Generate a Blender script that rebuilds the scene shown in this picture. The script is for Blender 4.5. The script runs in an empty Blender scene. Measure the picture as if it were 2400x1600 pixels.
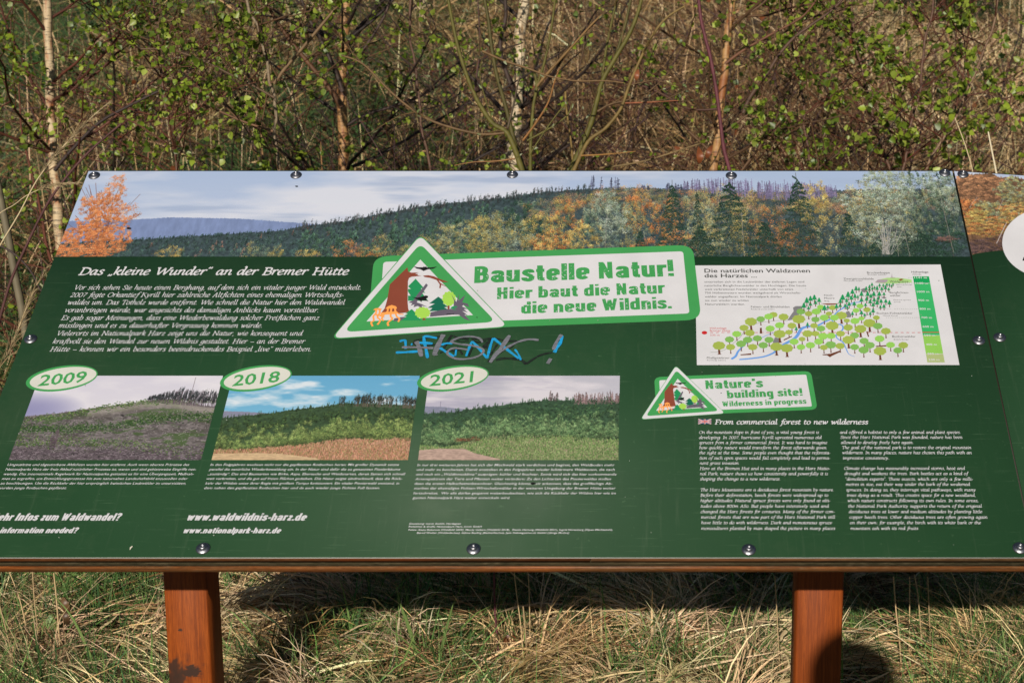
import bpy, math, random
import numpy as np
from mathutils import Vector, Matrix

SC = bpy.context.scene
R = math.radians
random.seed(7)
rng = np.random.default_rng(11)

# ------------------------------------------------------------------ camera, sky, sun, exposure
PITCH = R(8.0)
F = 3620.0                      # focal length in photograph pixels (2400 wide)
PX, PY = 1520.0, 800.0          # principal point in photograph pixels (the photograph is cropped)
CAM = Vector((0.0, 0.0, 1.65))
cam_data = bpy.data.cameras.new('camera')
cam = bpy.data.objects.new('camera', cam_data)
SC.collection.objects.link(cam)
SC.camera = cam
cam.location = CAM
cam.rotation_euler = (R(90) - PITCH, 0, 0)
cam_data.sensor_width = 36
cam_data.lens = F / 2400 * 36
cam_data.shift_x = -(PX - 1200) / 2400
cam_data.clip_end = 500
cam_data.clip_start = 0.05
cam_data.dof.use_dof = True
cam_data.dof.focus_distance = 3.7
cam_data.dof.aperture_fstop = 8.0

SUN_AZ, SUN_EL = R(7.3), R(20.6)      # sun behind the photographer, slightly to the left
world = bpy.data.worlds.new('World')
SC.world = world
world.use_nodes = True
wn = world.node_tree.nodes
wl = world.node_tree.links
wn.clear()
wo = wn.new('ShaderNodeOutputWorld')
wb = wn.new('ShaderNodeBackground')
sky = wn.new('ShaderNodeTexSky')
sky.sky_type = 'NISHITA'
sky.sun_disc = False
sky.sun_elevation = SUN_EL
sky.sun_rotation = R(180) + SUN_AZ    # behind the camera
sky.air_density = 0.9
sky.dust_density = 0.05
wb.inputs['Strength'].default_value = 0.05
wl.new(sky.outputs[0], wb.inputs[0])
wl.new(wb.outputs[0], wo.inputs[0])

sun_data = bpy.data.lights.new('sun', 'SUN')
sun_data.energy = 5.0
sun_data.angle = R(0.53)
sun_data.color = (1.0, 0.915, 0.79)
sun = bpy.data.objects.new('sun', sun_data)
SC.collection.objects.link(sun)
sd = Vector((math.sin(SUN_AZ) * math.cos(SUN_EL), math.cos(SUN_AZ) * math.cos(SUN_EL), -math.sin(SUN_EL)))
sun.rotation_euler = sd.to_track_quat('-Z', 'Y').to_euler()
sun.location = (-1, -6, 5)

vs = SC.view_settings
vs.view_transform = 'Standard'
vs.look = 'None'
vs.exposure = 0.0
vs.gamma = 1.0
vs.use_curve_mapping = False

# ------------------------------------------------------------------ helpers
def tag(o, label=None, cat=None, group=None, kind=None):
    if label: o['label'] = label
    if cat: o['category'] = cat
    if group: o['group'] = group
    if kind: o['kind'] = kind
    return o

def empty(name, loc):
    o = bpy.data.objects.new(name, None)
    SC.collection.objects.link(o)
    o.location = loc
    o.empty_display_size = 0.1
    return o

def wloc(o):
    v = Vector((0, 0, 0))
    while o is not None:
        v = v + o.location
        o = o.parent
    return v

def np_mesh(name, verts, faces, cols=None, smooth=False):
    """faces: list of int arrays, each (n,k)"""
    me = bpy.data.meshes.new(name)
    verts = np.asarray(verts, dtype=np.float32).reshape(-1, 3)
    me.vertices.add(len(verts))
    me.vertices.foreach_set('co', verts.ravel())
    faces = [np.asarray(f, dtype=np.int32) for f in faces if len(f)]
    nl = sum(f.size for f in faces)
    nf = sum(len(f) for f in faces)
    me.loops.add(nl)
    me.polygons.add(nf)
    me.loops.foreach_set('vertex_index', np.concatenate([f.ravel() for f in faces]))
    tot = np.concatenate([np.full(len(f), f.shape[1], dtype=np.int32) for f in faces])
    start = np.concatenate([[0], np.cumsum(tot)[:-1]]).astype(np.int32)
    me.polygons.foreach_set('loop_start', start)
    if smooth:
        me.polygons.foreach_set('use_smooth', np.ones(nf, dtype=bool))
    if cols is not None:
        ca = me.color_attributes.new('tint', 'FLOAT_COLOR', 'POINT')
        c4 = np.ones((len(verts), 4), dtype=np.float32)
        c4[:, :3] = cols
        ca.data.foreach_set('color', c4.ravel())
    me.update(calc_edges=True)
    me.validate()
    return me

def link_mesh(name, me, m, parent=None, loc=None):
    o = bpy.data.objects.new(name, me)
    SC.collection.objects.link(o)
    if m is not None and not me.materials:
        me.materials.append(m)
    if parent is not None:
        o.parent = parent
    if loc is not None:
        o.location = loc
    return o

def mk(name, verts, faces, m, parent=None, cols=None, smooth=False):
    """verts in world space; the object keeps its parent's origin"""
    v = np.asarray(verts, dtype=np.float64).reshape(-1, 3)
    if parent is not None:
        w = wloc(parent)
        v = v - np.array([w.x, w.y, w.z])
    bysize = {}
    if isinstance(faces, list) and faces and not isinstance(faces[0], np.ndarray):
        for f in faces:
            bysize.setdefault(len(f), []).append(f)
        faces = [np.array(x) for x in bysize.values()]
    return link_mesh(name, np_mesh(name, v, faces, cols, smooth), m, parent)

def srgb(r, g, b):
    def f(c):
        c = c / 255.0
        return c / 12.92 if c <= 0.04045 else ((c + 0.055) / 1.055) ** 2.4
    return (f(r), f(g), f(b))

def new_mat(name):
    m = bpy.data.materials.new(name)
    m.use_nodes = True
    nt = m.node_tree
    return m, nt, nt.nodes['Principled BSDF']

def noise(nt, scale, detail=4, vec=None, rough=0.6):
    n = nt.nodes.new('ShaderNodeTexNoise')
    n.inputs['Scale'].default_value = scale
    n.inputs['Detail'].default_value = detail
    n.inputs['Roughness'].default_value = rough
    if vec is not None:
        nt.links.new(vec, n.inputs['Vector'])
    return n

def ramp(nt, fac, stops):
    r = nt.nodes.new('ShaderNodeValToRGB')
    el = r.color_ramp.elements
    while len(el) < len(stops):
        el.new(0.5)
    for e, (p, c) in zip(el, stops):
        e.position = p
        e.color = (c[0], c[1], c[2], 1) if len(c) == 3 else c
    nt.links.new(fac, r.inputs[0])
    return r

def mapping(nt, scale=(1, 1, 1), loc=(0, 0, 0), rot=(0, 0, 0), kind='Object'):
    tc = nt.nodes.new('ShaderNodeTexCoord')
    mp = nt.nodes.new('ShaderNodeMapping')
    mp.inputs['Scale'].default_value = scale
    mp.inputs['Location'].default_value = loc
    mp.inputs['Rotation'].default_value = rot
    nt.links.new(tc.outputs[kind], mp.inputs[0])
    return mp.outputs[0]

def mixc(nt, fac, a, b, mode='MIX'):
    mx = nt.nodes.new('ShaderNodeMix')
    mx.data_type = 'RGBA'
    mx.blend_type = mode
    for key, v in ((0, fac), (6, a), (7, b)):
        if hasattr(v, 'links') or hasattr(v, 'is_linked'):
            nt.links.new(v, mx.inputs[key])
        elif key == 0:
            mx.inputs[0].default_value = v
        else:
            mx.inputs[key].default_value = (v[0], v[1], v[2], 1)
    return mx.outputs[2]

def bump(nt, bsdf, h, strength=0.3, dist=0.002):
    b = nt.nodes.new('ShaderNodeBump')
    b.inputs['Strength'].default_value = strength
    b.inputs['Distance'].default_value = dist
    nt.links.new(h, b.inputs['Height'])
    nt.links.new(b.outputs[0], bsdf.inputs['Normal'])

PRINT_ROUGH = 0.55
_ink = {}
def ink(r, g, b, name=None):
    """printed ink of a given albedo given as sRGB, faint wear"""
    key = (r, g, b)
    if key in _ink:
        return _ink[key]
    m, nt, bs = new_mat(name or 'ink_%d_%d_%d' % key)
    c = srgb(r, g, b)
    vec = mapping(nt)
    n = noise(nt, 9.0, 6, vec)
    rp = ramp(nt, n.outputs[0], [(0.3, tuple(x * 0.93 for x in c)), (0.7, tuple(min(1, x * 1.05 + 0.002) for x in c))])
    nt.links.new(rp.outputs[0], bs.inputs['Base Color'])
    bs.inputs['Roughness'].default_value = PRINT_ROUGH
    bs.inputs['Specular IOR Level'].default_value = 0.25
    _ink[key] = m
    return m

def tint_mat(name, rough=0.65, translucent=0.0, spec=0.25):
    m, nt, bs = new_mat(name)
    at = nt.nodes.new('ShaderNodeAttribute')
    at.attribute_name = 'tint'
    nt.links.new(at.outputs['Color'], bs.inputs['Base Color'])
    bs.inputs['Roughness'].default_value = rough
    bs.inputs['Specular IOR Level'].default_value = spec
    if translucent:
        tr = nt.nodes.new('ShaderNodeBsdfTranslucent')
        nt.links.new(at.outputs['Color'], tr.inputs[0])
        mx = nt.nodes.new('ShaderNodeMixShader')
        mx.inputs[0].default_value = translucent
        nt.links.new(bs.outputs[0], mx.inputs[1])
        nt.links.new(tr.outputs[0], mx.inputs[2])
        nt.links.new(mx.outputs[0], nt.nodes['Material Output'].inputs[0])
    return m

# photograph pixel -> ray, point at a given distance, point on the board
_up = Vector((0, math.sin(PITCH), math.cos(PITCH)))
_fw = Vector((0, math.cos(PITCH), -math.sin(PITCH)))
def ray(px, py):
    return Vector((px - PX, 0, 0)) + _up * (PY - py) + _fw * F

def at(px, py, Y):
    d = ray(px, py)
    return CAM + d * (Y / d.y)

TILT = R(38.0)
BV = Vector((0, math.cos(TILT), math.sin(TILT)))
BN = Vector((0, -math.sin(TILT), math.cos(TILT)))
_d = ray(PX, 1306.0)
BO = CAM + _d * (2.87 / _d.y)         # bottom edge of the panel face, x = 0

def uv(px, py):
    d = ray(px, py)
    t = (BO - CAM).dot(BN) / d.dot(BN)
    p = CAM + d * t - BO
    return (p.x, p.dot(BV))

def board(u, v, w=0.0):
    return BO + Vector((u, 0, 0)) + BV * v + BN * w

def terrain(x, y):
    x = np.asarray(x, dtype=np.float64); y = np.asarray(y, dtype=np.float64)
    z = np.interp(y, [-30, 0, 3.2, 4.6, 5.2, 6.2, 16, 60], [-0.9, 0.0, 0.06, 0.13, 0.22, 0.50, 3.75, 14.0])
    z = z + 0.035 * np.sin(x * 2.1 + y * 1.3) * np.cos(y * 1.9 - x * 0.7) + 0.02 * np.sin(x * 5.3 + 1.0) * np.sin(y * 4.7)
    return z

# ------------------------------------------------------------------ ground
def build_ground():
    xs = np.concatenate([np.linspace(-40, -8, 14), np.linspace(-7.5, 6, 110), np.linspace(7, 40, 14)])
    ys = np.concatenate([np.linspace(-30, -1, 12), np.linspace(0, 16, 140), np.linspace(17, 60, 14)])
    X, Y = np.meshgrid(xs, ys)
    Z = terrain(X, Y)
    V = np.stack([X, Y, Z], -1).reshape(-1, 3)
    nx, ny = len(xs), len(ys)
    i = np.arange(ny - 1)[:, None] * nx + np.arange(nx - 1)[None, :]
    i = i.ravel()
    Fc = np.stack([i, i + 1, i + nx + 1, i + nx], -1)
    m, nt, bs = new_mat('soil_and_litter')
    vec = mapping(nt)
    n1 = noise(nt, 14, 8, vec)
    n2 = noise(nt, 0.7, 3, vec)
    c1 = ramp(nt, n1.outputs[0], [(0.3, (0.016, 0.010, 0.006)), (0.5, (0.045, 0.030, 0.016)), (0.7, (0.12, 0.085, 0.045))])
    c2 = ramp(nt, n1.outputs[0], [(0.3, (0.012, 0.022, 0.008)), (0.6, (0.045, 0.075, 0.02)), (0.75, (0.16, 0.13, 0.06))])
    r2 = ramp(nt, n2.outputs[0], [(0.42, (0, 0, 0)), (0.6, (1, 1, 1))])
    nt.links.new(mixc(nt, r2.outputs[0], c1.outputs[0], c2.outputs[0]), bs.inputs['Base Color'])
    bs.inputs['Roughness'].default_value = 0.95
    bump(nt, bs, n1.outputs[0], 0.8, 0.03)
    o = mk('ground', V, [Fc], m, smooth=True)
    tag(o, 'rough meadow ground of soil and plant litter rising behind the board', kind='structure')
build_ground()

# ------------------------------------------------------------------ information board: body
board_root = empty('information_board', (0, 3.45, float(terrain(0, 3.45))))
tag(board_root, 'large sloping green forest information board with printed pictures on two wooden posts', 'information board')

def wood_mat(name, dark, mid, light, scale=(3, 3, 60), knots=False, rough=0.45, grey=0.0, kloc=None):
    m, nt, bs = new_mat(name)
    vec = mapping(nt, scale)
    n = noise(nt, 6.0, 8, vec, 0.62)
    c = ramp(nt, n.outputs[0], [(0.25, dark), (0.5, mid), (0.75, light)]).outputs[0]
    fine = mapping(nt, tuple(s * 3 for s in scale))
    nf = noise(nt, 14.0, 4, fine)
    c = mixc(nt, ramp(nt, nf.outputs[0], [(0.38, (0.6, 0.6, 0.6)), (0.56, (0, 0, 0))]).outputs[0], c, dark)
    blot = noise(nt, 3.0, 3, mapping(nt))
    c = mixc(nt, ramp(nt, blot.outputs[0], [(0.45, (0, 0, 0)), (0.75, (0.5, 0.5, 0.5))]).outputs[0], c, tuple(x * 0.6 for x in mid))
    if grey:
        gn = noise(nt, 2.2, 6, mapping(nt, (1.6, 14, 14)))
        gr = ramp(nt, gn.outputs[0], [(0.38, (0, 0, 0)), (0.55, (grey, grey, grey))])
        gc = ramp(nt, noise(nt, 60, 6, mapping(nt, (1, 4, 4))).outputs[0], [(0.3, (0.015, 0.016, 0.007)), (0.55, (0.06, 0.05, 0.026)), (0.8, (0.16, 0.13, 0.08))])
        c = mixc(nt, gr.outputs[0], c, gc.outputs[0])
    if kloc:
        for (kx, ky, kz, sx, sz, s) in kloc:
            mp = mapping(nt, (1 / sx, 0.0, 1 / sz), (-kx / sx, 0, -kz / sz))
            wv = nt.nodes.new('ShaderNodeVectorMath'); wv.operation = 'LENGTH'
            nd = nt.nodes.new('ShaderNodeTexNoise'); nd.inputs['Scale'].default_value = 2.2
            nt.links.new(mp, nd.inputs['Vector'])
            add = nt.nodes.new('ShaderNodeVectorMath'); add.operation = 'MULTIPLY_ADD'
            add.inputs[1].default_value = (1.6, 1.6, 1.6); nt.links.new(nd.outputs['Color'], add.inputs[0])
            nt.links.new(mp, add.inputs[2])
            sub = nt.nodes.new('ShaderNodeVectorMath'); sub.operation = 'SUBTRACT'; sub.inputs[1].default_value = (0.8, 0.8, 0.8)
            nt.links.new(add.outputs[0], sub.inputs[0])
            sc2 = nt.nodes.new('ShaderNodeVectorMath'); sc2.operation = 'MULTIPLY'; sc2.inputs[1].default_value = (1, 0, 1)
            nt.links.new(sub.outputs[0], sc2.inputs[0])
            nt.links.new(sc2.outputs[0], wv.inputs[0])
            kr = ramp(nt, wv.outputs['Value'], [(0.0, (1, 1, 1)), (0.45, (s, s, s)), (0.62, (0.25 * s, 0.25 * s, 0.25 * s)), (0.85, (0, 0, 0))])
            c = mixc(nt, kr.outputs[0], c, (0.035, 0.018, 0.012))
    nt.links.new(c, bs.inputs['Base Color'])
    bs.inputs['Roughness'].default_value = rough
    bs.inputs['Specular IOR Level'].default_value = 0.2
    bump(nt, bs, n.outputs[0], 0.3, 0.002)
    return m

M_post = wood_mat('glazed_post_wood', (0.10, 0.020, 0.003), (0.22, 0.045, 0.005), (0.33, 0.078, 0.010), (34, 34, 0.8), rough=0.6)
M_post_knot = wood_mat('glazed_post_wood_with_knots', (0.11, 0.022, 0.003), (0.24, 0.050, 0.005), (0.34, 0.082, 0.010), (26, 26, 0.9), rough=0.6,
                       kloc=[(-1.090, 0, 0.358, 0.044, 0.075, 0.9), (-1.052, 0, 0.372, 0.040, 0.026, 0.95), (-1.075, 0, 0.47, 0.010, 0.006, 0.8)])
M_rail = wood_mat('glazed_rail_wood', (0.05, 0.014, 0.005), (0.22, 0.065, 0.014), (0.42, 0.16, 0.05), (1.6, 60, 60), grey=0.5)
M_railmid = wood_mat('weathered_rail_wood', (0.02, 0.016, 0.008), (0.075, 0.055, 0.028), (0.22, 0.17, 0.09), (2.2, 60, 60), grey=0.85, rough=0.85)
M_ply = wood_mat('backing_wood', (0.06, 0.016, 0.005), (0.17, 0.042, 0.010), (0.34, 0.11, 0.035), (1.5, 60, 60), grey=0.5)

M_ply2 = wood_mat('weathered_backing_wood', (0.07, 0.03, 0.012), (0.20, 0.085, 0.035), (0.33, 0.16, 0.08), (0.8, 26, 26), grey=0.6)

def chamfer_box(p0, ax, ay, az, ch):
    """box from corner p0 with edge vectors, chamfered along az edges"""
    lx, ly = ax.length, ay.length
    ux, uy = ax / lx, ay / ly
    prof = [(ch, 0), (lx - ch, 0), (lx, ch), (lx, ly - ch), (lx - ch, ly), (ch, ly), (0, ly - ch), (0, ch)]
    v = [p0 + ux * a + uy * b for a, b in prof] + [p0 + ux * a + uy * b + az for a, b in prof]
    f = [tuple(reversed(range(8))), tuple(range(8, 16))] + [(i, (i + 1) % 8, 8 + (i + 1) % 8, 8 + i) for i in range(8)]
    return v, f

gz = float(terrain(0, 3.45))
for (x0, x1, m, lean) in ((-1.109, -1.009, M_post_knot, 0.011), (0.339, 0.446, M_post, -0.013)):
    z0 = gz - 0.35
    H = 1.185 - z0
    bx = Vector((x0 + lean * 0.55 - 0.0 , 3.42, z0)) if False else Vector((x0 + lean * 0.9, 3.42, z0))
    v, f = chamfer_box(bx, Vector((x1 - x0, 0, 0)), Vector((0, 0.10, 0)), Vector((-lean * H, 0, H)), 0.004)
    mk('post', v, f, m, board_root)

# panel outline, main part, from its corners
uL = uv(207, 401)[0]
uR0, vT = uv(2233, 397)
vT = uv(1200, 400)[1]
uR = uR0
XR = 1.25
def slab(poly, w0, w1):
    n = len(poly)
    v = [board(u, a, w1) for u, a in poly] + [board(u, a, w0) for u, a in poly]
    f = [tuple(range(n)), tuple(reversed(range(n, 2 * n)))] + [(i, n + i, n + (i + 1) % n, (i + 1) % n) for i in range(n)]
    return v, f

def panel_mat():
    m, nt, bs = new_mat('green_printed_panel')
    vec = mapping(nt)
    n = noise(nt, 3.0, 5, vec)
    c = ramp(nt, n.outputs[0], [(0.3, srgb(29, 60, 37)), (0.7, srgb(33, 65, 40))]).outputs[0]
    fine = noise(nt, 90.0, 3, vec)
    c = mixc(nt, ramp(nt, fine.outputs[0], [(0.68, (0, 0, 0)), (0.78, (0.25, 0.25, 0.25))]).outputs[0], c, srgb(96, 128, 96))
    # hair scratches
    for rot, sc, s in ((0.5, (4, 160, 160), 0.22), (2.4, (5, 200, 200), 0.18)):
        sn = noise(nt, 2.0, 3, mapping(nt, sc, rot=(0, 0, rot)))
        c = mixc(nt, ramp(nt, sn.outputs[0], [(0.66, (0, 0, 0)), (0.74, (s, s, s))]).outputs[0], c, srgb(110, 140, 110))
    nt.links.new(c, bs.inputs['Base Color'])
    rr = ramp(nt, noise(nt, 5, 4, vec).outputs[0], [(0.3, (0.50, 0.50, 0.50)), (0.7, (0.62, 0.62, 0.62))])
    nt.links.new(rr.outputs[0], bs.inputs['Roughness'])
    bs.inputs['Specular IOR Level'].default_value = 0.2
    # dust, rain streaks and scuffs
    d1 = noise(nt, 1.6, 9, mapping(nt, (1.0, 1.0, 1.0)), 0.72)
    dr = ramp(nt, d1.outputs[0], [(0.50, (0, 0, 0)), (0.72, (0.12, 0.12, 0.12))])
    c = mixc(nt, dr.outputs[0], c, srgb(112, 118, 96))
    d2 = noise(nt, 3.0, 6, mapping(nt, (30, 1.6, 1.6)), 0.7)
    dr2 = ramp(nt, d2.outputs[0], [(0.58, (0, 0, 0)), (0.78, (0.10, 0.10, 0.10))])
    c = mixc(nt, dr2.outputs[0], c, srgb(120, 132, 112))
    nt.links.new(c, bs.inputs['Base Color'])
    wav = noise(nt, 4, 2, vec)
    bump(nt, bs, wav.outputs[0], 0.06, 0.01)
    return m
M_panel = panel_mat()
M_edge, _, bs_ = new_mat('aluminium_edge')
bs_.inputs['Base Color'].default_value = (0.62, 0.62, 0.60, 1); bs_.inputs['Metallic'].default_value = 0.15; bs_.inputs['Roughness'].default_value = 0.4

seam = 0.0017
v, f = slab([(uL, 0), (uR - seam, 0), (uR - seam, vT), (uL, vT)], -0.003, 0.0)
panel = mk('panel', v, f, M_panel, board_root)
panel.data.materials.append(M_edge)
for p in panel.data.polygons:
    if p.index > 1:
        p.material_index = 1
ur2, vr2 = uv(2400, 410.5)
slope_r = (vr2 - vT) / (ur2 - uR)
v, f = slab([(uR + seam, 0), (XR, 0), (XR, vT + slope_r * (XR - uR)), (uR + seam, vT)], -0.003, -0.0002)
panel_r = mk('panel', v, f, M_panel, board_root)
panel_r['label'] = 'narrow right hand panel with a white oval'
M_joint = ink(34, 24, 18, 'dark_joint')
v, f = slab([(uR - 0.012, 0.004), (uR + 0.012, 0.004), (uR + 0.012, vT - 0.006), (uR - 0.012, vT - 0.006)], -0.0044, -0.0034)
mk('joint_strip', v, f, M_joint, board_root)
# wooden backing and rail
uj = uv(1383, 1312)[0]
for (ua, ub, mm) in ((uL + 0.01, uj - 0.0008, M_ply), (uj + 0.0008, XR - 0.005, M_ply2)):
    top = [(ub, vT - 0.006), (ua, vT - 0.006)] if ub < uR else [(ub, vT - 0.035), (uR, vT - 0.006), (ua, vT - 0.006)]
    v, f = slab([(ua, 0.002), (ub, 0.002)] + top, -0.018, -0.0046)
    mk('backing_board', v, f, mm, board_root)
def beam(u0, u1, v0, v1, w0, w1, name, m, ch=0.002):
    p = board(u0, v0, w0)
    vv, ff = chamfer_box(p, BV * (v1 - v0), BN * (w1 - w0), Vector((u1 - u0, 0, 0)), ch)
    return mk(name, vv, ff, m, board_root)
beam(uL + 0.012, XR - 0.008, 0.0045, 0.09, -0.0355, -0.0183, 'rail_core', M_railmid, 0.0015)
beam(uL + 0.012, XR - 0.008, 0.0012, 0.09, -0.0505, -0.0358, 'rail', M_rail, 0.002)
beam(uL + 0.012, XR - 0.008, vT - 0.11, vT - 0.01, -0.050, -0.0183, 'rail', M_rail, 0.002)
for xc in (-1.059, 0.3925, 1.1):
    vv, ff = chamfer_box(board(xc - 0.035, 0.095, -0.058), Vector((0.07, 0, 0)), BN * 0.0395, BV * (vT - 0.215), 0.003)
    mk('support_batten', vv, ff, M_post, board_root)

# ------------------------------------------------------------------ flat print helpers
LZ = 0.00016
class Print:
    """collects flat shapes of one colour and builds them as one printed mesh on the board"""
    def __init__(self, layer):
        self.v = []; self.f = []; self.layer = layer
    def poly(self, pts, dz=0.0):
        b = len(self.v)
        for (u, a) in pts:
            self.v.append(board(u, a, self.layer * LZ + dz))
        self.f.append(tuple(range(b, b + len(pts))))
    def tris(self, pts, tri, dz=0.0):
        b = len(self.v)
        for (u, a) in pts:
            self.v.append(board(u, a, self.layer * LZ + dz))
        for t in tri:
            self.f.append(tuple(b + int(i) for i in t))
    def ribbon(self, pts, wid, dz=0.0, ramp_dz=0.00002):
        """pts: uv points, wid: half width per point"""
        n = len(pts)
        b = len(self.v)
        for i, (x, y) in enumerate(pts):
            x0, y0 = pts[max(0, i - 1)]; x1, y1 = pts[min(n - 1, i + 1)]
            dx, dy = x1 - x0, y1 - y0
            L = math.hypot(dx, dy) or 1e-9
            nx, ny = -dy / L, dx / L
            h = wid[i] if hasattr(wid, '__len__') else wid
            z = self.layer * LZ + dz + ramp_dz * i / max(1, n - 1)
            self.v.append(board(x + nx * h, y + ny * h, z))
            self.v.append(board(x - nx * h, y - ny * h, z))
        for i in range(n - 1):
            k = b + 2 * i
            self.f.append((k, k + 1, k + 3, k + 2))
    def build(self, name, m, parent=None, label=None):
        o = mk(name, [tuple(p) for p in self.v], self.f, m, parent or board_root)
        # triangulate concave polygons properly
        if any(len(x) > 4 for x in self.f):
            import bmesh
            bm = bmesh.new(); bm.from_mesh(o.data)
            bmesh.ops.triangulate(bm, faces=[x for x in bm.faces if len(x.verts) > 4])
            bm.to_mesh(o.data); bm.free()
        if label: o['label'] = label
        return o

def zmap(s, x0, y0):
    return lambda x, y: (x0 + x / s, y0 + y / s)
Z1 = zmap(2352 / 900, 0, 380)
Z2 = zmap(2352 / 900, 750, 380)
Z3 = zmap(2.94, 1600, 380)
Z4 = zmap(2.94, 0, 840)
Z5 = zmap(2.94, 800, 840)
Z6 = zmap(2.94, 1600, 840)
E1 = zmap(2352 / 440, 780, 540)
E2 = zmap(2352 / 460, 1480, 840)
W2 = zmap(5.88, 1600, 600)
W3 = zmap(5.88, 1900, 600)
GR = zmap(2352 / 440, 900, 770)
def U(z, pts):
    return [uv(*z(x, y)) for x, y in pts]

def rounded(pts, rad, k=7):
    n = len(pts); out = []
    for i in range(n):
        r = rad[i] if hasattr(rad, '__len__') else rad
        p = Vector(pts[i]).to_2d(); a = Vector(pts[i - 1]).to_2d(); c = Vector(pts[(i + 1) % n]).to_2d()
        da = (a - p).normalized(); dc = (c - p).normalized()
        ang = da.angle(dc)
        t = min(r / math.tan(ang / 2), (a - p).length * 0.45, (c - p).length * 0.45)
        s, e = p + da * t, p + dc * t
        for j in range(k + 1):
            q = j / k
            out.append(tuple((s * (1 - q) ** 2 + p * 2 * q * (1 - q) + e * q * q)))
    return out

def ellipse_px(z, cx, cy, a, b, rot, n=48):
    o = []
    for i in range(n):
        t = 2 * math.pi * i / n
        x, y = a * math.cos(t), b * math.sin(t)
        o.append((cx + x * math.cos(rot) - y * math.sin(rot), cy + x * math.sin(rot) + y * math.cos(rot)))
    return U(z, o)

# ------------------------------------------------------------------ lettering: sans (built-in font outlines)
_fc = {}
def font_geo(txt, off, shear, spacing):
    key = (txt, off, shear, spacing)
    if key in _fc: return _fc[key]
    cu = bpy.data.curves.new('lettering', 'FONT')
    cu.body = txt
    cu.size = 1.0
    cu.offset = off
    cu.shear = shear
    cu.space_character = spacing
    cu.resolution_u = 2
    cu.fill_mode = 'FRONT'
    ob = bpy.data.objects.new('tmp', cu)
    SC.collection.objects.link(ob)
    bpy.context.view_layer.update()
    me = ob.to_mesh()
    nv = len(me.vertices)
    co = np.empty(nv * 3); me.vertices.foreach_get('co', co)
    fs = [tuple(p.vertices) for p in me.polygons]
    ob.to_mesh_clear()
    SC.collection.objects.unlink(ob)
    bpy.data.objects.remove(ob); bpy.data.curves.remove(cu)
    r = (co.reshape(-1, 3)[:, :2], fs)
    _fc[key] = r
    return r
_capco, _ = font_geo('H', 0, 0, 1)
CAPH = _capco[:, 1].max()

def text(pr, txt, z, p0, p1, cap, off=0.0, shear=0.0, spacing=1.0, upright=False):
    """txt along the base line p0 -> p1 (pixels of zoom z), capitals cap pixels high"""
    co, fs = font_geo(txt, off, shear, spacing)
    if not len(co): return
    A = Vector(uv(*z(*p0))).to_2d(); B = Vector(uv(*z(*p1))).to_2d()
    C = Vector(uv(*z(p0[0], p0[1] - cap))).to_2d()
    h = (C - A).y / CAPH
    d = B - A
    wdt = co[:, 0].max() - co[:, 0].min()
    ex = d / wdt
    ey = Vector((-d.y, d.x)).normalized() * h
    x = co[:, 0] - co[:, 0].min(); y = co[:, 1]
    P = np.stack([A.x + x * ex.x + y * ey.x, A.y + x * ex.y + y * ey.y], -1)
    pr.tris(P, fs)

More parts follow.
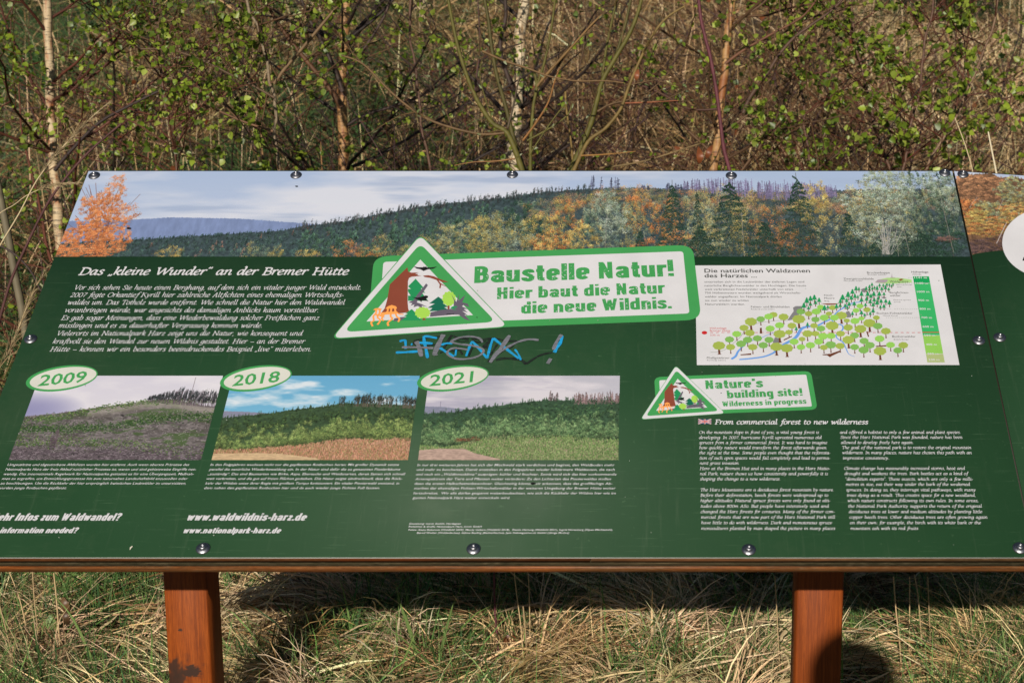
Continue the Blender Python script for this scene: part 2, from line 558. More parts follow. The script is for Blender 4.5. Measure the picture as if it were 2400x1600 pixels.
# ------------------------------------------------------------------ lettering: broad-nib italic drawn stroke by stroke
BOWL = ".62,.86 .44,1.02 .22,.9 .08,.48 .15,.06 .34,.04 .54,.36 .65,.9"
TAIL = ".69,1.02 .63,.4 .65,.06 .76,.02 .92,.22"
DOT = ".18,1.32 .21,1.48"
STEM = "-.03,.8 .11,.98 .19,.95 .14,.4 .11,0"
ARCH = ".14,.5 .3,.88 .52,1.02 .65,.86 .6,.3 .65,.05 .76,.02 .9,.2"
ASC = ".0,1.56 .17,1.68 .15,1.0 .11,0"
GL = {
 'a': (.9, [BOWL, TAIL]),
 'b': (.82, [".0,1.56 .17,1.68 .15,1 .12,.35", ".12,.35 .22,.02 .42,0 .64,.22 .7,.6 .6,.95 .42,1.01 .16,.72"]),
 'c': (.7, [".64,.82 .5,1.02 .3,.98 .12,.75 .07,.4 .18,.06 .38,0 .66,.2"]),
 'd': (.92, [BOWL, ".55,1.6 .76,1.69 .68,.6 .68,.06 .8,.02 .94,.2"]),
 'e': (.74, [".1,.46 .42,.56 .6,.77 .52,.98 .36,1.02 .14,.8 .07,.4 .18,.05 .38,0 .68,.2"]),
 'f': (.56, [".86,1.5 .68,1.7 .48,1.52 .38,1 .28,0 .16,-.45 -.06,-.5", ".08,.97 .66,.97"]),
 'g': (.84, [BOWL, ".69,1.02 .63,.2 .5,-.4 .28,-.6 .02,-.52 -.04,-.32"]),
 'h': (.9, [ASC, ARCH]),
 'i': (.44, ["-.03,.8 .11,.98 .19,.95 .14,.3 .19,.05 .29,.02 .44,.2", DOT]),
 'j': (.42, ["-.0,.8 .14,1 .2,.9 .12,-.2 -.02,-.5 -.2,-.52", DOT]),
 'k': (.82, [ASC, ".14,.45 .4,.75 .58,1 .7,.88 .5,.65 .26,.55", ".3,.55 .55,.1 .68,.0 .86,.15"]),
 'l': (.44, [".0,1.56 .17,1.68 .15,1 .14,.25 .19,.04 .29,.02 .44,.2"]),
 'm': (1.3, [STEM, ".14,.5 .3,.88 .48,1.02 .57,.86 .5,0", ".54,.5 .7,.88 .9,1.02 1.02,.86 .98,.3 1.02,.05 1.12,.02 1.28,.2"]),
 'n': (.9, [STEM, ARCH]),
 'o': (.8, [".42,1.02 .2,.9 .07,.45 .18,.04 .38,0 .62,.15 .72,.58 .62,.94 .42,1.02"]),
 'p': (.86, ["-.03,.8 .12,1 .19,.9 .11,0 .05,-.6", ".12,.5 .3,.9 .52,1.02 .7,.85 .7,.42 .52,.06 .3,.0 .12,.18", "-.1,-.6 .22,-.6"]),
 'q': (.84, [BOWL, ".69,1.02 .6,.2 .52,-.6", ".38,-.6 .7,-.6"]),
 'r': (.64, [STEM, ".14,.5 .28,.86 .44,1.02 .64,.9"]),
 's': (.62, [".54,.82 .42,1.01 .22,.98 .14,.76 .3,.56 .48,.36 .44,.1 .24,-.01 .03,.16"]),
 't': (.54, [".28,1.36 .2,.9 .14,.3 .2,.03 .34,.02 .52,.2", "0,.96 .52,.98"]),
 'u': (.92, ["-.03,.8 .11,.98 .19,.9 .12,.3 .18,.03 .34,.02 .56,.35 .67,.95", TAIL]),
 'v': (.78, ["-.03,.84 .12,1.01 .21,.9 .29,.0", ".29,0 .52,.3 .7,.7 .62,1.02"]),
 'w': (1.16, ["-.03,.84 .12,1.01 .21,.9 .25,0", ".25,0 .45,.4 .62,.98", ".62,.98 .64,0", ".64,0 .9,.35 1.05,.75 .96,1.02"]),
 'x': (.78, [".04,.9 .18,1 .34,.6 .46,.1 .6,0 .76,.15", ".7,.95 .5,.85 .34,.5 .16,.08 .0,.04"]),
 'y': (.82, ["-.03,.82 .12,1.01 .2,.9 .26,.1", ".68,1.0 .6,.6 .36,.0 .14,-.45 -.08,-.56"]),
 'z': (.74, [".1,.92 .35,.97 .64,.95", ".64,.95 .3,.45 .06,.05", ".06,.05 .36,.03 .68,.1"]),
 'A': (1.15, ["0,0 .32,0", ".12,0 .68,1.5", ".68,1.5 .9,0", ".74,0 1.1,0", ".3,.5 .8,.5"]),
 'B': (1.02, ["0,1.45 .55,1.45 .82,1.3 .8,.95 .6,.78 .2,.76", ".5,.78 .88,.62 .88,.2 .6,.0 0,0", ".24,1.45 .2,0"]),
 'C': (1.08, ["1.0,1.12 .8,1.45 .5,1.46 .18,1.15 .08,.6 .25,.12 .55,-.02 .97,.25"]),
 'D': (1.22, ["0,1.45 .55,1.45 .95,1.25 1.12,.8 1.0,.3 .65,.02 0,0", ".24,1.45 .2,0"]),
 'E': (.96, ["0,1.45 .84,1.45", ".84,1.45 .86,1.18", ".24,1.45 .2,0", ".2,.75 .64,.75", "0,0 .82,0", ".82,0 .92,.28"]),
 'F': (.9, ["0,1.45 .84,1.45", ".84,1.45 .86,1.18", ".24,1.45 .2,0", "0,0 .44,0", ".2,.75 .64,.75"]),
 'G': (1.2, ["1.0,1.12 .8,1.45 .5,1.46 .18,1.15 .08,.6 .25,.12 .55,-.02 .97,.15", ".97,.1 1,.65", ".72,.65 1.16,.65"]),
 'H': (1.34, [".24,1.45 .2,0", "1.04,1.45 1.0,0", ".2,.75 1,.75", "0,1.45 .44,1.45", "0,0 .42,0", ".8,1.45 1.26,1.45", ".78,0 1.22,0"]),
 'I': (.54, [".26,1.45 .22,0", "0,1.45 .5,1.45", "0,0 .46,0"]),
 'K': (1.2, [".24,1.45 .2,0", "0,1.45 .44,1.45", "0,0 .42,0", ".22,.7 .95,1.45", ".45,.9 1.1,.0 1.22,0"]),
 'M': (1.55, [".3,1.45 .16,0", ".3,1.45 .66,.02", ".66,.02 1.24,1.45", "1.24,1.45 1.28,0", "0,0 .34,0", "1.08,0 1.5,0", ".1,1.45 .32,1.45", "1.22,1.45 1.45,1.45"]),
 'N': (1.35, [".26,1.45 .2,0", ".26,1.45 1.06,.0", "1.06,0 1.12,1.45", "0,0 .4,0", ".06,1.45 .3,1.45", ".9,1.45 1.32,1.45"]),
 'O': (1.25, [".66,1.48 .28,1.3 .08,.7 .25,.15 .6,-.03 1.0,.2 1.16,.8 1.0,1.3 .66,1.48"]),
 'P': (.98, ["0,1.45 .55,1.45 .85,1.28 .85,.85 .6,.66 .22,.66", ".24,1.45 .2,0", "0,0 .44,0"]),
 'R': (1.1, ["0,1.45 .55,1.45 .82,1.3 .8,.92 .6,.76 .22,.75", ".24,1.45 .2,0", "0,0 .42,0", ".48,.75 .9,.1 1.14,0"]),
 'S': (.88, [".8,1.15 .66,1.43 .42,1.48 .16,1.2 .3,.88 .66,.6 .74,.25 .5,-.02 .2,.03 .04,.32"]),
 'T': (1.05, [".04,1.2 .08,1.45", ".08,1.45 1.05,1.45", "1.05,1.45 1.05,1.2", ".56,1.45 .52,0", ".3,0 .76,0"]),
 'V': (1.15, ["0,1.45 .36,1.45", ".18,1.45 .5,0", ".5,0 1.08,1.45", ".88,1.45 1.26,1.45"]),
 'W': (1.65, ["0,1.45 .36,1.45", ".18,1.45 .42,0", ".42,0 .92,1.4", ".92,1.4 1.08,0", "1.08,0 1.6,1.45", "1.42,1.45 1.76,1.45"]),
 '0': (.9, [".44,1.42 .16,1.2 .08,.7 .2,.12 .42,-.02 .68,.2 .78,.7 .68,1.25 .44,1.42"]),
 '2': (.86, [".1,1.1 .3,1.4 .6,1.34 .66,1.0 .42,.5 .06,.03", ".06,.05 .4,.02 .78,.1"]),
 '7': (.82, [".1,1.38 .78,1.38", ".78,1.38 .45,.7 .26,0"]),
 '8': (.86, [".42,.75 .16,1.02 .24,1.36 .5,1.42 .7,1.2 .6,.9 .42,.75 .14,.5 .1,.15 .38,-.02 .68,.12 .7,.45 .42,.75"]),
 '.': (.38, [".13,.0 .16,.17"]), ',': (.36, [".2,.08 .16,-.1 .04,-.28"]),
 '-': (.52, [".06,.46 .42,.46"]), '\u2013': (.9, [".04,.46 .84,.46"]),
 '\u201e': (.56, [".22,.1 .18,-.1 .06,-.26", ".46,.1 .42,-.1 .3,-.26"]),
 '\u201c': (.56, [".2,1.62 .1,1.4 .12,1.28", ".44,1.62 .34,1.4 .36,1.28"]),
 '\u201d': (.56, [".22,1.62 .2,1.42 .08,1.26", ".46,1.62 .44,1.42 .32,1.26"]),
 ':': (.38, [".13,.0 .16,.17", ".16,.75 .19,.92"]), ' ': (.58, []),
}
def _cr(pts, k=3):
    if len(pts) < 3: return pts
    out = []
    P = [pts[0]] + pts + [pts[-1]]
    for i in range(1, len(P) - 2):
        p0, p1, p2, p3 = (np.array(P[i + j]) for j in (-1, 0, 1, 2))
        for j in range(k):
            t = j / k
            out.append(tuple(0.5 * ((2 * p1) + (-p0 + p2) * t + (2 * p0 - 5 * p1 + 4 * p2 - p3) * t * t + (-p0 + 3 * p1 - 3 * p2 + p3) * t ** 3)))
    out.append(tuple(pts[-1]))
    return out
_gc = {}
def glyph(ch):
    if ch in _gc: return _gc[ch]
    base = {'ä': 'a', 'ö': 'o', 'ü': 'u', 'Ü': 'U'}.get(ch, ch)
    adv, st = GL.get(base, GL['o'])
    strokes = [_cr([tuple(float(c) for c in q.split(',')) for q in s.split()]) for s in st]
    if ch != base:
        strokes += [[(.24, 1.3), (.27, 1.46)], [(.54, 1.3), (.57, 1.46)]] if ch != 'Ü' else [[(.4, 1.66), (.43, 1.82)], [(.8, 1.66), (.83, 1.82)]]
    _gc[ch] = (adv, strokes)
    return _gc[ch]

# heavy condensed letters, drawn with a square-ended marker
BL = {
 'a': (.78, [".16,.70 .2,.85 .35,.87 .5,.83 .53,.65 .53,.0", ".53,.52 .3,.5 .17,.4 .16,.24 .27,.13 .42,.14 .53,.24"]),
 'b': (.78, [".15,1.4 .15,0", ".15,.82 .35,.88 .52,.8 .54,.5 .52,.18 .35,.12 .15,.16"]),
 'd': (.78, [".54,1.4 .54,0", ".54,.82 .35,.88 .17,.8 .15,.5 .17,.18 .35,.12 .54,.16"]),
 'e': (.76, [".15,.5 .52,.5", ".53,.46 .53,.8 .35,.88 .17,.8 .15,.5 .17,.2 .35,.12 .53,.24"]),
 'f': (.5, [".22,0 .22,1.1 .3,1.26 .45,1.27", ".02,.87 .42,.87"]),
 'g': (.78, [".54,1 .54,-.18 .42,-.32 .16,-.28", ".54,.82 .35,.88 .17,.8 .15,.5 .17,.2 .35,.13 .54,.18"]),
 'h': (.78, [".15,1.4 .15,0", ".15,.78 .35,.88 .51,.8 .54,.6 .54,0"]),
 'i': (.37, [".15,1 .15,0", ".15,1.18 .15,1.4"]), 'k': (.72, [".15,1.4 .15,0", ".52,1 .24,.5", ".24,.5 .55,0"]), 'l': (.37, [".15,1.4 .15,0"]),
 'm': (1.12, [".15,1 .15,0", ".15,.78 .32,.88 .46,.8 .5,.6 .5,0", ".5,.76 .67,.88 .81,.8 .85,.6 .85,0"]),
 'n': (.78, [".15,1 .15,0", ".15,.78 .35,.88 .51,.8 .54,.6 .54,0"]),
 'o': (.78, [".35,.88 .18,.82 .15,.5 .18,.18 .35,.12 .52,.18 .55,.5 .52,.82 .35,.88"]),
 'p': (.78, [".15,1 .15,-.38", ".15,.82 .35,.88 .52,.8 .54,.5 .52,.18 .35,.12 .15,.16"]),
 'r': (.55, [".15,1 .15,0", ".15,.7 .28,.85 .5,.86"]),
 's': (.7, [".5,.7 .47,.86 .33,.89 .18,.82 .17,.66 .33,.53 .47,.41 .5,.25 .42,.13 .3,.11 .14,.18 .13,.32"]),
 't': (.53, [".22,1.3 .22,.3 .28,.15 .45,.14", ".02,.87 .44,.87"]),
 'u': (.78, [".15,1 .15,.4 .18,.18 .35,.12 .54,.22", ".54,1 .54,0"]),
 'w': (.98, [".1,1 .25,.04", ".25,.04 .42,.92", ".42,.92 .6,.04", ".6,.04 .76,1"]),
 'z': (.66, [".1,.87 .52,.87", ".5,.87 .14,.13", ".1,.13 .54,.13"]),
 'N': (.88, [".16,0 .16,1.4", ".2,1.3 .56,.1", ".6,0 .6,1.4"]), 'H': (.88, [".16,0 .16,1.4", ".6,0 .6,1.4", ".16,.72 .6,.72"]),
 'B': (.84, [".16,0 .16,1.4", ".16,1.27 .4,1.27 .54,1.14 .53,.88 .4,.75 .16,.74", ".36,.75 .55,.68 .6,.42 .52,.18 .36,.13 .16,.13"]),
 'W': (1.2, [".1,1.4 .3,.03", ".3,.03 .5,1.25", ".5,1.25 .7,.03", ".7,.03 .92,1.4"]),
 'M': (1.04, [".16,0 .16,1.4", ".2,1.3 .44,.4", ".44,.4 .68,1.3", ".72,0 .72,1.4"]), 'I': (.42, [".16,0 .16,1.4"]),
 '.': (.36, [".15,0 .15,.26"]), '!': (.4, [".15,.42 .15,1.4", ".15,0 .15,.26"]), '\u2019': (.34, [".15,1.05 .15,1.42"]), '-': (.5, [".06,.5 .4,.5"]),
 '?': (.72, [".13,1.05 .18,1.24 .35,1.3 .5,1.2 .5,.98 .36,.75 .34,.42", ".34,0 .34,.25"]), ' ': (.36, []),
}
def block_text(pr, txt, z, p0, p1, cap, slant=0.0, w=0.145):
    A = Vector(uv(*z(*p0))).to_2d(); B = Vector(uv(*z(*p1))).to_2d()
    h = (uv(*z(p0[0], p0[1] - cap))[1] - A.y) / 1.4
    tot = sum(BL[c][0] for c in txt) - 0.08
    d = B - A; ex = d / tot; ey = Vector((-d.y, d.x)).normalized() * h
    x0 = 0.0; zi = 0
    r = random.Random(len(txt))
    for ch in txt:
        adv, st = BL[ch]
        for s in st:
            g = _cr([tuple(float(c) for c in q.split(',')) for q in s.split()], 4)
            P = [A + ex * (x0 + x + slant * y) + ey * y for x, y in g]
            n = len(g); V0 = len(pr.v)
            ww = w * (0.86 if ch in 'wWMNm' else 1.0)
            for i in range(n):
                ax, ay = g[max(0, i - 1)]; bx, by = g[min(n - 1, i + 1)]
                dx, dy = bx - ax, by - ay; L = math.hypot(dx, dy) or 1
                nx, ny = -dy / L, dx / L
                zz = pr.layer * LZ + 0.000012 * (zi % 6) + 0.000006 * i / n
                for sg in (1, -1):
                    px_ = g[i][0] + sg * nx * ww; py_ = g[i][1] + sg * ny * ww * 0.92
                    q = A + ex * (x0 + px_ + slant * py_) + ey * py_
                    pr.v.append(board(q.x, q.y, zz))
            for i in range(n - 1):
                k = V0 + 2 * i; pr.f.append((k, k + 1, k + 3, k + 2))
            zi += 1
        x0 += adv

def nib_text(pr, txt, z, p0, p1, cap, a=0.088, b=0.034, slant=0.14, theta=0.6, fit=True):
    A = Vector(uv(*z(*p0))).to_2d(); B = Vector(uv(*z(*p1))).to_2d()
    h = (uv(*z(p0[0], p0[1] - cap))[1] - A.y) / 1.45
    x = 0.0; items = []
    for ch in txt:
        adv, st = glyph(ch)
        items.append((x, st)); x += adv + 0.02
    sx = (B.x - A.x) / x
    zi = 0
    for x0, st in items:
        for s in st:
            pts = []; wid = []
            n = len(s)
            for i, (gx, gy) in enumerate(s):
                xx = gx + slant * gy
                pts.append((A.x + (x0 + xx) * sx, A.y + gy * h))
                ax, ay = s[max(0, i - 1)]; bx2, by2 = s[min(n - 1, i + 1)]
                ang = math.atan2(by2 - ay, (bx2 - ax) + slant * (by2 - ay))
                wid.append((b + (a - b) * abs(math.sin(ang - theta))) * 0.5 * (abs(sx) + h) )
            zi += 1
            pr.ribbon(pts, wid, dz=0.000012 * (zi % 5), ramp_dz=0.000008)

# ------------------------------------------------------------------ printed pictures (flat print, painted procedurally)
def vnoise(H, W, cell, seed):
    r = np.random.default_rng(seed)
    gh, gw = int(H / cell[1]) + 3, int(W / cell[0]) + 3
    g = r.random((gh, gw))
    y = np.arange(H) / cell[1]; x = np.arange(W) / cell[0]
    yi = y.astype(int); xi = x.astype(int)
    fy = (y - yi); fx = (x - xi)
    fy = fy * fy * (3 - 2 * fy); fx = fx * fx * (3 - 2 * fx)
    a = g[yi][:, xi]; b = g[yi][:, xi + 1]; c = g[yi + 1][:, xi]; d = g[yi + 1][:, xi + 1]
    return (a * (1 - fx) + b * fx) * (1 - fy)[:, None] + (c * (1 - fx) + d * fx) * fy[:, None]
def fbm(H, W, cell, seed, oct=4):
    o = 0; amp = 1; tot = 0
    for k in range(oct):
        c = (max(1.5, cell[0] / 2 ** k), max(1.5, cell[1] / 2 ** k))
        o = o + amp * vnoise(H, W, c, seed + k); tot += amp; amp *= 0.55
    return o / tot
def C3(*c): return np.array(c, dtype=float) / 255.0

class Canvas:
    """a picture in metric board space: row 0 is the top"""
    def __init__(s, u0, u1, v0, v1, ppm, seed):
        s.u0, s.u1, s.v0, s.v1, s.ppm = u0, u1, v0, v1, ppm
        s.W = int((u1 - u0) * ppm); s.H = int((v1 - v0) * ppm)
        s.a = np.zeros((s.H, s.W, 3)); s.r = np.random.default_rng(seed); s.seed = seed
    def xy(s, px, py):
        u, v = uv(px, py)
        return (u - s.u0) * s.ppm, (s.v1 - v) * s.ppm
    def line(s, pts):
        """photo pixel polyline -> y per column"""
        q = [s.xy(*p) for p in pts]
        return np.interp(np.arange(s.W), [a for a, b in q], [b for a, b in q])
    def sky(s, top, bot, cloud, cell, amt, seed, thr=0.45, gain=4):
        t = np.linspace(0, 1, s.H)[:, None, None]
        s.a[:] = top * (1 - t) + bot * t
        n = fbm(s.H, s.W, cell, seed, 5)
        m = np.clip((n - thr) * gain, 0, 1)[..., None] * amt
        s.a = s.a * (1 - m) + cloud * m
    def fill_below(s, ycol, col, jag=0, tex=0.15, cell=(6, 4), seed=5, bottom=None):
        yj = ycol.copy()
        if jag:
            k = s.r.normal(0, 1, s.W)
            yj = yj + np.convolve(k, np.ones(3) / 3, 'same') * jag - np.abs(s.r.normal(0, jag, s.W)) * (s.r.random(s.W) < 0.3)
        Y = np.arange(s.H)[:, None]
        m = Y >= yj[None, :]
        if bottom is not None:
            m &= Y < bottom[None, :]
        n = fbm(s.H, s.W, cell, seed, 4)
        c = col * (1 + (n[..., None] - 0.5) * 2 * tex)
        s.a[m] = c[m]
        return m
    def splat(s, x, y, col, kw=1, kh=1):
        x = x.astype(int); y = y.astype(int)
        for dy in range(kh):
            for dx in range(kw):
                xx = x + dx; yy = y + dy
                ok = (xx >= 0) & (xx < s.W) & (yy >= 0) & (yy < s.H)
                s.a[yy[ok], xx[ok]] = col[ok]
    def crown(s, cx, cy, rx, ry, n, pal, dark=0.45, kw=2, kh=1, conic=False, sparse=False, light=(-0.3, -0.8)):
        """a leafy crown of many little dabs, dark first and light last"""
        pal = np.array(pal)
        # clumps of foliage, each lit from above, laid from the back to the front
        K = int(max(5, min(400, n / 26)))
        t = s.r.random(K) * 2 * np.pi; q = np.sqrt(s.r.random(K))
        lob = 1 + 0.13 * np.sin(t * 5 + cx) + 0.09 * np.sin(t * 9 + cy)
        kx = np.cos(t) * q * lob; ky = np.sin(t) * q * lob
        if conic:
            ky = s.r.random(K) ** 0.7 * 2 - 1
            kx = (s.r.random(K) * 2 - 1) * (ky + 1) / 2
        kb = 0.62 + 0.18 * (kx * light[0] + ky * light[1]) + s.r.normal(0, 0.20, K)
        kc = pal[s.r.integers(0, len(pal), K)]
        o = np.argsort(ky + s.r.normal(0, .35, K))
        rank = np.empty(K); rank[o] = np.arange(K)
        ci = s.r.integers(0, K, n)
        cr = 1.35 / math.sqrt(K) * (0.75 if conic else 1.0)
        gx = s.r.normal(0, .5, n) * cr; gy = s.r.normal(0, .5, n) * cr
        b = kb[ci] - 0.55 * gy / cr * 0.5 + s.r.normal(0, 0.17, n)
        b = dark + (1 - dark) * 1.9 * np.clip(b - 0.06, -0.25, 1.1) * 0.8
        col = (0.6 * kc[ci] + 0.4 * pal[s.r.integers(0, len(pal), n)]) * b[:, None]
        o = np.argsort(rank[ci] + s.r.normal(0, 3, n))
        x = cx + (kx[ci] + gx) * rx; y = cy + (ky[ci] + gy) * ry
        s.splat(x[o], y[o], np.clip(col[o], 0, 1), kw, kh)
    def stroke(s, x0, y0, x1, y1, col, w=1):
        n = int(max(abs(x1 - x0), abs(y1 - y0))) + 2
        t = np.linspace(0, 1, n)
        x = x0 + (x1 - x0) * t; y = y0 + (y1 - y0) * t
        s.splat(x, y, np.tile(col, (n, 1)), w, 1)
    def image(s, name):
        img = bpy.data.images.new(name, s.W, s.H, alpha=False)
        b = s.a
        b = np.clip(b, 0, 1)
        px = np.ones((s.H, s.W, 4), dtype=np.float32)
        px[..., :3] = b[::-1]
        img.pixels.foreach_set(px.ravel())
        img.update()
        img.pack()
        return img
    def material(s, name):
        m, nt, bs = new_mat(name)
        tx = nt.nodes.new('ShaderNodeTexImage')
        tx.image = s.image(name)
        tx.interpolation = 'Linear'
        tx.extension = 'EXTEND'
        un = nt.nodes.new('ShaderNodeUVMap')
        nt.links.new(un.outputs[0], tx.inputs[0])
        hs = nt.nodes.new('ShaderNodeMix'); hs.data_type = 'RGBA'; hs.blend_type = 'MULTIPLY'
        hs.inputs[0].default_value = 1.0
        hs.inputs[7].default_value = (0.70, 0.70, 0.72, 1)
        nt.links.new(tx.outputs[0], hs.inputs[6])
        nt.links.new(hs.outputs[2], bs.inputs['Base Color'])
        bs.inputs['Roughness'].default_value = PRINT_ROUGH
        bs.inputs['Specular IOR Level'].default_value = 0.25
        return m
    def build(s, name, poly, layer, label):
        pr = Print(layer); pr.poly(poly)
        o = pr.build(name, s.material(name + '_print'), label=label)
        me = o.data
        ul = me.uv_layers.new(name='UVMap')
        w = wloc(board_root)
        for lp in me.loops:
            p = me.vertices[lp.vertex_index].co + w - BO
            ul.data[lp.index].uv = ((p.x - s.u0) / (s.u1 - s.u0), (p.dot(BV) - s.v0) / (s.v1 - s.v0))
        return o

OR = [C3(206, 136, 80), C3(190, 118, 68), C3(220, 158, 100), C3(164, 98, 62), C3(196, 104, 54)]
OL = [C3(176, 160, 92), C3(150, 142, 86), C3(196, 170, 96), C3(132, 126, 78)]
YE = [C3(208, 182, 104), C3(186, 154, 84), C3(220, 198, 128), C3(160, 134, 76)]
GG = [C3(140, 156, 134), C3(112, 132, 112), C3(164, 176, 158), C3(92, 112, 92), C3(150, 150, 110)]
DG = [C3(48, 80, 62), C3(36, 62, 50), C3(70, 102, 78), C3(28, 48, 40)]
PU = [C3(120, 112, 138), C3(98, 92, 118), C3(140, 130, 150)]

def spruce(cv, x, ytop, ybot, w, n, pal=DG):
    h = ybot - ytop
    cv.stroke(x, ytop - h * 0.06, x, ybot, C3(88, 82, 70), 1)
    # whorls of drooping branches
    k = int(max(4, h / 9))
    for i in range(k):
        t = (i + 0.6) / k
        yy = ytop + h * t
        ww = w * (0.12 + 0.88 * t)
        for sgn in (-1, 1):
            m = int(n / k / 2)
            q = cv.r.random(m)
            xx = x + sgn * q * ww
            y2 = yy + q * h * 0.05 * cv.r.normal(0.6, 0.7) + cv.r.normal(0, 1.6 + 2.5 * t, m)
            pal_ = np.array(pal)
            col = pal_[cv.r.integers(0, len(pal), m)] * (0.55 + 0.6 * cv.r.random(m))[:, None]
            cv.splat(xx, y2, col, 2, 1)

def dead_trees(cv, xs, ytop, ybot, dens, col):
    for x in xs:
        yt = ytop(x) + cv.r.normal(0, 5) + abs(cv.r.normal(0, 5))
        yb = ybot(x)
        c = col * (0.7 + 0.5 * cv.r.random())
        cv.stroke(x, yt, x + cv.r.normal(0, 1), yb, c, 1)
        for k in range(dens):
            yy = yt + (yb - yt) * cv.r.random() ** 0.8 * 0.8
            l = 1 + 3.5 * (yy - yt) / (yb - yt + 1)
            cv.stroke(x - l, yy + 0.5, x + l, yy, c * 1.05, 1)

def skyline(cv, sl, x0, x1, n, hmin, hmax, pal):
    """little spruce tips standing up along a wooded skyline"""
    for k in range(n):
        x = x0 + (x1 - x0) * cv.r.random(); x = min(max(x, 0), cv.W - 1)
        h = cv.r.uniform(hmin, hmax); y = sl[int(x)]
        cv.crown(x, y - h * 0.1, h * 0.30, h, int(20 + h * 5), pal, 0.35, 1, 1, conic=True)

def bushes(cv, ln, n, w0, w1, pal, lift=0.3):
    for k in range(n):
        x = cv.r.random() * cv.W; w = cv.r.uniform(w0, w1)
        cv.crown(x, ln[int(x)] - w * lift, w, w * cv.r.uniform(.8, 1.3), int(60 + w * w * 2.6), pal, 0.34, 1, 1)

def paint_panorama(cv):
    W, H = cv.W, cv.H
    cv.sky(C3(172, 192, 224), C3(194, 206, 230), C3(224, 227, 237), (340, 90), 0.85, 31, 0.42, 3.2)
    # bluer streaks near the middle and on the right
    n = fbm(H, W, (260, 34), 77, 4)
    m = np.clip((n - 0.55) * 5, 0, 1)[..., None] * 0.55
    cv.a = cv.a * (1 - m) + C3(152, 172, 206) * m
    xx = np.linspace(0, 1, W)[None, :, None]
    m = np.clip((xx - 0.55) * 3, 0, 0.75)
    cv.a = cv.a * (1 - m) + C3(172, 192, 222) * m
    # far blue hill
    hill = cv.line([(0, 520), (280, 516), (400, 509), (560, 512), (700, 522), (790, 530), (1000, 560)])
    cv.fill_below(hill, C3(128, 146, 188), 0.8, 0.10, (9, 26), 9)
    yy = np.arange(H)[:, None]
    # dark wooded slope
    slope_pts = [(100, 572), (280, 563), (400, 556), (560, 546), (650, 541), (720, 528), (800, 519), (900, 499), (1000, 482), (1100, 471), (1180, 462), (1250, 452), (1330, 446), (1390, 442), (1500, 440), (1800, 450), (2240, 440)]
    sl = cv.line(slope_pts)
    cv.fill_below(sl, C3(64, 80, 84), 2.5, 0.35, (7, 6), 12)
    for k in range(900):
        x = cv.r.random() * W * 0.72
        s0 = sl[int(x)]
        y = s0 + cv.r.random() ** 1.3 * (H - s0)
        dpt = (y - s0) / (H - s0 + 1)
        w = 3 + 6 * dpt
        pal = [C3(60, 84, 80), C3(46, 66, 66), C3(78, 102, 88)] if cv.r.random() < 0.93 else [C3(150, 110, 90), C3(120, 92, 84)]
        cv.crown(x, y, w, w * 2.0, int(40 + 90 * dpt), [c * (0.95 + 0.35 * dpt) for c in pal], 0.35, 1, 1, conic=True)
    xa, xb = cv.xy(700, 500)[0], cv.xy(1400, 500)[0]
    skyline(cv, sl, 0, xa, 90, 4, 8, [C3(50, 72, 72), C3(64, 88, 84)])
    skyline(cv, sl, xa, xb, 190, 7, 17, [C3(46, 62, 66), C3(62, 80, 80), C3(84, 92, 92), C3(96, 84, 86)])
    # middle distance spruces with light tips and dark feet
    for k in range(230):
        x = cv.xy(720, 500)[0] + cv.r.random() * (xb - cv.xy(720, 500)[0]); s0 = sl[int(x)]
        q = cv.r.random(); y = s0 + 16 + q * (H - s0 - 10)
        w = 6 + 9 * q
        cv.crown(x, y, w, w * 2.1, int(160 + 300 * q), [C3(72, 104, 84), C3(50, 80, 66), C3(92, 122, 96)], 0.25, 1, 1, conic=True)
    # orange brown ridge
    rg = lambda x: cv.line([(1240, 470), (1300, 458), (1400, 442), (1480, 436), (1600, 438), (1750, 446), (1960, 450), (2240, 440)])[int(x)]
    x0, _ = cv.xy(1230, 450)
    for k in range(420):
        x = x0 + cv.r.random() * (W - x0)
        y = rg(x) + 6 + cv.r.random() * 70
        r = cv.r.random()
        pal = ([C3(172, 136, 110), C3(150, 118, 96), C3(188, 154, 122)] if r < 0.45 else OL if r < 0.72 else GG if r < 0.92 else OR)
        cv.crown(x, y, 8 + 9 * cv.r.random(), 9 + 10 * cv.r.random(), 150, pal, 0.5, 1, 1)
    # dead spruces on the ridge
    r0, r1 = cv.xy(1600, 440)[0], cv.xy(1965, 440)[0]
    tl = lambda x: cv.line([(1600, 424), (1700, 418), (1800, 428), (1900, 430), (1965, 440)])[int(min(W - 1, x))]
    bl = lambda x: cv.line([(1600, 445), (1740, 462), (1850, 470), (1965, 462)])[int(min(W - 1, x))]
    dead_trees(cv, np.sort(r0 + (r1 - r0) * cv.r.random(230) ** 0.85), tl, bl, 6, C3(124, 116, 150))
    for (a, b, t, n) in ((1385, 1450, 412, 9), (1500, 1530, 430, 4), (1545, 1600, 428, 10)):
        q0, q1 = cv.xy(a, 440)[0], cv.xy(b, 440)[0]
        yt = cv.xy(a, t)[1]; yb = cv.xy(a, 446)[1]
        dead_trees(cv, q0 + (q1 - q0) * cv.r.random(n), lambda x: yt + 3, lambda x: yb, 12, C3(84, 88, 112))
    # autumn birches marching to the right, back row to front row
    def T(px, top, bot, hw, pal, n=900, dark=0.45, kw=2):
        x, y0 = cv.xy(px, top); _, y1 = cv.xy(px, bot)
        cv.crown(x, (y0 + y1) / 2, hw, (y1 - y0) / 2 * 1.05, n, pal, dark, kw, 1)
    def trunk(px, top, bot, col, w=1, lean=0):
        x, y0 = cv.xy(px, top); _, y1 = cv.xy(px, bot)
        cv.stroke(x + lean, y0, x, y1, col, w)
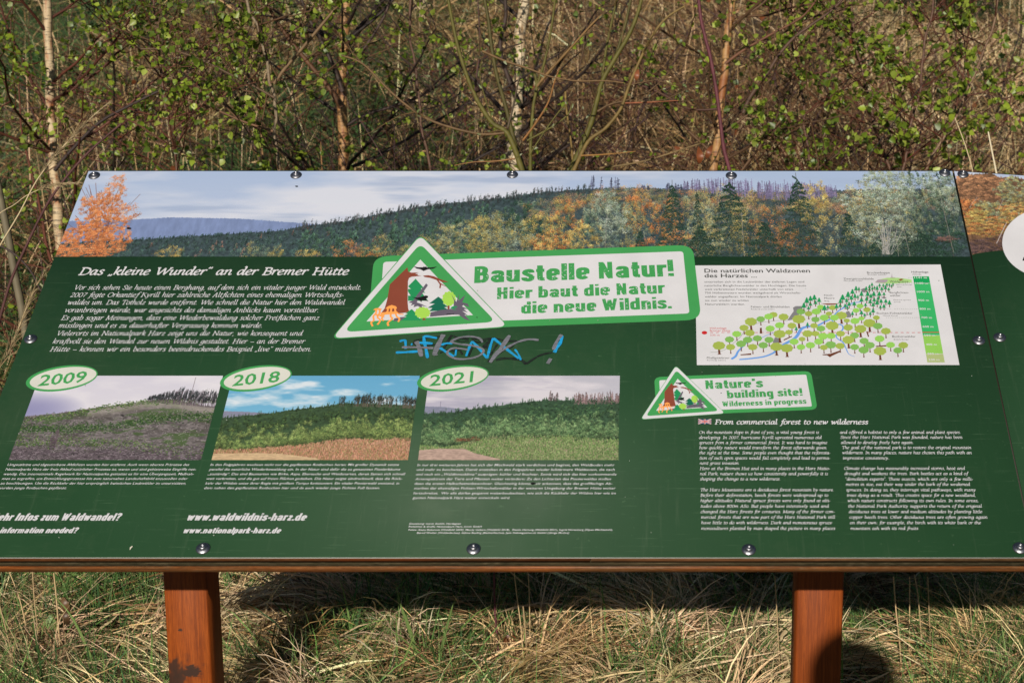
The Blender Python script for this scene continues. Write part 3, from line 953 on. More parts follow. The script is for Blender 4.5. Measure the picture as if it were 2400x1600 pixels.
    for (px, t, b, hw, pal, n) in (
        (1090, 520, 605, 60, OL + GG, 4200), (1150, 500, 605, 54, OL, 4200), (1040, 530, 605, 46, GG + OL, 2600), (1230, 470, 560, 46, DG, 2600), (1180, 500, 600, 44, OL + GG, 2400), (1000, 555, 605, 28, OL, 700),
        (1330, 470, 560, 40, OR + OL, 2400), (1270, 500, 600, 60, YE + OL, 4200), (1215, 530, 600, 40, GG, 1500), (1500, 450, 540, 40, OR + OL, 2600),
        (1420, 455, 590, 52, GG, 5200), (1480, 480, 590, 34, GG + OL, 2200), (1370, 520, 600, 40, YE, 2200), (1290, 545, 605, 48, YE + OR, 2600),
        (1560, 470, 560, 36, OR + OL, 2400), (1640, 450, 560, 44, GG + OL, 3000), (1595, 540, 605, 44, OR, 1400), (1520, 560, 605, 40, OR, 1200),
        (1690, 450, 590, 56, GG + YE, 4200), (1745, 460, 600, 44, OL + YE, 2600), (1900, 430, 530, 44, YE + OL, 3400), (1800, 480, 600, 60, OR + DG, 4200),
        (1860, 520, 605, 50, DG + OR, 2600), (1650, 520, 605, 50, YE + GG, 2600), (1940, 490, 605, 40, YE + GG, 2400),
        (2070, 395, 600, 86, GG + GG + OL, 15000), (2010, 440, 600, 46, GG + YE, 4200), (2150, 402, 560, 50, GG + DG, 7500), (2215, 400, 560, 46, GG + DG, 7000), (2200, 520, 605, 60, DG, 4200)):
        T(px, t, b, hw, pal, n)
    for (px, t, b, hw, n) in ((1575, 432, 604, 48, 4600), (1708, 425, 604, 74, 7600), (1865, 416, 604, 66, 6400), (1790, 520, 604, 50, 3200), (1640, 530, 604, 46, 3000), (1632, 450, 604, 22, 1200), (1985, 500, 604, 40, 2600),
                              (2120, 540, 604, 50, 2600), (2195, 405, 604, 24, 1200), (2060, 560, 604, 60, 3000), (2160, 545, 604, 60, 3600), (1500, 540, 604, 22, 900)):
        x, y0 = cv.xy(px, t); _, y1 = cv.xy(px, b)
        spruce(cv, x, y0, y1, hw, n)
    for (px, t, b, le) in ((2078, 430, 600, 3), (2110, 470, 600, -8), (2200, 420, 590, -6), (1738, 500, 600, 0), (1420, 500, 590, 2)):
        trunk(px, t, b, C3(150, 146, 138), 1, le)
    x, y = cv.xy(2215, 560)
    cv.crown(x, y, 26, 9, 500, [C3(128, 96, 88), C3(104, 80, 74)], 0.5)
    # low autumn bushes along the left bottom edge
    for (px, t, hw, pal) in ((405, 575, 30, YE), (590, 566, 20, GG + OL), (620, 572, 18, GG), (650, 575, 18, OL), (725, 584, 26, YE), (820, 562, 36, OR), (905, 545, 26, YE + OL), (870, 580, 30, OR + OL), (960, 575, 30, OL)):
        x, y0 = cv.xy(px, t); _, y1 = cv.xy(px, 612)
        cv.crown(x, (y0 + y1) / 2, hw, (y1 - y0) / 2, int(hw * 38), pal, 0.5, 1, 1)
    # large orange birch at the left edge
    OB = [C3(220, 142, 88), C3(204, 120, 70), C3(236, 168, 116), C3(186, 104, 62)]
    for k in range(34):
        x, y = cv.xy(222 + cv.r.normal(0, 10), 606)
        px_ = 205 + cv.r.normal(30, 45); py_ = 425 + 120 * cv.r.random()
        a, b = cv.xy(px_, py_)
        m = (x + (a - x) * 0.35, y + (b - y) * 0.55)
        cv.stroke(x, y, *m, C3(112, 66, 52), 1); cv.stroke(*m, a, b, C3(126, 76, 58), 1)
    for (px, py, rw, rh, n) in ((190, 570, 75, 60, 9500), (235, 530, 62, 52, 6500), (180, 592, 110, 26, 4200), (250, 490, 46, 44, 3000), (265, 455, 34, 36, 1700), (272, 425, 20, 30, 520), (300, 500, 26, 30, 700), (215, 480, 34, 40, 1900), (280, 560, 30, 40, 2000)):
        x, y = cv.xy(px, py)
        cv.crown(x, y, rw * 0.9, rh, n, OB, 0.66, 2, 1)
    # the print is a shade darker and warmer where trees stand close
    # the great pale grey-green birches on the right
    PG = [C3(176, 190, 176), C3(140, 160, 144), C3(112, 136, 118), C3(196, 204, 190), C3(150, 156, 116)]
    for (px_, py_, rw, rh, n_) in ((2075, 430, 64, 60, 3400), (2045, 480, 84, 66, 4600), (2110, 470, 60, 60, 2600), (2070, 540, 84, 60, 3000), (2190, 430, 44, 56, 2400), (2225, 470, 34, 60, 1500), (1420, 480, 44, 60, 1500), (1445, 520, 40, 60, 1200)):
        x, y = cv.xy(px_, py_)
        cv.crown(x, y, rw * .9, rh * .9, n_, PG, 0.4, 2, 1)
    for k in range(26):
        x, y = cv.xy(2078 + cv.r.normal(0, 6), 596); a, b = cv.xy(2075 + cv.r.normal(0, 45), 440 + 80 * cv.r.random())
        cv.stroke(x, y, x + (a - x) * .4, y + (b - y) * .55, C3(168, 166, 160), 1)

pu0, pv0 = uv(1200, 601.5)
cvp = Canvas(uL, uR, pv0, vT, 1000, 41)
paint_panorama(cvp)
W_EDGE = 0.0022
cvp.build('panorama_picture', [(uL + .0006, pv0), (uR - seam - .0006, pv0), (uR - seam - .0006, vT - W_EDGE), (uL + .0006, vT - W_EDGE)], 1, 'wide printed autumn forest panorama under a cloudy sky')

def paint_right(cv):
    cv.sky(C3(176, 192, 222), C3(192, 205, 226), C3(222, 226, 236), (90, 40), 0.6, 5)
    s = cv.line([(2233, 425), (2270, 410), (2320, 405), (2345, 418), (2380, 415), (2400, 420), (2500, 430)])
    cv.fill_below(s, C3(116, 88, 66), 3, 0.4, (6, 5), 3)
    for (px, py, w, h, pal, n) in ((2290, 440, 70, 50, [C3(172, 124, 88), C3(146, 106, 80), C3(190, 142, 104)], 9000), (2390, 450, 60, 50, GG + OL, 8000),
                                   (2330, 500, 60, 45, GG + OL, 7000), (2265, 490, 34, 40, OR, 3000), (2400, 500, 60, 40, OR + YE + OL, 6000), (2300, 530, 80, 34, OR + OL, 9000), (2290, 505, 30, 24, OL + YE, 1800)):
        x, y = cv.xy(px, py); cv.crown(x, y, w, h, n, pal, 0.45, 2, 1)
    for (px, py, w, h) in ((2330, 575, 70, 26), (2290, 590, 60, 20), (2400, 560, 60, 30)):
        x, y = cv.xy(px, py); cv.crown(x, y, w, h, 3800, [C3(92, 74, 72), C3(66, 54, 56), C3(120, 92, 84)], 0.5, 2, 1)
    for (a, b, c, d, w) in ((2335, 570, 2358, 522, 2), (2272, 486, 2290, 462, 1), (2340, 490, 2352, 466, 1)):
        cv.stroke(*cv.xy(a, b), *cv.xy(c, d), C3(190, 180, 176), w)
cvr = Canvas(uR, XR, uv(2240, 605)[1], vT, 1000, 43)
paint_right(cvr)
pl = [(uR + seam + .0006, vT - W_EDGE), (uR + seam + .0006, uv(2270, 597.5)[1])] + [uv(a, b) for a, b in ((2290, 594), (2320, 589.5), (2350, 587), (2400, 583.5))] + [(XR - .001, uv(2400, 583)[1]), (XR - .001, vT - W_EDGE + slope_r * (XR - uR))]
cvr.build('forest_picture', pl, 0.6, 'printed picture of leaning orange birches on the right panel')

def quadcanvas(px0, px1, pyt, pyb, seed):
    """picture whose left edge sits at px0 and right edge at px1, measured at mid height"""
    pm = (pyt + pyb) / 2
    u0 = uv(px0, pm)[0]; u1 = uv(px1, pm)[0]
    v1 = uv(1200, pyt)[1]; v0 = uv(1200, pyb)[1]
    return Canvas(u0, u1, v0, v1, 1100, seed)

def forest_rows(cv, sl, col_far, pal, n, wmin, wmax, bottom, spread=1.0, conic=0.3):
    for k in range(n):
        x = cv.r.random() * cv.W
        s0 = sl[int(x)]; b0 = bottom[int(x)]
        q = np.sqrt(k / n)
        y = s0 + 3 + q * (b0 - s0 - 4)
        w = wmin + (wmax - wmin) * q * (0.6 + 0.6 * cv.r.random())
        cv.crown(x, y, w, w * 1.15, int(40 + w * w * 2.2), pal, 0.38, 1, 1, conic=cv.r.random() < conic)

def paint_2009(cv):
    W, H = cv.W, cv.H
    cv.sky(C3(214, 212, 226), C3(230, 228, 234), C3(238, 236, 240), (160, 60), 0.7, 3)
    x = np.linspace(0, 1, W)[None, :, None]; y = np.linspace(0, 1, H)[:, None, None]
    m = np.clip(1 - ((x / 0.32) ** 2 + ((y - 0.42) / 0.24) ** 2), 0, 1)
    cv.a = cv.a * (1 - m) + C3(150, 150, 190) * m
    sl = cv.line([(55, 975), (130, 968), (200, 958), (280, 948), (340, 938), (400, 935), (480, 950), (530, 955)])
    cv.fill_below(sl, C3(112, 106, 106), 1.2, 0.45, (10, 4), 8)
    n = fbm(H, W, (34, 10), 44, 5)
    yy = np.arange(H)[:, None]
    below = (yy > sl[None, :] + 2)
    m = np.clip((n - 0.52) * 9, 0, 1) * below * 0.85
    cv.a = cv.a * (1 - m[..., None]) + C3(74, 98, 56) * m[..., None]
    n2 = fbm(H, W, (60, 14), 144, 5)
    m = np.clip((n2 - 0.5) * 6, 0, 1) * below * 0.45
    cv.a = cv.a * (1 - m[..., None]) + C3(70, 66, 60) * m[..., None]
    # pale stony top, dark brushwood foot
    m = (np.exp(-((yy - sl[None, :] - 12) / 14.0) ** 2) * (np.linspace(0, 1, W)[None, :] > 0.33) * below)[..., None] * 0.7
    cv.a = cv.a * (1 - m) + C3(168, 162, 152) * m
    m = np.clip((np.linspace(0, 1, H)[:, None] - 0.82) * 9, 0, 0.85)[..., None]
    cv.a = cv.a * (1 - m) + C3(92, 80, 88) * m
    def band(pts, th, pal, nn):
        q = cv.line(pts)
        xx = cv.r.random(nn) * W
        y = q[xx.astype(int)] + cv.r.normal(0, th, nn)
        col = np.array(pal)[cv.r.integers(0, len(pal), nn)] * (0.6 + 0.6 * cv.r.random(nn))[:, None]
        cv.splat(xx, y, col, 3, 2)
    GRN = [C3(92, 122, 66), C3(66, 98, 56), C3(120, 142, 80)]
    band([(50, 985), (150, 972), (240, 955), (330, 942), (530, 936)], 5, GRN, 900)
    band([(30, 1005), (130, 1003), (250, 1000), (360, 982), (440, 975)], 7, [C3(62, 92, 52), C3(48, 76, 44), C3(92, 118, 66)], 2600)
    band([(30, 1035), (160, 1035), (300, 1040), (440, 1060)], 9, GRN, 900)
    # scattered dead wood
    for k in range(3200):
        x0 = cv.r.random() * W; y0 = cv.r.random() * H
        if y0 < sl[int(x0)] + 3: continue
        l = 1 + 4 * cv.r.random() * (y0 / H); a = cv.r.normal(0, 0.7)
        c = C3(176, 168, 170) * (0.55 + 0.5 * cv.r.random())
        cv.stroke(x0, y0, x0 + l * np.cos(a), y0 + l * np.sin(a), c, 1)
    for k in range(1300):
        x0 = cv.r.random() * W; y0 = H * (0.84 + 0.16 * cv.r.random())
        a = cv.r.normal(0, 0.6)
        cv.stroke(x0, y0, x0 + 6 * np.cos(a), y0 + 6 * np.sin(a), C3(150, 138, 146) * (0.3 + 0.8 * cv.r.random()), 1)
    # standing spruces at the top right
    a, _ = cv.xy(352, 930); b = W
    for k in range(110):
        x = a + (b - a) * (k / 110) + cv.r.normal(0, 1.5)
        s0 = cv.xy(352, 941 + 14 * (x - a) / (b - a))[1]
        h = 12 + 36 * min(1, (x - a) / (b - a) * 2.0 + 0.15) * (0.75 + 0.3 * cv.r.random())
        cv.stroke(x, s0 - h, x, s0, C3(104, 92, 100), 1)
        cv.crown(x, s0 - h * 0.72, 3.4, h * 0.34, 70, [C3(52, 58, 62), C3(66, 74, 72), C3(40, 46, 50)], 0.5, 1, 1, conic=True)
    t, _ = cv.xy(440, 900)
    cv.stroke(*cv.xy(442, 945), *cv.xy(459, 884), C3(110, 98, 100), 1)
    cv.stroke(*cv.xy(425, 985), *cv.xy(428, 950), C3(150, 140, 138), 1)
    for (px, py) in ((437, 995), (430, 1010), (445, 1008), (420, 1018)):
        x0, y0 = cv.xy(px, py); cv.stroke(x0, y0, x0 + 14, y0 - 8, C3(200, 194, 190), 1)
    x0, y0 = cv.xy(127, 1030); cv.crown(x0, y0, 9, 26, 500, [C3(86, 72, 82), C3(104, 90, 96)], 0.7)

BLUE = C3(96, 178, 226)
def paint_2018(cv):
    W, H = cv.W, cv.H
    cv.sky(C3(104, 172, 212), C3(136, 198, 228), C3(232, 238, 244), (90, 26), 0.9, 12, 0.5, 4)
    far = cv.line([(500, 962), (580, 964), (660, 970)])
    cv.fill_below(far, C3(138, 140, 162), 0.5, 0.06, (5, 3), 2)
    sl = cv.line([(500, 980), (560, 975), (640, 966), (700, 957), (770, 950), (800, 944), (870, 945), (990, 950)])
    cv.fill_below(sl, C3(62, 84, 58), 2, 0.3, (5, 4), 3)
    bt = cv.line([(490, 1040), (560, 1052), (620, 1043), (720, 1034), (800, 1020), (880, 1022), (980, 1022)])
    forest_rows(cv, sl, None, [C3(58, 80, 50), C3(46, 66, 44), C3(78, 100, 58)], 260, 3, 6, sl + (bt - sl) * 0.45, conic=0.9)
    forest_rows(cv, sl + (bt - sl) * 0.3, None, [C3(126, 144, 82), C3(88, 112, 62), C3(160, 172, 106), C3(60, 82, 50)], 260, 6, 13, bt)
    skyline(cv, sl, 0, W, 60, 4, 9, [C3(50, 70, 50), C3(70, 92, 62)])
    a = cv.xy(828, 940)[0]
    for x in list(cv.xy(830, 940)[0] + cv.r.random(60) * (W - a)) + [a - 30, a - 22, a - 26]:
        y0 = sl[int(min(W - 1, x))] + 10
        h = 24 + 10 * cv.r.random()
        cv.stroke(x, y0 - h, x, y0, C3(110, 96, 88), 1)
        cv.crown(x, y0 - h * 0.8, 4, h * 0.35, 70, [C3(44, 54, 50), C3(56, 66, 58)], 0.5, 1, 1)
    gr = cv.line([(480, 1052), (560, 1050), (620, 1047), (720, 1038), (800, 1026), (880, 1027), (980, 1024)])
    cv.fill_below(gr, C3(184, 146, 118), 3, 0.25, (2, 9), 6)
    bushes(cv, bt, 60, 7, 15, [C3(120, 138, 78), C3(88, 110, 62), C3(150, 164, 98), C3(64, 86, 52)])
    n = 9000
    x = cv.r.random(n) * W; t = cv.r.random(n) ** 0.7
    y = gr[x.astype(int)] + t * (H - gr[x.astype(int)])
    pal = np.array([C3(200, 140, 112), C3(174, 118, 96), C3(216, 166, 140), C3(170, 150, 104), C3(136, 130, 80)])
    col = pal[cv.r.integers(0, 5, n)] * (0.75 + 0.4 * cv.r.random(n))[:, None]
    cv.splat(x, y, col, 1, 5)
    # sandy track, low at the left
    tr = cv.line([(480, 1062), (600, 1060), (660, 1062), (740, 1072), (780, 1090)])
    yy = np.arange(H)[:, None]
    m = (yy > tr[None, :])
    nn = fbm(H, W, (8, 3), 71, 3)
    c = C3(206, 178, 140) * (0.85 + 0.3 * nn)[..., None]
    cv.a[m] = c[m]

def paint_2021(cv):
    W, H = cv.W, cv.H
    cv.sky(C3(192, 192, 204), C3(214, 213, 220), C3(222, 218, 226), (120, 30), 0.9, 21, 0.45, 4)
    n = fbm(H, W, (130, 18), 90, 4); m = np.clip((n - 0.52) * 5, 0, 1)[..., None] * 0.6
    cv.a = cv.a * (1 - m) + C3(166, 164, 188) * m
    far = cv.line([(990, 951), (1040, 953), (1110, 960)])
    cv.fill_below(far, C3(138, 142, 164), 0.5, 0.08, (5, 3), 2)
    x0, y0 = cv.xy(1032, 953); cv.stroke(x0, y0, x0, y0 - 16, C3(130, 126, 146), 1)
    sl = cv.line([(980, 968), (1060, 965), (1110, 957), (1180, 948), (1240, 940), (1280, 936), (1350, 938), (1460, 936)])
    cv.fill_below(sl, C3(60, 86, 64), 2, 0.3, (5, 4), 3)
    bt = cv.line([(970, 1030), (1040, 1035), (1080, 1032), (1150, 1018), (1300, 1018), (1460, 1025)])
    a = cv.xy(1345, 940)[0]
    dead_trees(cv, a + cv.r.random(70) * (W - a), lambda x: sl[int(min(W - 1, x))] - 20, lambda x: sl[int(min(W - 1, x))] + 12, 7, C3(138, 116, 116))
    a = cv.xy(1285, 940)[0]
    dead_trees(cv, a + cv.r.random(9) * 22, lambda x: sl[int(x)] - 20, lambda x: sl[int(x)] + 4, 7, C3(110, 96, 96))
    skyline(cv, sl, 0, W, 70, 4, 10, [C3(52, 76, 58), C3(70, 98, 72)])
    forest_rows(cv, sl, None, [C3(62, 92, 62), C3(48, 76, 54), C3(84, 112, 74)], 280, 3, 6, sl + (bt - sl) * 0.5, conic=0.8)
    forest_rows(cv, sl + (bt - sl) * 0.25, None, [C3(112, 142, 94), C3(76, 108, 72), C3(150, 172, 122), C3(50, 76, 52)], 250, 7, 15, bt)
    gr = cv.line([(970, 1040), (1040, 1046), (1080, 1040), (1120, 1026), (1180, 1017), (1300, 1017), (1460, 1030)])
    cv.fill_below(gr, C3(124, 150, 92), 3, 0.25, (3, 6), 6)
    bushes(cv, bt, 60, 8, 17, [C3(108, 138, 92), C3(76, 106, 70), C3(146, 168, 118), C3(52, 78, 52)])
    n = 12000
    x = cv.r.random(n) * W; t = cv.r.random(n) ** 0.7
    y = gr[x.astype(int)] + t * (H - gr[x.astype(int)])
    pal = np.array([C3(142, 166, 104), C3(112, 140, 82), C3(166, 178, 128), C3(170, 152, 130), C3(88, 120, 68)])
    col = pal[cv.r.integers(0, 5, n)] * (0.7 + 0.45 * cv.r.random(n))[:, None]
    cv.splat(x, y, col, 1, 4)
    tr = cv.line([(975, 1054), (1030, 1050), (1090, 1051), (1110, 1060), (1170, 1074), (1190, 1090)])
    yy = np.arange(H)[:, None]; m = (yy > tr[None, :])
    nn = fbm(H, W, (7, 3), 71, 3); c = C3(190, 164, 150) * (0.8 + 0.35 * nn)[..., None]
    cv.a[m] = c[m]
    x0, y0 = cv.xy(1100, 1030); cv.crown(x0, y0, 26, 7, 300, [C3(96, 66, 52), C3(140, 96, 70)], 0.6)

pics = []
for (a, b, paint, seed, lab) in ((57, 497, paint_2009, 51, 'printed picture of the bare storm-cleared hillside'),
                                 (521, 970, paint_2018, 52, 'printed picture of young forest under a bright blue sky'),
                                 (993, 1451, paint_2021, 53, 'printed picture of dense forest above a green meadow')):
    cv = quadcanvas(a, b, 880.3, 1077.5, seed)
    paint(cv)
    cv.build('landscape_picture', [(cv.u0, cv.v0), (cv.u1, cv.v0), (cv.u1, cv.v1), (cv.u0, cv.v1)], 1, lab)

# ------------------------------------------------------------------ printed lettering and drawings
WHITE = ink(191, 191, 196, 'white_print')
CREAM = ink(190, 191, 184, 'cream_print')
LGREEN = ink(58, 139, 76, 'leaf_green_print')
DGREY = ink(58, 60, 58, 'dark_grey_print')
BLACK = ink(18, 18, 20, 'black_print')
BROWN = ink(122, 62, 46, 'brown_print')
LOGC = ink(88, 82, 96, 'slate_print')
SPR1 = ink(30, 128, 78, 'spruce_green_print')
SPR2 = ink(18, 92, 70, 'deep_green_print')
LIME = ink(146, 190, 76, 'lime_print')
ORNG = ink(226, 148, 76, 'orange_print')
REDP = ink(176, 34, 36, 'red_print')
BLUEP = ink(92, 138, 200, 'blue_print')

# heading and paragraph, left
pr = Print(2)
nib_text(pr, 'Das „kleine Wunder“ an der Bremer Hütte', Z1, (480, 690), (2133, 690), 42, a=0.125, b=0.06)
pr.build('heading', WHITE, label='large white italic heading at the upper left')
pr = Print(2)
for t, x0, x1, y in (
    ('Vor sich sehen Sie heute einen Berghang, auf dem sich ein vitaler junger Wald entwickelt.', 450, 2213, 781),
    ('2007 fegte Orkantief Kyrill hier zahlreiche Altfichten eines ehemaligen Wirtschafts-', 428, 2105, 826),
    ('waldes um. Das Totholz wurde entfernt. Wie schnell die Natur hier den Waldwandel', 410, 2110, 872),
    ('voranbringen würde, war angesichts des damaligen Anblicks kaum vorstellbar.', 393, 1952, 919),
    ('Es gab sogar Meinungen, dass eine Wiederbewaldung solcher Freiflächen ganz', 373, 1953, 966),
    ('misslingen und es zu dauerhafter Vergrasung kommen würde.', 357, 1607, 1013),
    ('Vielerorts im Nationalpark Harz zeigt uns die Natur, wie konsequent und', 343, 1850, 1061),
    ('kraftvoll sie den Wandel zur neuen Wildnis gestaltet. Hier – an der Bremer', 320, 1865, 1110),
    ('Hütte – können wir ein besonders beeindruckendes Beispiel „live“ miterleben.', 304, 1908, 1158)):
    nib_text(pr, t, Z1, (x0, y), (x1, y), 26, a=0.082, b=0.044)
pr.build('paragraph', WHITE, label='white italic paragraph under the large heading')

# captions
pr = Print(2)
for t, x0, x1, y in (
    ('Umgestürzte und abgestorbene Altfichten wurden hier entfernt. Auch wenn oberste Prämisse des', 50, 1303, 738),
    ('Nationalparks Harz der freie Ablauf natürlicher Prozesse ist, waren und sind gebietsweise Eingriffe not-', 36, 1350, 770),
    ('wendig. Das internationale Regelwerk für Nationalparke gestattet es für eine Übergangszeit, Maßnah-', 24, 1335, 802),
    ('men zu ergreifen, um Entwicklungsprozesse hin zum naturnahen Landschaftsbild anzustoßen oder', 12, 1293, 834),
    ('zu beschleunigen. Um die Rückkehr der hier ursprünglich heimischen Laubwälder zu unterstützen,', 1, 1280, 866),
    ('wurden junge Rotbuchen gepflanzt.', -12, 457, 898)):
    text(pr, t, Z4, (x0, y), (x1, y), 15.5, off=0.004, shear=0.24)
pr.build('caption', WHITE, label='white caption under the hillside picture of 2009')
pr = Print(2)
for t, x0, x1, y in (
    ('In den Folgejahren wuchsen nicht nur die gepflanzten Rotbuchen heran: Mit großer Dynamik setzte', 1448, 2749, 738),
    ('parallel die natürliche Wiederbewaldung ein. In der Natur sind dafür die so genannten Pionierbäume', 1440, 2757, 770),
    ('„zuständig“. Das sind Baumarten wie Birke, Aspe, Eberesche und Weidenarten, deren Samen sich schnell', 1430, 2792, 802),
    ('weit verbreiten, und die gut auf freien Flächen gedeihen. Die Natur zeigte eindrucksvoll, dass die Rück-', 1422, 2772, 834),
    ('kehr der Wildnis unter ihrer Regie mit großem Tempo funktioniert. Ein vitaler Pionierwald entstand, in', 1414, 2750, 866),
    ('dem neben den gepflanzten Rotbuchen hier und da auch wieder junge Fichten Fuß fassten.', 1406, 2617, 898)):
    text(pr, t, Z4, (x0, y), (x1, y), 15.5, off=0.004, shear=0.24)
pr.build('caption', WHITE, label='white caption under the blue sky picture of 2018')
pr = Print(2)
for t, x0, x1, y in (
    ('In nur drei weiteren Jahren hat sich der Mischwald stark verdichtet und beginnt, den Waldboden mehr', 522, 1883, 740),
    ('und mehr zu beschatten. Damit entstehen in den Folgejahren wieder lichtärmere Waldzonen, die nach', 518, 1884, 772),
    ('und nach ein „Waldinnenklima“ ausprägen: kühler und feuchter. Somit wird sich das hier vorkommende', 513, 1895, 804),
    ('Artenspektrum der Tiere und Pflanzen weiter verändern: Zu den Lichtarten des Pionierwaldes stoßen', 509, 1858, 836),
    ('dann die ersten Halbschattenbewohner. Gleichzeitig können wir erkennen, dass das großflächige Ab-', 504, 1868, 868),
    ('sterben der ehemaligen Fichten-Wirtschaftswälder in der weiteren Umgebung der Bremer Hütte weiter', 500, 1890, 900),
    ('fortschreitet.  Wir alle dürfen gespannt weiterbeobachten, wie sich die Rückkehr der Wildnis hier wie im', 496, 1891, 934),
    ('ganzen Nationalpark Harz weiter entwickeln wird.', 490, 1162, 966)):
    text(pr, t, Z5, (x0, y), (x1, y), 15.5, off=0.004, shear=0.2)
pr.build('caption', WHITE, label='white caption under the green meadow picture of 2021')
pr = Print(2)
for t, x0, x1, y in (
    ('Gestaltung: movit GmbH, Hardegsen', 466, 824, 1142),
    ('Redaktion & Grafik: Nationalpark Harz, movit GmbH', 463, 968, 1162),
    ('Fotos: Alena Badurova (Waldbild 2009), Mandy Gebara (Waldbild 2018),  Danilo Hartung (Waldbild 2021), Ingrid Nörenberg (Alpen-Milchlattich),', 461, 1870, 1184),
    ('Bernd Wolter (Waldeidechse), Sabine Bauling (Becherflechte), Jens Oehmigen/movit GmbH (übrige Motive)', 520, 1569, 1205)):
    text(pr, t, Z5, (x0, y), (x1, y), 11, off=0.014, shear=0.16, spacing=1.03)
pr.build('credit_lines', WHITE)
pr = Print(2)
block_text(pr, 'Mehr Infos zum Waldwandel?', Z4, (-72, 1115), (818, 1115), 50, slant=0.22)
block_text(pr, 'More information needed?', Z4, (-150, 1201), (525, 1201), 38, slant=0.22)
pr.build('question_lines', WHITE, label='heavy white italic questions at the lower left')
pr = Print(2)
block_text(pr, 'www.waldwildnis-harz.de', Z4, (1282, 1115), (2103, 1115), 50, slant=0.22)
block_text(pr, 'www.nationalpark-harz.de', Z4, (1258, 1202), (1928, 1202), 38, slant=0.22)
pr.build('web_addresses', WHITE)

# English text
pr = Print(2)
nib_text(pr, 'From commercial forest to new wilderness', Z6, (222, 452), (1278, 452), 30, a=0.135, b=0.062)
pr.build('heading', WHITE, label='smaller white italic heading beside the little flag')
C1 = (('On the mountain slope in front of you, a vital young forest is', 112, 940, 517), ('developing. In 2007, hurricane Kyrill uprooted numerous old', 112, 957, 553),
 ('spruces from a former commercial forest. It was hard to imagine', 113, 997, 588), ('how quickly nature would transform the forest afterwards given', 114, 991, 623),
 ('the sight at the time. Some people even thought that the reforesta-', 114, 1019, 658), ('tion of such open spaces would fail completely and lead to perma-', 116, 1018, 694),
 ('nent grass invasion.', 117, 392, 729), ('Here at the Bremen Hut and in many places in the Harz Natio-', 118, 1016, 766),
 ('nal Park, nature shows us how consistently and powerfully it is', 119, 1001, 802), ('shaping the change to a new wilderness.', 119, 675, 838),
 ('The Harz Mountains are a deciduous forest mountain by nature.', 121, 1043, 913), ('Before their deforestation, beech forests were widespread up to', 122, 1003, 950),
 ('higher altitudes. Natural spruce forests were only found at alti-', 122, 1019, 987), ('tudes above 800m ASL. But people have intensively used and', 123, 1007, 1025),
 ('changed the Harz forests for centuries. Many of the former com-', 124, 1050, 1063), ('mercial forests that are now part of the Harz National Park still', 126, 1051, 1101),
 ('have little to do with wilderness. Dark and monotonous spruce', 127, 1029, 1139), ('monocultures planted by man shaped the picture in many places', 127, 1051, 1178))
C2 = (('and offered a habitat to only a few animal and plant species.', 1083, 1916, 517), ('Since the Harz National Park was founded, nature has been', 1087, 1928, 551),
 ('allowed to develop freely here again.', 1091, 1591, 587), ('The goal of the national park is to restore the original mountain', 1097, 1989, 622),
 ('wilderness. In many places, nature has chosen this path with an', 1099, 1992, 657), ('impressive consistency.', 1103, 1424, 694),
 ('Climate change has measurably increased storms, heat and', 1112, 1945, 765), ('drought and weakens the trees. Bark beetles act as a kind of', 1115, 1965, 801),
 ('“demolition experts”. These insects, which are only a few milli-', 1119, 2002, 839), ('metres in size, eat their way under the bark of the weakened', 1124, 1980, 875),
 ('spruces. In doing so, they interrupt vital pathways, with many', 1127, 2020, 913), ('trees dying as a result. This creates space for a new woodland,', 1131, 2020, 950),
 ('which nature constructs following its own rules. In some areas,', 1136, 2039, 987), ('the National Park Authority supports the return of the original', 1140, 2063, 1025),
 ('deciduous trees at lower and medium altitudes by planting little', 1144, 2065, 1063), ('copper beech trees. Other deciduous trees are often growing again', 1148, 2101, 1101),
 ('on their own: for example, the birch with its white bark or the', 1152, 2056, 1139), ('mountain ash with its red fruits.', 1156, 1631, 1178))
for cc, lab in ((C1, 'left column of the white English text'), (C2, 'right column of the white English text')):
    pr = Print(2)
    for t, x0, x1, y in cc:
        nib_text(pr, t, Z6, (x0, y), (x1, y), 18.5, a=0.100, b=0.050, slant=0.14)
    pr.build('text_column', WHITE, label=lab)

# little flag
def quad_px(z, x0, y0, x1, y1): return U(z, [(x0, y0), (x1, y0), (x1, y1), (x0, y1)])
fx0, fx1, fy0, fy1 = 107, 197, 418, 450
pr = Print(1.5); pr.poly(quad_px(Z6, fx0, fy0, fx1, fy1)); flag = pr.build('flag', ink(36, 44, 96, 'navy_print'), label='small printed flag of the United Kingdom')
pr = Print(2)
for (a, b, c, d) in ((fx0, fy0, fx1, fy1), (fx0, fy1, fx1, fy0)):
    A, B = uv(*Z6(a, b)), uv(*Z6(c, d)); pr.ribbon([A, B], 0.0015, dz=0.00001 * (b - fy0 > 0))
pr.poly(quad_px(Z6, 146, fy0, 159, fy1), 0.00003); pr.poly(quad_px(Z6, fx0, 429.5, fx1, 438.5), 0.00005)
pr.build('flag_bands', WHITE, flag)
pr = Print(2.6)
for (a, b, c, d) in ((fx0, fy0, fx1, fy1), (fx0, fy1, fx1, fy0)):
    A, B = uv(*Z6(a, b)), uv(*Z6(c, d)); pr.ribbon([A, B], 0.0005, dz=0.00001 * (b - fy0 > 0))
pr.poly(quad_px(Z6, 149.5, fy0, 155.5, fy1), 0.00003); pr.poly(quad_px(Z6, fx0, 432, fx1, 436), 0.00005)
pr.build('flag_cross', REDP, flag)

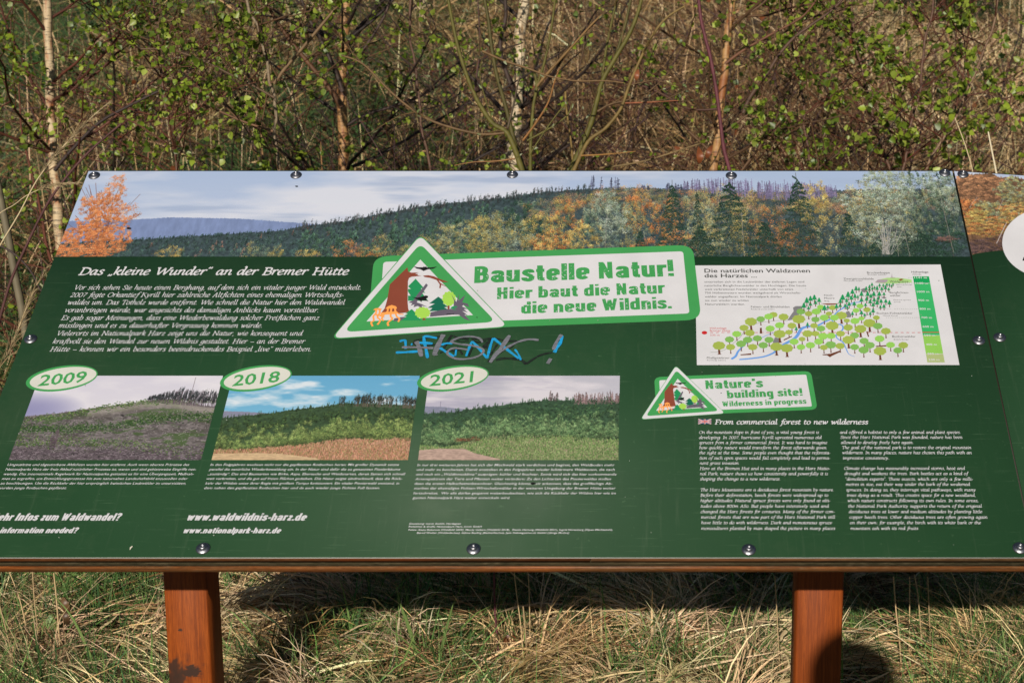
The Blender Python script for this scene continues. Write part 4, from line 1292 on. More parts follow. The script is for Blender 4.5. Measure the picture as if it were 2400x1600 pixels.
# year badges
for (Z, c, txt, x0, x1, lab) in ((Z4, 426, '2009', 258, 592, 'oval badge reading 2009'), (Z4, 1763, '2018', 1598, 1928, 'oval badge reading 2018'), (Z5, 769, '2021', 605, 918, 'oval badge reading 2021')):
    pr = Print(2); pr.poly(ellipse_px(Z, c, 137, 250, 84, R(-8.5)))
    bd = pr.build('year_badge', LGREEN, label=lab)
    pr = Print(2.7); pr.poly(ellipse_px(Z, c + 9, 136, 232, 71, R(-8.5)))
    pr.build('badge_face', CREAM, bd)
    pr = Print(3.4); text(pr, txt, Z, (x0, 190), (x1, 160), 73, off=0.016, shear=0.12)
    pr.build('lettering', LGREEN, bd)

# ---- big sign drawing "Baustelle Natur!"
emblem_shapes = []
def S(mat, pts, lay): emblem_shapes.append(('p', mat, pts, lay))
def SR(mat, pts, w, lay): emblem_shapes.append(('r', mat, pts, w, lay))
def blob(cx, cy, rx, ry, n=12, k=0.07):
    return [(cx + rx * (1 + k * math.sin(n * t)) * math.cos(t), cy + ry * (1 + k * math.sin(n * t)) * math.sin(t)) for t in [2 * math.pi * i / 60 for i in range(60)]]
S(BROWN, [(935, 465), (945, 520), (985, 533), (1080, 530), (1030, 546), (1070, 552), (1060, 565), (1115, 572), (990, 583), (955, 600), (942, 640), (938, 900), (945, 980), (960, 1025), (860, 1040), (600, 1045), (650, 980), (680, 880), (695, 800), (715, 680)], 6.5)
S(BROWN, [(1130, 570), (1200, 565), (1270, 580), (1340, 612), (1450, 650), (1380, 654), (1325, 630), (1352, 664), (1435, 715), (1360, 684), (1350, 730), (1334, 724), (1340, 680), (1300, 625), (1220, 598), (1150, 588)], 7)
S(BLACK, [(1010, 452), (1070, 466), (1135, 465), (1140, 450), (1148, 461), (1160, 461), (1172, 449), (1176, 467), (1230, 468), (1308, 457), (1260, 484), (1190, 492), (1137, 513), (1100, 492), (1050, 482)], 7)
S(SPR1, [(943, 885), (943, 820), (976, 820), (943, 770), (943, 736), (978, 736), (943, 705), (1038, 608), (1145, 728), (1103, 728), (1160, 785), (1118, 785), (1195, 885)], 6)
S(LOGC, [(1170, 668), (1192, 690), (1068, 875), (1052, 905), (1110, 925), (1190, 962), (1112, 945), (1130, 985), (1065, 950), (1010, 965), (1025, 930), (975, 945), (998, 915), (945, 905), (1010, 880), (1050, 820)], 7)
S(BLACK, [(985, 838), (1060, 846), (1110, 834), (1165, 818), (1195, 826), (1192, 845), (1165, 862), (1203, 893), (1150, 882), (1118, 880), (1108, 905), (1094, 882), (1050, 866), (1020, 850)], 7.5)
S(SPR2, [(1322, 833), (1435, 910), (1378, 914), (1448, 962), (1395, 966), (1458, 1000), (1200, 1018), (1250, 976), (1188, 972), (1278, 920), (1208, 918)], 6.5)
SR(BROWN, [(1452, 945), (1450, 1000)], 10, 6.7)
S(LIME, blob(1457, 858, 84, 90, 11), 6.6)
S(LOGC, [(1225, 1030), (1360, 1000), (1510, 985), (1520, 885), (1485, 800), (1530, 875), (1548, 900), (1582, 800), (1574, 880), (1602, 862), (1660, 812), (1622, 905), (1690, 920), (1712, 967), (1640, 935), (1618, 955), (1692, 988), (1640, 988), (1692, 1032), (1622, 1012), (1692, 1067), (1650, 1060), (1722, 1137), (1650, 1112), (1580, 1060), (1500, 1058), (1218, 1085)], 7)
S(SPR1, [(1470, 985), (1490, 960), (1525, 948), (1562, 958), (1550, 975), (1520, 962), (1555, 1010), (1518, 975), (1540, 1012), (1508, 982), (1512, 1010), (1498, 985)], 7.5)
SR(BLACK, [(1420, 1060), (1450, 1050), (1490, 1055), (1522, 1046)], 5, 7.6)
S(LOGC, [(760, 1142), (770, 1105), (860, 1088), (930, 1086), (910, 1125), (820, 1135)], 6.8)
S(SPR1, [(990, 988), (1048, 1045), (1040, 1055), (1105, 1130), (855, 1132), (925, 1080), (890, 1078), (942, 1045), (908, 1045)], 7.1)
S(BROWN, [(1132, 1100), (1148, 1100), (1168, 1124), (1122, 1128)], 7.2)
S(LIME, blob(1125, 1034, 96, 70, 12), 7.4)
S(ORNG, [(505, 1002), (530, 982), (575, 975), (615, 985), (600, 1006), (560, 1000)], 7.8)
S(ORNG, [(658, 985), (690, 955), (740, 938), (795, 955), (806, 985), (760, 982), (700, 985)], 7.8)
for i, (pts, w) in enumerate((([(545, 995), (540, 1040), (508, 1080), (515, 1130), (482, 1155), (500, 1205)], 9), ([(590, 995), (585, 1040), (560, 1090), (595, 1130), (560, 1185)], 9),
                ([(690, 980), (685, 1020), (640, 1060), (615, 1110), (640, 1135)], 9), ([(735, 975), (730, 1020), (725, 1080), (745, 1110), (690, 1160), (700, 1200)], 10), ([(780, 980), (785, 1020), (800, 1080), (835, 1110), (820, 1150)], 9),
                ([(790, 1020), (830, 1050), (885, 1055)], 7), ([(600, 1050), (700, 1040), (790, 1035)], 18), ([(540, 1060), (600, 1070), (640, 1090)], 12))):
    SR(ORNG, pts, w, 7.9 + 0.12 * i)

tri_big = [uv(*E1(1097, 52)), uv(*E1(-30, 1366)), uv(*E1(2213, 1214))]
tri_sml = [uv(*E2(530, 84)), uv(*E2(104, 735)), uv(*E2(1130, 662))]
def affine(src, dst):
    A = np.array([[*p, 1.0] for p in src]); B = np.array(dst)
    M = np.linalg.solve(A, B)
    return lambda p: tuple(np.array([p[0], p[1], 1.0]) @ M)
ident = lambda p: p
toS = affine(tri_big, tri_sml)

def scratch_specks(pr, a, b, h, n, seed, rmin, rmax):
    """small flakes where the lettering ink is missing"""
    r = random.Random(seed)
    A, B = Vector(a), Vector(b)
    for k in range(n):
        t = r.random(); q = r.random()
        d = (B - A).normalized(); nn = Vector((-d.y, d.x))
        p = A + (B - A) * t + nn * (q * h)
        s = rmin + (rmax - rmin) * r.random() ** 2
        if r.random() < 0.25:
            ang = r.uniform(0.2, 1.3) * r.choice((-1, 1)); l = s * r.uniform(3, 7)
            pr.ribbon([(p.x, p.y), (p.x + l * math.cos(ang), p.y + l * math.sin(ang))], s * 0.28, dz=0.000004 * (k % 9), ramp_dz=0)
        else:
            m = 5; a0 = r.random() * 6
            pr.poly([(p.x + s * r.uniform(.5, 1) * math.cos(a0 + 6.283 * i / m), p.y + s * r.uniform(.5, 1) * math.sin(a0 + 6.283 * i / m)) for i in range(m)], 0.000004 * (k % 9))

def sign(T, k, band_px, face_px, lines, label, lab_tri):
    """T maps big-drawing board coordinates to this drawing; k is its scale"""
    pr = Print(3); pr.poly(rounded(band_px, 0.036 * k)); band = pr.build('title_sign', LGREEN, label=label)
    pr = Print(3.6); pr.poly(rounded(face_px, 0.009 * k)); pr.build('sign_face', WHITE, band)
    pr = Print(4.1)
    for (t, z, p0, p1, cap, off, sp) in lines:
        block_text(pr, t, z, p0, p1, cap * 1.04)
    pr.build('lettering', LGREEN, band)
    pr = Print(4.5)
    for i, (t, z, p0, p1, cap, off, sp) in enumerate(lines):
        A, B = uv(*z(*p0)), uv(*z(*p1)); h = uv(*z(p0[0], p0[1] - cap))[1] - A[1]
        scratch_specks(pr, A, B, h, int(150 * (1 if k > .8 else 0.8)), 5 + i, 0.0006 * max(k, .6), 0.0022 * max(k, .6))
    o = pr.build('worn_flecks', WHITE, band); o['kind'] = 'stuff'
    def tri(pts, r, lay, m, nm, par=None):
        q = Print(lay); q.poly(rounded([T(uv(*E1(*p))) for p in pts], r * k) if r else [T(uv(*E1(*p))) for p in pts])
        return q.build(nm, m, par)
    tr = tri([(1097, 52), (-30, 1366), (2213, 1214)], 0.013, 4.8, LGREEN, 'triangle_sign'); tr['label'] = lab_tri
    tri([(1097, 66), (-8, 1354), (2192, 1205)], 0.0125, 5.1, WHITE, 'triangle_border', tr)
    tri([(1097, 168), (132, 1277), (2045, 1148)], 0.013, 5.4, LGREEN, 'triangle_field', tr)
    tri([(1097, 368), (422, 1143), (1757, 1063)], 0, 5.7, WHITE, 'triangle_face', tr)
    nm = {'brown_print': 'tree_trunk_drawing', 'black_print': 'animal_drawing', 'slate_print': 'fallen_log_drawing', 'spruce_green_print': 'spruce_drawing', 'deep_green_print': 'spruce_drawing', 'lime_print': 'bush_drawing', 'orange_print': 'mushroom_drawing'}
    for s in emblem_shapes:
        pr = Print(0)
        pts = [T(uv(*E1(*p))) for p in s[2]]
        if s[0] == 'p':
            pr.poly(pts, s[3] * LZ)
        else:
            pr.ribbon(_cr(pts, 4), s[3] * 0.187 * 0.00095 * k * 1.25, dz=s[4] * LZ)
        pr.build(nm[s[1].name], s[1], tr)

big_lines = [('Baustelle Natur!', Z2, (942, 742), (2172, 699), 98, 0.046, 1.09),
             ('Hier baut die Natur', Z2, (1083, 840), (2113, 804), 68, 0.044, 1.09),
             ('die neue Wildnis.', Z2, (1232, 929), (2155, 896), 70, 0.044, 1.09)]
sign(ident, 1.0, U(Z2, [(330, 578), (2283, 507), (2336, 966), (290, 1041)]), U(Z2, [(388, 612), (2224, 547), (2263, 927), (360, 1000)]), big_lines,
     'large sloping sign reading Baustelle Natur', 'large triangle sign with tree stump, bat and lynx')
small_lines = [("Nature’s", E2, (887, 368), (1578, 344), 100, 0.042, 1.09),
               ('building site!', E2, (1148, 477), (2056, 445), 88, 0.040, 1.09),
               ('Wilderness in progress', E2, (1092, 577), (2098, 541), 60, 0.036, 1.08)]
sign(toS, 0.44, U(E2, [(272, 224), (2150, 150), (2230, 612), (300, 690)]), U(E2, [(333, 262), (2094, 194), (2163, 575), (350, 640)]), small_lines,
     'small sloping sign reading Nature’s building site', 'small triangle sign above the English text')

# ---- forest zone diagram
pr = Print(1); pr.poly(U(Z3, [(85, 712), (1777, 705.5), (1907, 1397), (98, 1397.5)]))
dia = pr.build('zone_diagram', WHITE, label='white printed diagram of the forest zones with little trees')
pr = Print(1.6)
text(pr, 'Die natürlichen Waldzonen', Z3, (150, 761), (878, 761), 26, off=0.014)
text(pr, 'des Harzes ...', Z3, (150, 795), (512, 795), 26, off=0.014)
for t, x0, x1, y in (('unterteilen sich in die Laubwälder der tieferen Lagen und', 150, 838, 831), ('natürliche Bergfichtenwälder in den Hochlagen. Die heute', 150, 851, 857), ('weit verbreiteten Nadelwälder unterhalb von etwa', 152, 762, 882),
                     ('750 Höhenmetern wurden weitgehend als Wirtschafts-', 153, 816, 907), ('wälder angepflanzt. Im Nationalpark dürfen', 153, 682, 933), ('sie nun wieder zu wilden', 155, 455, 959), ('Naturwäldern werden.', 155, 429, 985)):
    text(pr, t, Z3, (x0, y), (x1, y), 13, off=0.0)
for t, x0, x1, y, c, o in (('Felsen- und Blockhalden', 471, 737, 1003, 13, .002), ('Rocks & scree slopes', 471, 633, 1017, 8, -.004), ('Hoch-', 975, 1040, 923, 13, 0), ('Moore', 976, 1047, 943, 13, 0), ('Bog', 978, 1010, 960, 8, 0),
                           ('Zwergstrauchheide', 1109, 1317, 810, 13, .002), ('Mountain heath', 1112, 1238, 822, 8, -.004), ('Brockenkuppe', 1271, 1428, 768, 13, .002), ('Brocken summit', 1275, 1403, 779, 8, -.004),
                           ('Waldgrenze', 1427, 1556, 829, 14, .003), ('Natural forest', 1472, 1580, 848, 8, -.004), ('line', 1478, 1508, 863, 8, -.004), ('Bergfichten-', 1427, 1560, 905, 13, .002), ('wälder', 1428, 1504, 925, 13, .002),
                           ('Natural spruce', 1454, 1571, 953, 8, -.004), ('forest', 1456, 1502, 967, 8, -.004), ('Buchen-Fichtenwälder', 1338, 1586, 1047, 13, .002), ('Mixed forest', 1381, 1483, 1061, 8, -.004),
                           ('Buchenwälder', 1445, 1606, 1207, 13, .002), ('Beech forest', 1456, 1557, 1225, 8, -.004), ('Fließgewässer', 167, 325, 1354, 13, .002), ('Running waters', 168, 297, 1368, 8, -.004),
                           ('Höhenlage', 1577, 1694, 763, 12, .014), ('Altitude', 1582, 1645, 777, 8, .01)):
    text(pr, t, Z3, (x0, y), (x1, y), c, off=o)
pr.build('lettering', DGREY, dia)
pr = Print(1.6)
text(pr, 'Höhenlage', Z3, (188, 1150), (303, 1150), 13); text(pr, 'Bremer Hütte', Z3, (188, 1167), (329, 1167), 13); text(pr, '530 m', Z3, (190, 1197), (254, 1197), 12)
pr.poly(ellipse_px(Z3, 150, 1175, 19, 12, 0, 24))
for i in range(44):
    x = 190 + i * 38.6
    if x > 1640: break
    pr.poly(quad_px(Z3, x, 1172, x + 20, 1175.5))
pr.build('altitude_marking', REDP, dia)
# altitude scale
def sx(y, side):  # slanted edges of the scale
    return (1586 if side == 0 else 1697) + (y - 787) * ((1686 - 1586) / (1379 - 787) if side == 0 else (1806 - 1697) / (1379 - 787))
sc_parts = [(787, 834, (12, 138, 74)), (834, 1193, (48, 160, 92)), (1193, 1320, (126, 178, 78)), (1320, 1379, (152, 166, 112))]
for i, (a, b, c) in enumerate(sc_parts):
    pr = Print(1.6); pr.poly(U(Z3, [(sx(a, 0), a), (sx(a, 1), a), (sx(b, 1), b), (sx(b, 0), b)])); pr.build('altitude_scale', ink(*c), dia)
pr = Print(2.2)
for t, x0, x1, y in (('1141 m', 1597, 1683, 802), ('1100 m', 1605, 1690, 841), ('1000 m', 1615, 1700, 899), ('900 m', 1623, 1697, 958), ('800 m', 1633, 1707, 1017), ('700 m', 1644, 1718, 1077), ('600 m', 1654, 1729, 1139), ('500 m', 1665, 1740, 1199), ('400 m', 1677, 1752, 1262), ('300 m', 1687, 1762, 1326), ('230 m', 1695, 1770, 1367)):
    text(pr, t, Z3, (x0, y), (x1, y), 12.5, off=.016)
for y in (834, 1193, 1320): pr.poly(quad_px(Z3, sx(y, 0) + 2, y - 1, sx(y, 1) - 2, y + 1))
pr.build('lettering', WHITE, dia)
pr = Print(2.4); pr.poly(quad_px(Z3, sx(1173, 0), 1170, sx(1173, 1), 1175)); pr.build('altitude_marking', REDP, dia)
# streams, dashed lines, rocks, ground lines
pr = Print(1.5)
for pts, w in (([(670, 1420), (730, 1380), (760, 1320), (800, 1275), (900, 1185), (1000, 1150), (1100, 1118), (1260, 1050), (1340, 1025)], [13, 13, 11, 9, 6, 5, 4, 3, 2]),
               ([(780, 1425), (950, 1410), (1120, 1385), (1240, 1340), (1290, 1300), (1400, 1215), (1520, 1150), (1580, 1095), (1640, 1000), (1740, 970), (1860, 955), (1960, 905), (2050, 860), (2130, 770), (2240, 700), (2340, 650), (2460, 630)], [9, 10, 10, 11, 12, 15, 16, 18, 17, 14, 12, 10, 8, 7, 9, 7, 5]),
               ([(2050, 880), (2110, 930), (2190, 950), (2210, 990), (2190, 1030), (2130, 1060), (2115, 1110), (2150, 1150), (2210, 1190), (2250, 1270), (2290, 1350), (2370, 1385)], [6, 7, 8, 8, 8, 6, 7, 7, 7, 6, 4, 2])):
    p = U(W2, pts); s = 0.00105 / 5.88
    idx = np.linspace(0, len(w) - 1, (len(p) - 1) * 4 + 1)
    pr.ribbon(_cr(p, 4), list(np.interp(idx, range(len(w)), w) * s * 1.15))
pr.build('stream_drawing', BLUEP, dia)
pr = Print(1.45)
for (x0, x1, y) in ((1459, 1640, 1012), (1400, 1640, 1071), (860, 1000, 1071), (1555, 1590, 797), (1500, 1600, 834), (960, 1440, 1012)):
    x = x0
    while x < x1:
        pr.poly(quad_px(Z3, x, y - 1, x + 8, y + 1)); x += 15
pr.ribbon(_cr(U(W2, [(385, 1325), (500, 1318), (600, 1280), (690, 1210), (800, 1110), (870, 1000), (930, 960), (1100, 912), (1300, 890), (1430, 888), (1470, 870)]), 3), 0.0005)
pr.build('ground_line_drawing', ink(120, 128, 120), dia)['kind'] = 'stuff'
RK = ink(112, 112, 116)
for pts in ([(1440, 890), (1500, 880), (1560, 850), (1620, 790), (1650, 720), (1640, 690), (1560, 690), (1520, 710), (1530, 760), (1500, 800)], [(1240, 1195), (1270, 1120), (1320, 1130), (1370, 1190), (1290, 1205)],
            [(2240, 830), (2250, 770), (2290, 755), (2320, 800), (2325, 840), (2270, 850)]):
    pr = Print(1.55); pr.poly(U(W2, pts)); pr.build('rock_drawing', RK, dia)
for pts in ([(690, 460), (740, 440), (770, 470), (750, 505), (710, 495)], [(965, 570), (1010, 558), (1050, 575), (1010, 590)]):
    pr = Print(1.55); pr.poly(U(W3, pts)); pr.build('rock_drawing', RK, dia)
pr = Print(1.45); pr.poly(U(W3, [(880, 365), (940, 325), (1060, 300), (1200, 300), (1390, 325), (1395, 365), (1200, 378), (1050, 385)])); pr.build('summit_drawing', ink(150, 188, 120), dia)
pr = Print(1.5); pr.poly(U(W3, [(885, 365), (925, 325), (1060, 325), (1060, 350), (1020, 372)])); pr.poly(U(W3, [(1090, 300), (1112, 290), (1119, 235), (1126, 290), (1170, 296), (1160, 302)])); pr.build('heath_drawing', ink(150, 138, 148), dia)
pr = Print(1.5); pr.poly(U(W3, [(135, 654), (400, 652), (330, 672), (230, 674)])); pr.build('bog_drawing', ink(118, 66, 46), dia)
pr = Print(1.5); pr.poly(U(W3, [(1205, 325), (1250, 312), (1285, 320), (1240, 342)])); pr.build('bog_drawing', ink(118, 66, 46), dia)
# little trees: crowns and trunks
rt = random.Random(3)
dec2 = [(940, 905, 82), (1075, 870, 58), (1185, 835, 60), (1250, 810, 56), (1390, 840, 68), (845, 990, 62), (1600, 870, 88), (1630, 765, 60), (1735, 795, 52), (1840, 765, 62), (1900, 705, 48), (2065, 712, 50), (1830, 875, 56), (1950, 850, 62), (2015, 795, 44),
        (2185, 820, 78), (2090, 850, 60), (1335, 955, 62), (1505, 960, 60), (1810, 960, 52), (1905, 1000, 60), (2060, 960, 88), (745, 1075, 62), (925, 1060, 66), (1205, 1000, 62), (1335, 1075, 82), (1465, 1050, 50), (1720, 1070, 70), (1830, 1070, 54), (2175, 1070, 60),
        (645, 1150, 62), (895, 1155, 64), (1030, 1135, 62), (1190, 1155, 62), (1935, 1105, 68), (2045, 1100, 62), (500, 1235, 84), (660, 1255, 62), (805, 1210, 68), (1535, 1180, 62), (1645, 1145, 46), (1875, 1180, 62), (965, 1255, 64), (1110, 1230, 64), (1290, 1250, 84), (1435, 1270, 84),
        (1630, 1255, 58), (1760, 1230, 64), (1945, 1260, 54), (2040, 1225, 74), (2170, 1240, 62), (2260, 890, 42), (2280, 985, 64)]
dec3 = [(610, 895, 62), (680, 690, 48), (625, 750, 46), (775, 740, 50), (700, 860, 42), (810, 925, 84), (925, 965, 64), (905, 850, 46), (685, 1005, 80), (1035, 1035, 66), (605, 1095, 62), (520, 1155, 82), (735, 1170, 62), (950, 1140, 66), (605, 1255, 60), (815, 1230, 66),
        (730, 1295, 70), (955, 1310, 86), (1100, 1225, 60), (1200, 1300, 60), (1275, 1230, 66), (500, 890, 40)]
sp2 = [(1670, 680, 44, 80), (1710, 610, 44, 90), (1760, 585, 40, 80), (1815, 570, 44, 80), (1880, 605, 36, 70), (1955, 715, 46, 80), (1735, 715, 30, 50), (2000, 700, 26, 46), (1720, 940, 28, 60), (1565, 1000, 28, 60), (2120, 690, 34, 70), (2170, 680, 32, 60), (1760, 660, 34, 60), (1830, 640, 34, 60)]
sp3 = [(440, 570, 50, 84), (410, 620, 36, 70), (515, 530, 44, 90), (575, 490, 40, 76), (625, 445, 34, 70), (665, 450, 24, 50), (560, 575, 38, 70), (610, 550, 34, 70), (650, 560, 22, 50), (495, 610, 30, 66), (530, 660, 34, 66), (600, 655, 36, 66), (475, 680, 30, 56), (505, 710, 26, 46),
       (700, 520, 38, 76), (765, 445, 28, 60), (810, 420, 26, 54), (845, 390, 26, 50), (880, 430, 22, 40), (915, 440, 30, 70), (850, 445, 24, 46), (785, 520, 38, 80), (870, 520, 38, 76), (945, 520, 40, 70), (1010, 520, 28, 50), (980, 450, 30, 56), (1030, 430, 30, 70), (1075, 455, 26, 44), (1115, 410, 22, 36), (950, 400, 24, 46), (1000, 400, 22, 40), (1050, 390, 22, 40), (1085, 395, 20, 36), (1135, 385, 20, 34),
       (830, 550, 34, 66), (770, 590, 32, 66), (700, 600, 36, 70), (820, 625, 34, 66), (875, 600, 32, 66), (930, 580, 30, 60), (915, 640, 38, 72), (860, 670, 34, 60), (970, 620, 34, 62), (1035, 620, 34, 62), (1085, 640, 34, 70), (755, 670, 28, 50), (1010, 690, 32, 60), (960, 700, 26, 46), (575, 790, 28, 60), (700, 780, 36, 62), (745, 810, 26, 50), (820, 790, 26, 56), (860, 750, 34, 70), (810, 460, 28, 50)]
cols = [Print(2.0), Print(2.0), Print(2.0)]
mats = [ink(130, 182, 82), ink(112, 160, 80), ink(142, 160, 72)]
trk = Print(1.9); spr = Print(2.1)
alld = [(W2, *t) for t in dec2] + [(W3, *t) for t in dec3]
alld.sort(key=lambda t: t[2])
for i, (Z, x, y, r) in enumerate(alld):
    big = r > 76
    k = rt.randrange(3) if not big else 2
    n = 8; ph = rt.random() * 6
    pts = []
    for j in range(40):
        t = 2 * math.pi * j / 40
        q = 1 + 0.12 * abs(math.sin(n / 2 * t + ph)) - 0.06
        pts.append((x + r * q * math.cos(t), y + r * 0.66 * q * math.sin(t)))
    cols[k].poly(U(Z, pts), 0.0000035 * i)
    w = 22 if big else 9
    l = r * 1.35
    trk.poly(U(Z, [(x - w * .6, y + r * .45), (x + w * .5, y + r * .45), (x + w * .7 + r * .08, y + l), (x + w * 1.3 + r * .1, y + l + 8), (x - w * 1.1, y + l + 8), (x - w * .4, y + l)]), 0.0000035 * i)
for Z, lst in ((W2, sp2), (W3, sp3)):
    for i, (x, y, w, h) in enumerate(sorted(lst, key=lambda t: t[1])):
        pts = [(0, -.5), (.45, -.18), (.22, -.18), (.75, .1), (.4, .1), (1, .42), (-1, .42), (-.4, .1), (-.75, .1), (-.22, -.18), (-.45, -.18)]
        spr.poly(U(Z, [(x + a * w, y + b * h) for a, b in pts]), 0.000004 * i)
        trk.poly(U(Z, [(x - 3, y + h * .35), (x + 5, y + h * .35), (x + 9, y + h * .95), (x - 5, y + h * .95)]), 0.000005 * i + 0.0002)


for pts in ([(1065, 990), (1090, 988), (1095, 1068), (1062, 1068)], [(1395, 1165), (1390, 1150), (1505, 1100), (1508, 1112)], [(795, 1355), (850, 1350), (945, 1340), (945, 1362), (800, 1368)], [(1925, 1355), (2040, 1345), (2165, 1302), (2172, 1322), (2060, 1375), (2030, 1395), (1990, 1368), (1930, 1366)]):
    trk.poly(U(W2, pts), 0.0001)
for pts in ([(765, 1040), (785, 1038), (805, 1110), (790, 1116)], [(895, 1238), (1040, 1228), (1045, 1245), (900, 1252)]): trk.poly(U(W3, pts), 0.0001)
trk.build('tree_trunk_drawing', ink(92, 50, 32), dia)['kind'] = 'stuff'
spr.build('spruce_drawing', ink(24, 132, 78), dia)['kind'] = 'stuff'
for c, m in zip(cols, mats): c.build('tree_crown_drawing', m, dia)['kind'] = 'stuff'

# ---- white oval on the right panel
pr = Print(2)
o_ = [(2461 + 112 * math.cos(t), 569 + 83 * math.sin(t)) for t in [2 * math.pi * i / 64 for i in range(64)]]
pr.poly([(min(u, XR - .001), a) for u, a in [uv(*p) for p in o_]])
ov = pr.build('white_oval', WHITE, label='white oval cut by the right edge of the photo')
pr = Print(2.6); pr.poly([uv(*p) for p in ((2396, 611), (2399, 603), (2404, 600), (2412, 600), (2410, 612))]); pr.build('lettering', BLACK, ov)

# ---- graffiti
def marker(name, rgb, under=(44, 62, 48), amt=0.75):
    m, nt, bs = new_mat(name)
    c = srgb(*rgb)
    n1 = noise(nt, 30, 6, mapping(nt, (2.5, 9, 9), rot=(0, 0, 0.4)), 0.75)
    nt.links.new(mixc(nt, ramp(nt, n1.outputs[0], [(0.42, (0, 0, 0)), (0.66, (amt, amt, amt))]).outputs[0], c, srgb(*under)), bs.inputs['Base Color'])
    bs.inputs['Roughness'].default_value = 0.5
    return m
def gstroke(pr, pts, w, i):
    p = _cr(U(GR, pts), 5)
    n = len(p); rr = random.Random(i)
    pr.ribbon(p, [w * 0.187 * 0.00108 * (1 + 0.16 * math.sin(j * 0.9 + i) + 0.1 * rr.random()) * (0.75 if j in (0, n - 1) else 1) for j in range(n)], dz=0.00001 * i)
BK = Print(8.6)
for i, (pts, w) in enumerate((([(380, 170), (400, 150), (500, 130), (650, 110), (760, 90)], 9), ([(385, 150), (380, 200), (480, 190)], 10), ([(260, 225), (420, 230), (600, 210), (650, 205)], 9), ([(850, 85), (800, 160), (750, 250)], 14), ([(870, 90), (920, 120), (1060, 135)], 13), ([(890, 140), (960, 165), (1060, 160)], 8),
                              ([(1095, 95), (1180, 140), (1370, 130), (1560, 160), (1660, 155)], 12), ([(1360, 130), (1290, 190), (1260, 235), (1350, 240)], 20), ([(1660, 155), (1600, 230), (1500, 270)], 12), ([(1500, 270), (1400, 340), (1300, 425)], 16),
                              ([(1400, 400), (1480, 380), (1600, 380), (1720, 400), (1780, 450)], 16), ([(1780, 450), (1880, 380), (1980, 330), (2110, 302)], 12), ([(1420, 200), (1380, 260), (1330, 340)], 10), ([(930, 230), (880, 300), (940, 265), (980, 330)], 12), ([(700, 310), (800, 270), (900, 300)], 8), ([(1110, 240), (1080, 300), (1060, 350)], 10), ([(1100, 130), (1170, 175), (1280, 160)], 10))):
    gstroke(BK, pts, w, i)
BK.build('graffiti_strokes', marker('black_marker', (16, 17, 18), (40, 60, 44), 0.7), label='black marker strokes of the graffiti')
BU = Print(9.8)
for i, (pts, w) in enumerate((([(195, 165), (255, 150), (270, 170), (272, 260)], 13), ([(150, 305), (300, 298), (430, 290)], 15), ([(400, 180), (500, 185), (610, 192)], 16), ([(500, 100), (505, 160), (530, 280), (548, 375)], 15), ([(500, 102), (560, 105), (665, 125)], 15), ([(350, 190), (345, 215)], 12), ([(715, 210), (780, 190), (860, 190)], 13), ([(700, 245), (760, 285), (850, 340), (880, 350)], 15), ([(905, 270), (895, 345)], 11), ([(1030, 350), (1070, 240), (1105, 165)], 13),
                              ([(1105, 165), (1180, 240), (1280, 360), (1300, 355)], 14), ([(1300, 355), (1335, 220), (1370, 125)], 13), ([(1370, 125), (1450, 190), (1560, 280), (1690, 380)], 14), ([(1640, 265), (1680, 320), (1715, 400)], 10), ([(2230, 95), (2215, 170), (2170, 240), (2135, 305)], 17))):
    gstroke(BU, pts, w, i)
BU.build('graffiti_strokes', marker('blue_marker', (24, 146, 204), (30, 92, 112), 0.7), label='bright blue marker strokes of the graffiti')
GY = Print(11.0)
for i, (pts, w) in enumerate((([(225, 238), (400, 240), (620, 250)], 14), ([(405, 165), (440, 240), (470, 355)], 22), ([(745, 80), (690, 190), (625, 340)], 25), ([(625, 340), (675, 330)], 12), ([(1235, 180), (1200, 130), (1100, 105), (960, 115), (850, 160), (850, 175), (950, 200), (1080, 215), (1190, 240), (1250, 280), (1200, 340), (1080, 380), (920, 385), (810, 340), (800, 290), (880, 250), (1050, 270)], 12),
                              ([(1575, 90), (1480, 230), (1400, 330), (1330, 430)], 21), ([(1330, 430), (1440, 310), (1600, 210), (1720, 160), (1830, 140), (1940, 150)], 13), ([(2225, 80), (2170, 160), (2120, 270)], 18), ([(2090, 380), (2050, 445)], 22))):
    gstroke(GY, pts, w, i)
GY.build('graffiti_strokes', marker('grey_marker', (112, 112, 122), (66, 74, 74), 0.8), label='grey marker strokes of the graffiti')

# ---- dirt specks and droppings on the panel
pr = Print(3); rs = random.Random(9)
for k in range(46):
    x, y = rs.uniform(120, 2330), rs.uniform(640, 1290)
    u_, v_ = uv(x, y); s = rs.uniform(.0006, .0016)
    pr.poly([(u_ + s * rs.uniform(.5, 1.2) * math.cos(6.28 * i / 6), v_ + s * rs.uniform(.5, 1.4) * math.sin(6.28 * i / 6)) for i in range(6)], 0.0018)
pr.build('pale_specks', ink(150, 160, 148, 'pale_dirt'))['kind'] = 'stuff'
pr = Print(14)
for (x, y, s) in ((302, 537, 7), (695, 438, 4), (1249, 1134, 6), (1685, 857, 2), (1118, 745, 2), (287, 975, 4), (2028, 985, 2), (1690, 922, 2)):
    u_, v_ = uv(x, y); s *= .001
    pr.poly([(u_ + s * rs.uniform(.7, 1.2) * math.cos(6.28 * i / 7) , v_ + s * .55 * rs.uniform(.6, 1.2) * math.sin(6.28 * i / 7)) for i in range(7)])
pr.build('dark_specks', BLACK)['kind'] = 'stuff'
pr = Print(14)
pr.ribbon([uv(*Z4(897, 1320)), uv(*Z4(903, 1305)), uv(*Z4(914, 1296))], [.0006, .0016, .0011]); pr.build('bird_dropping', ink(200, 196, 180))

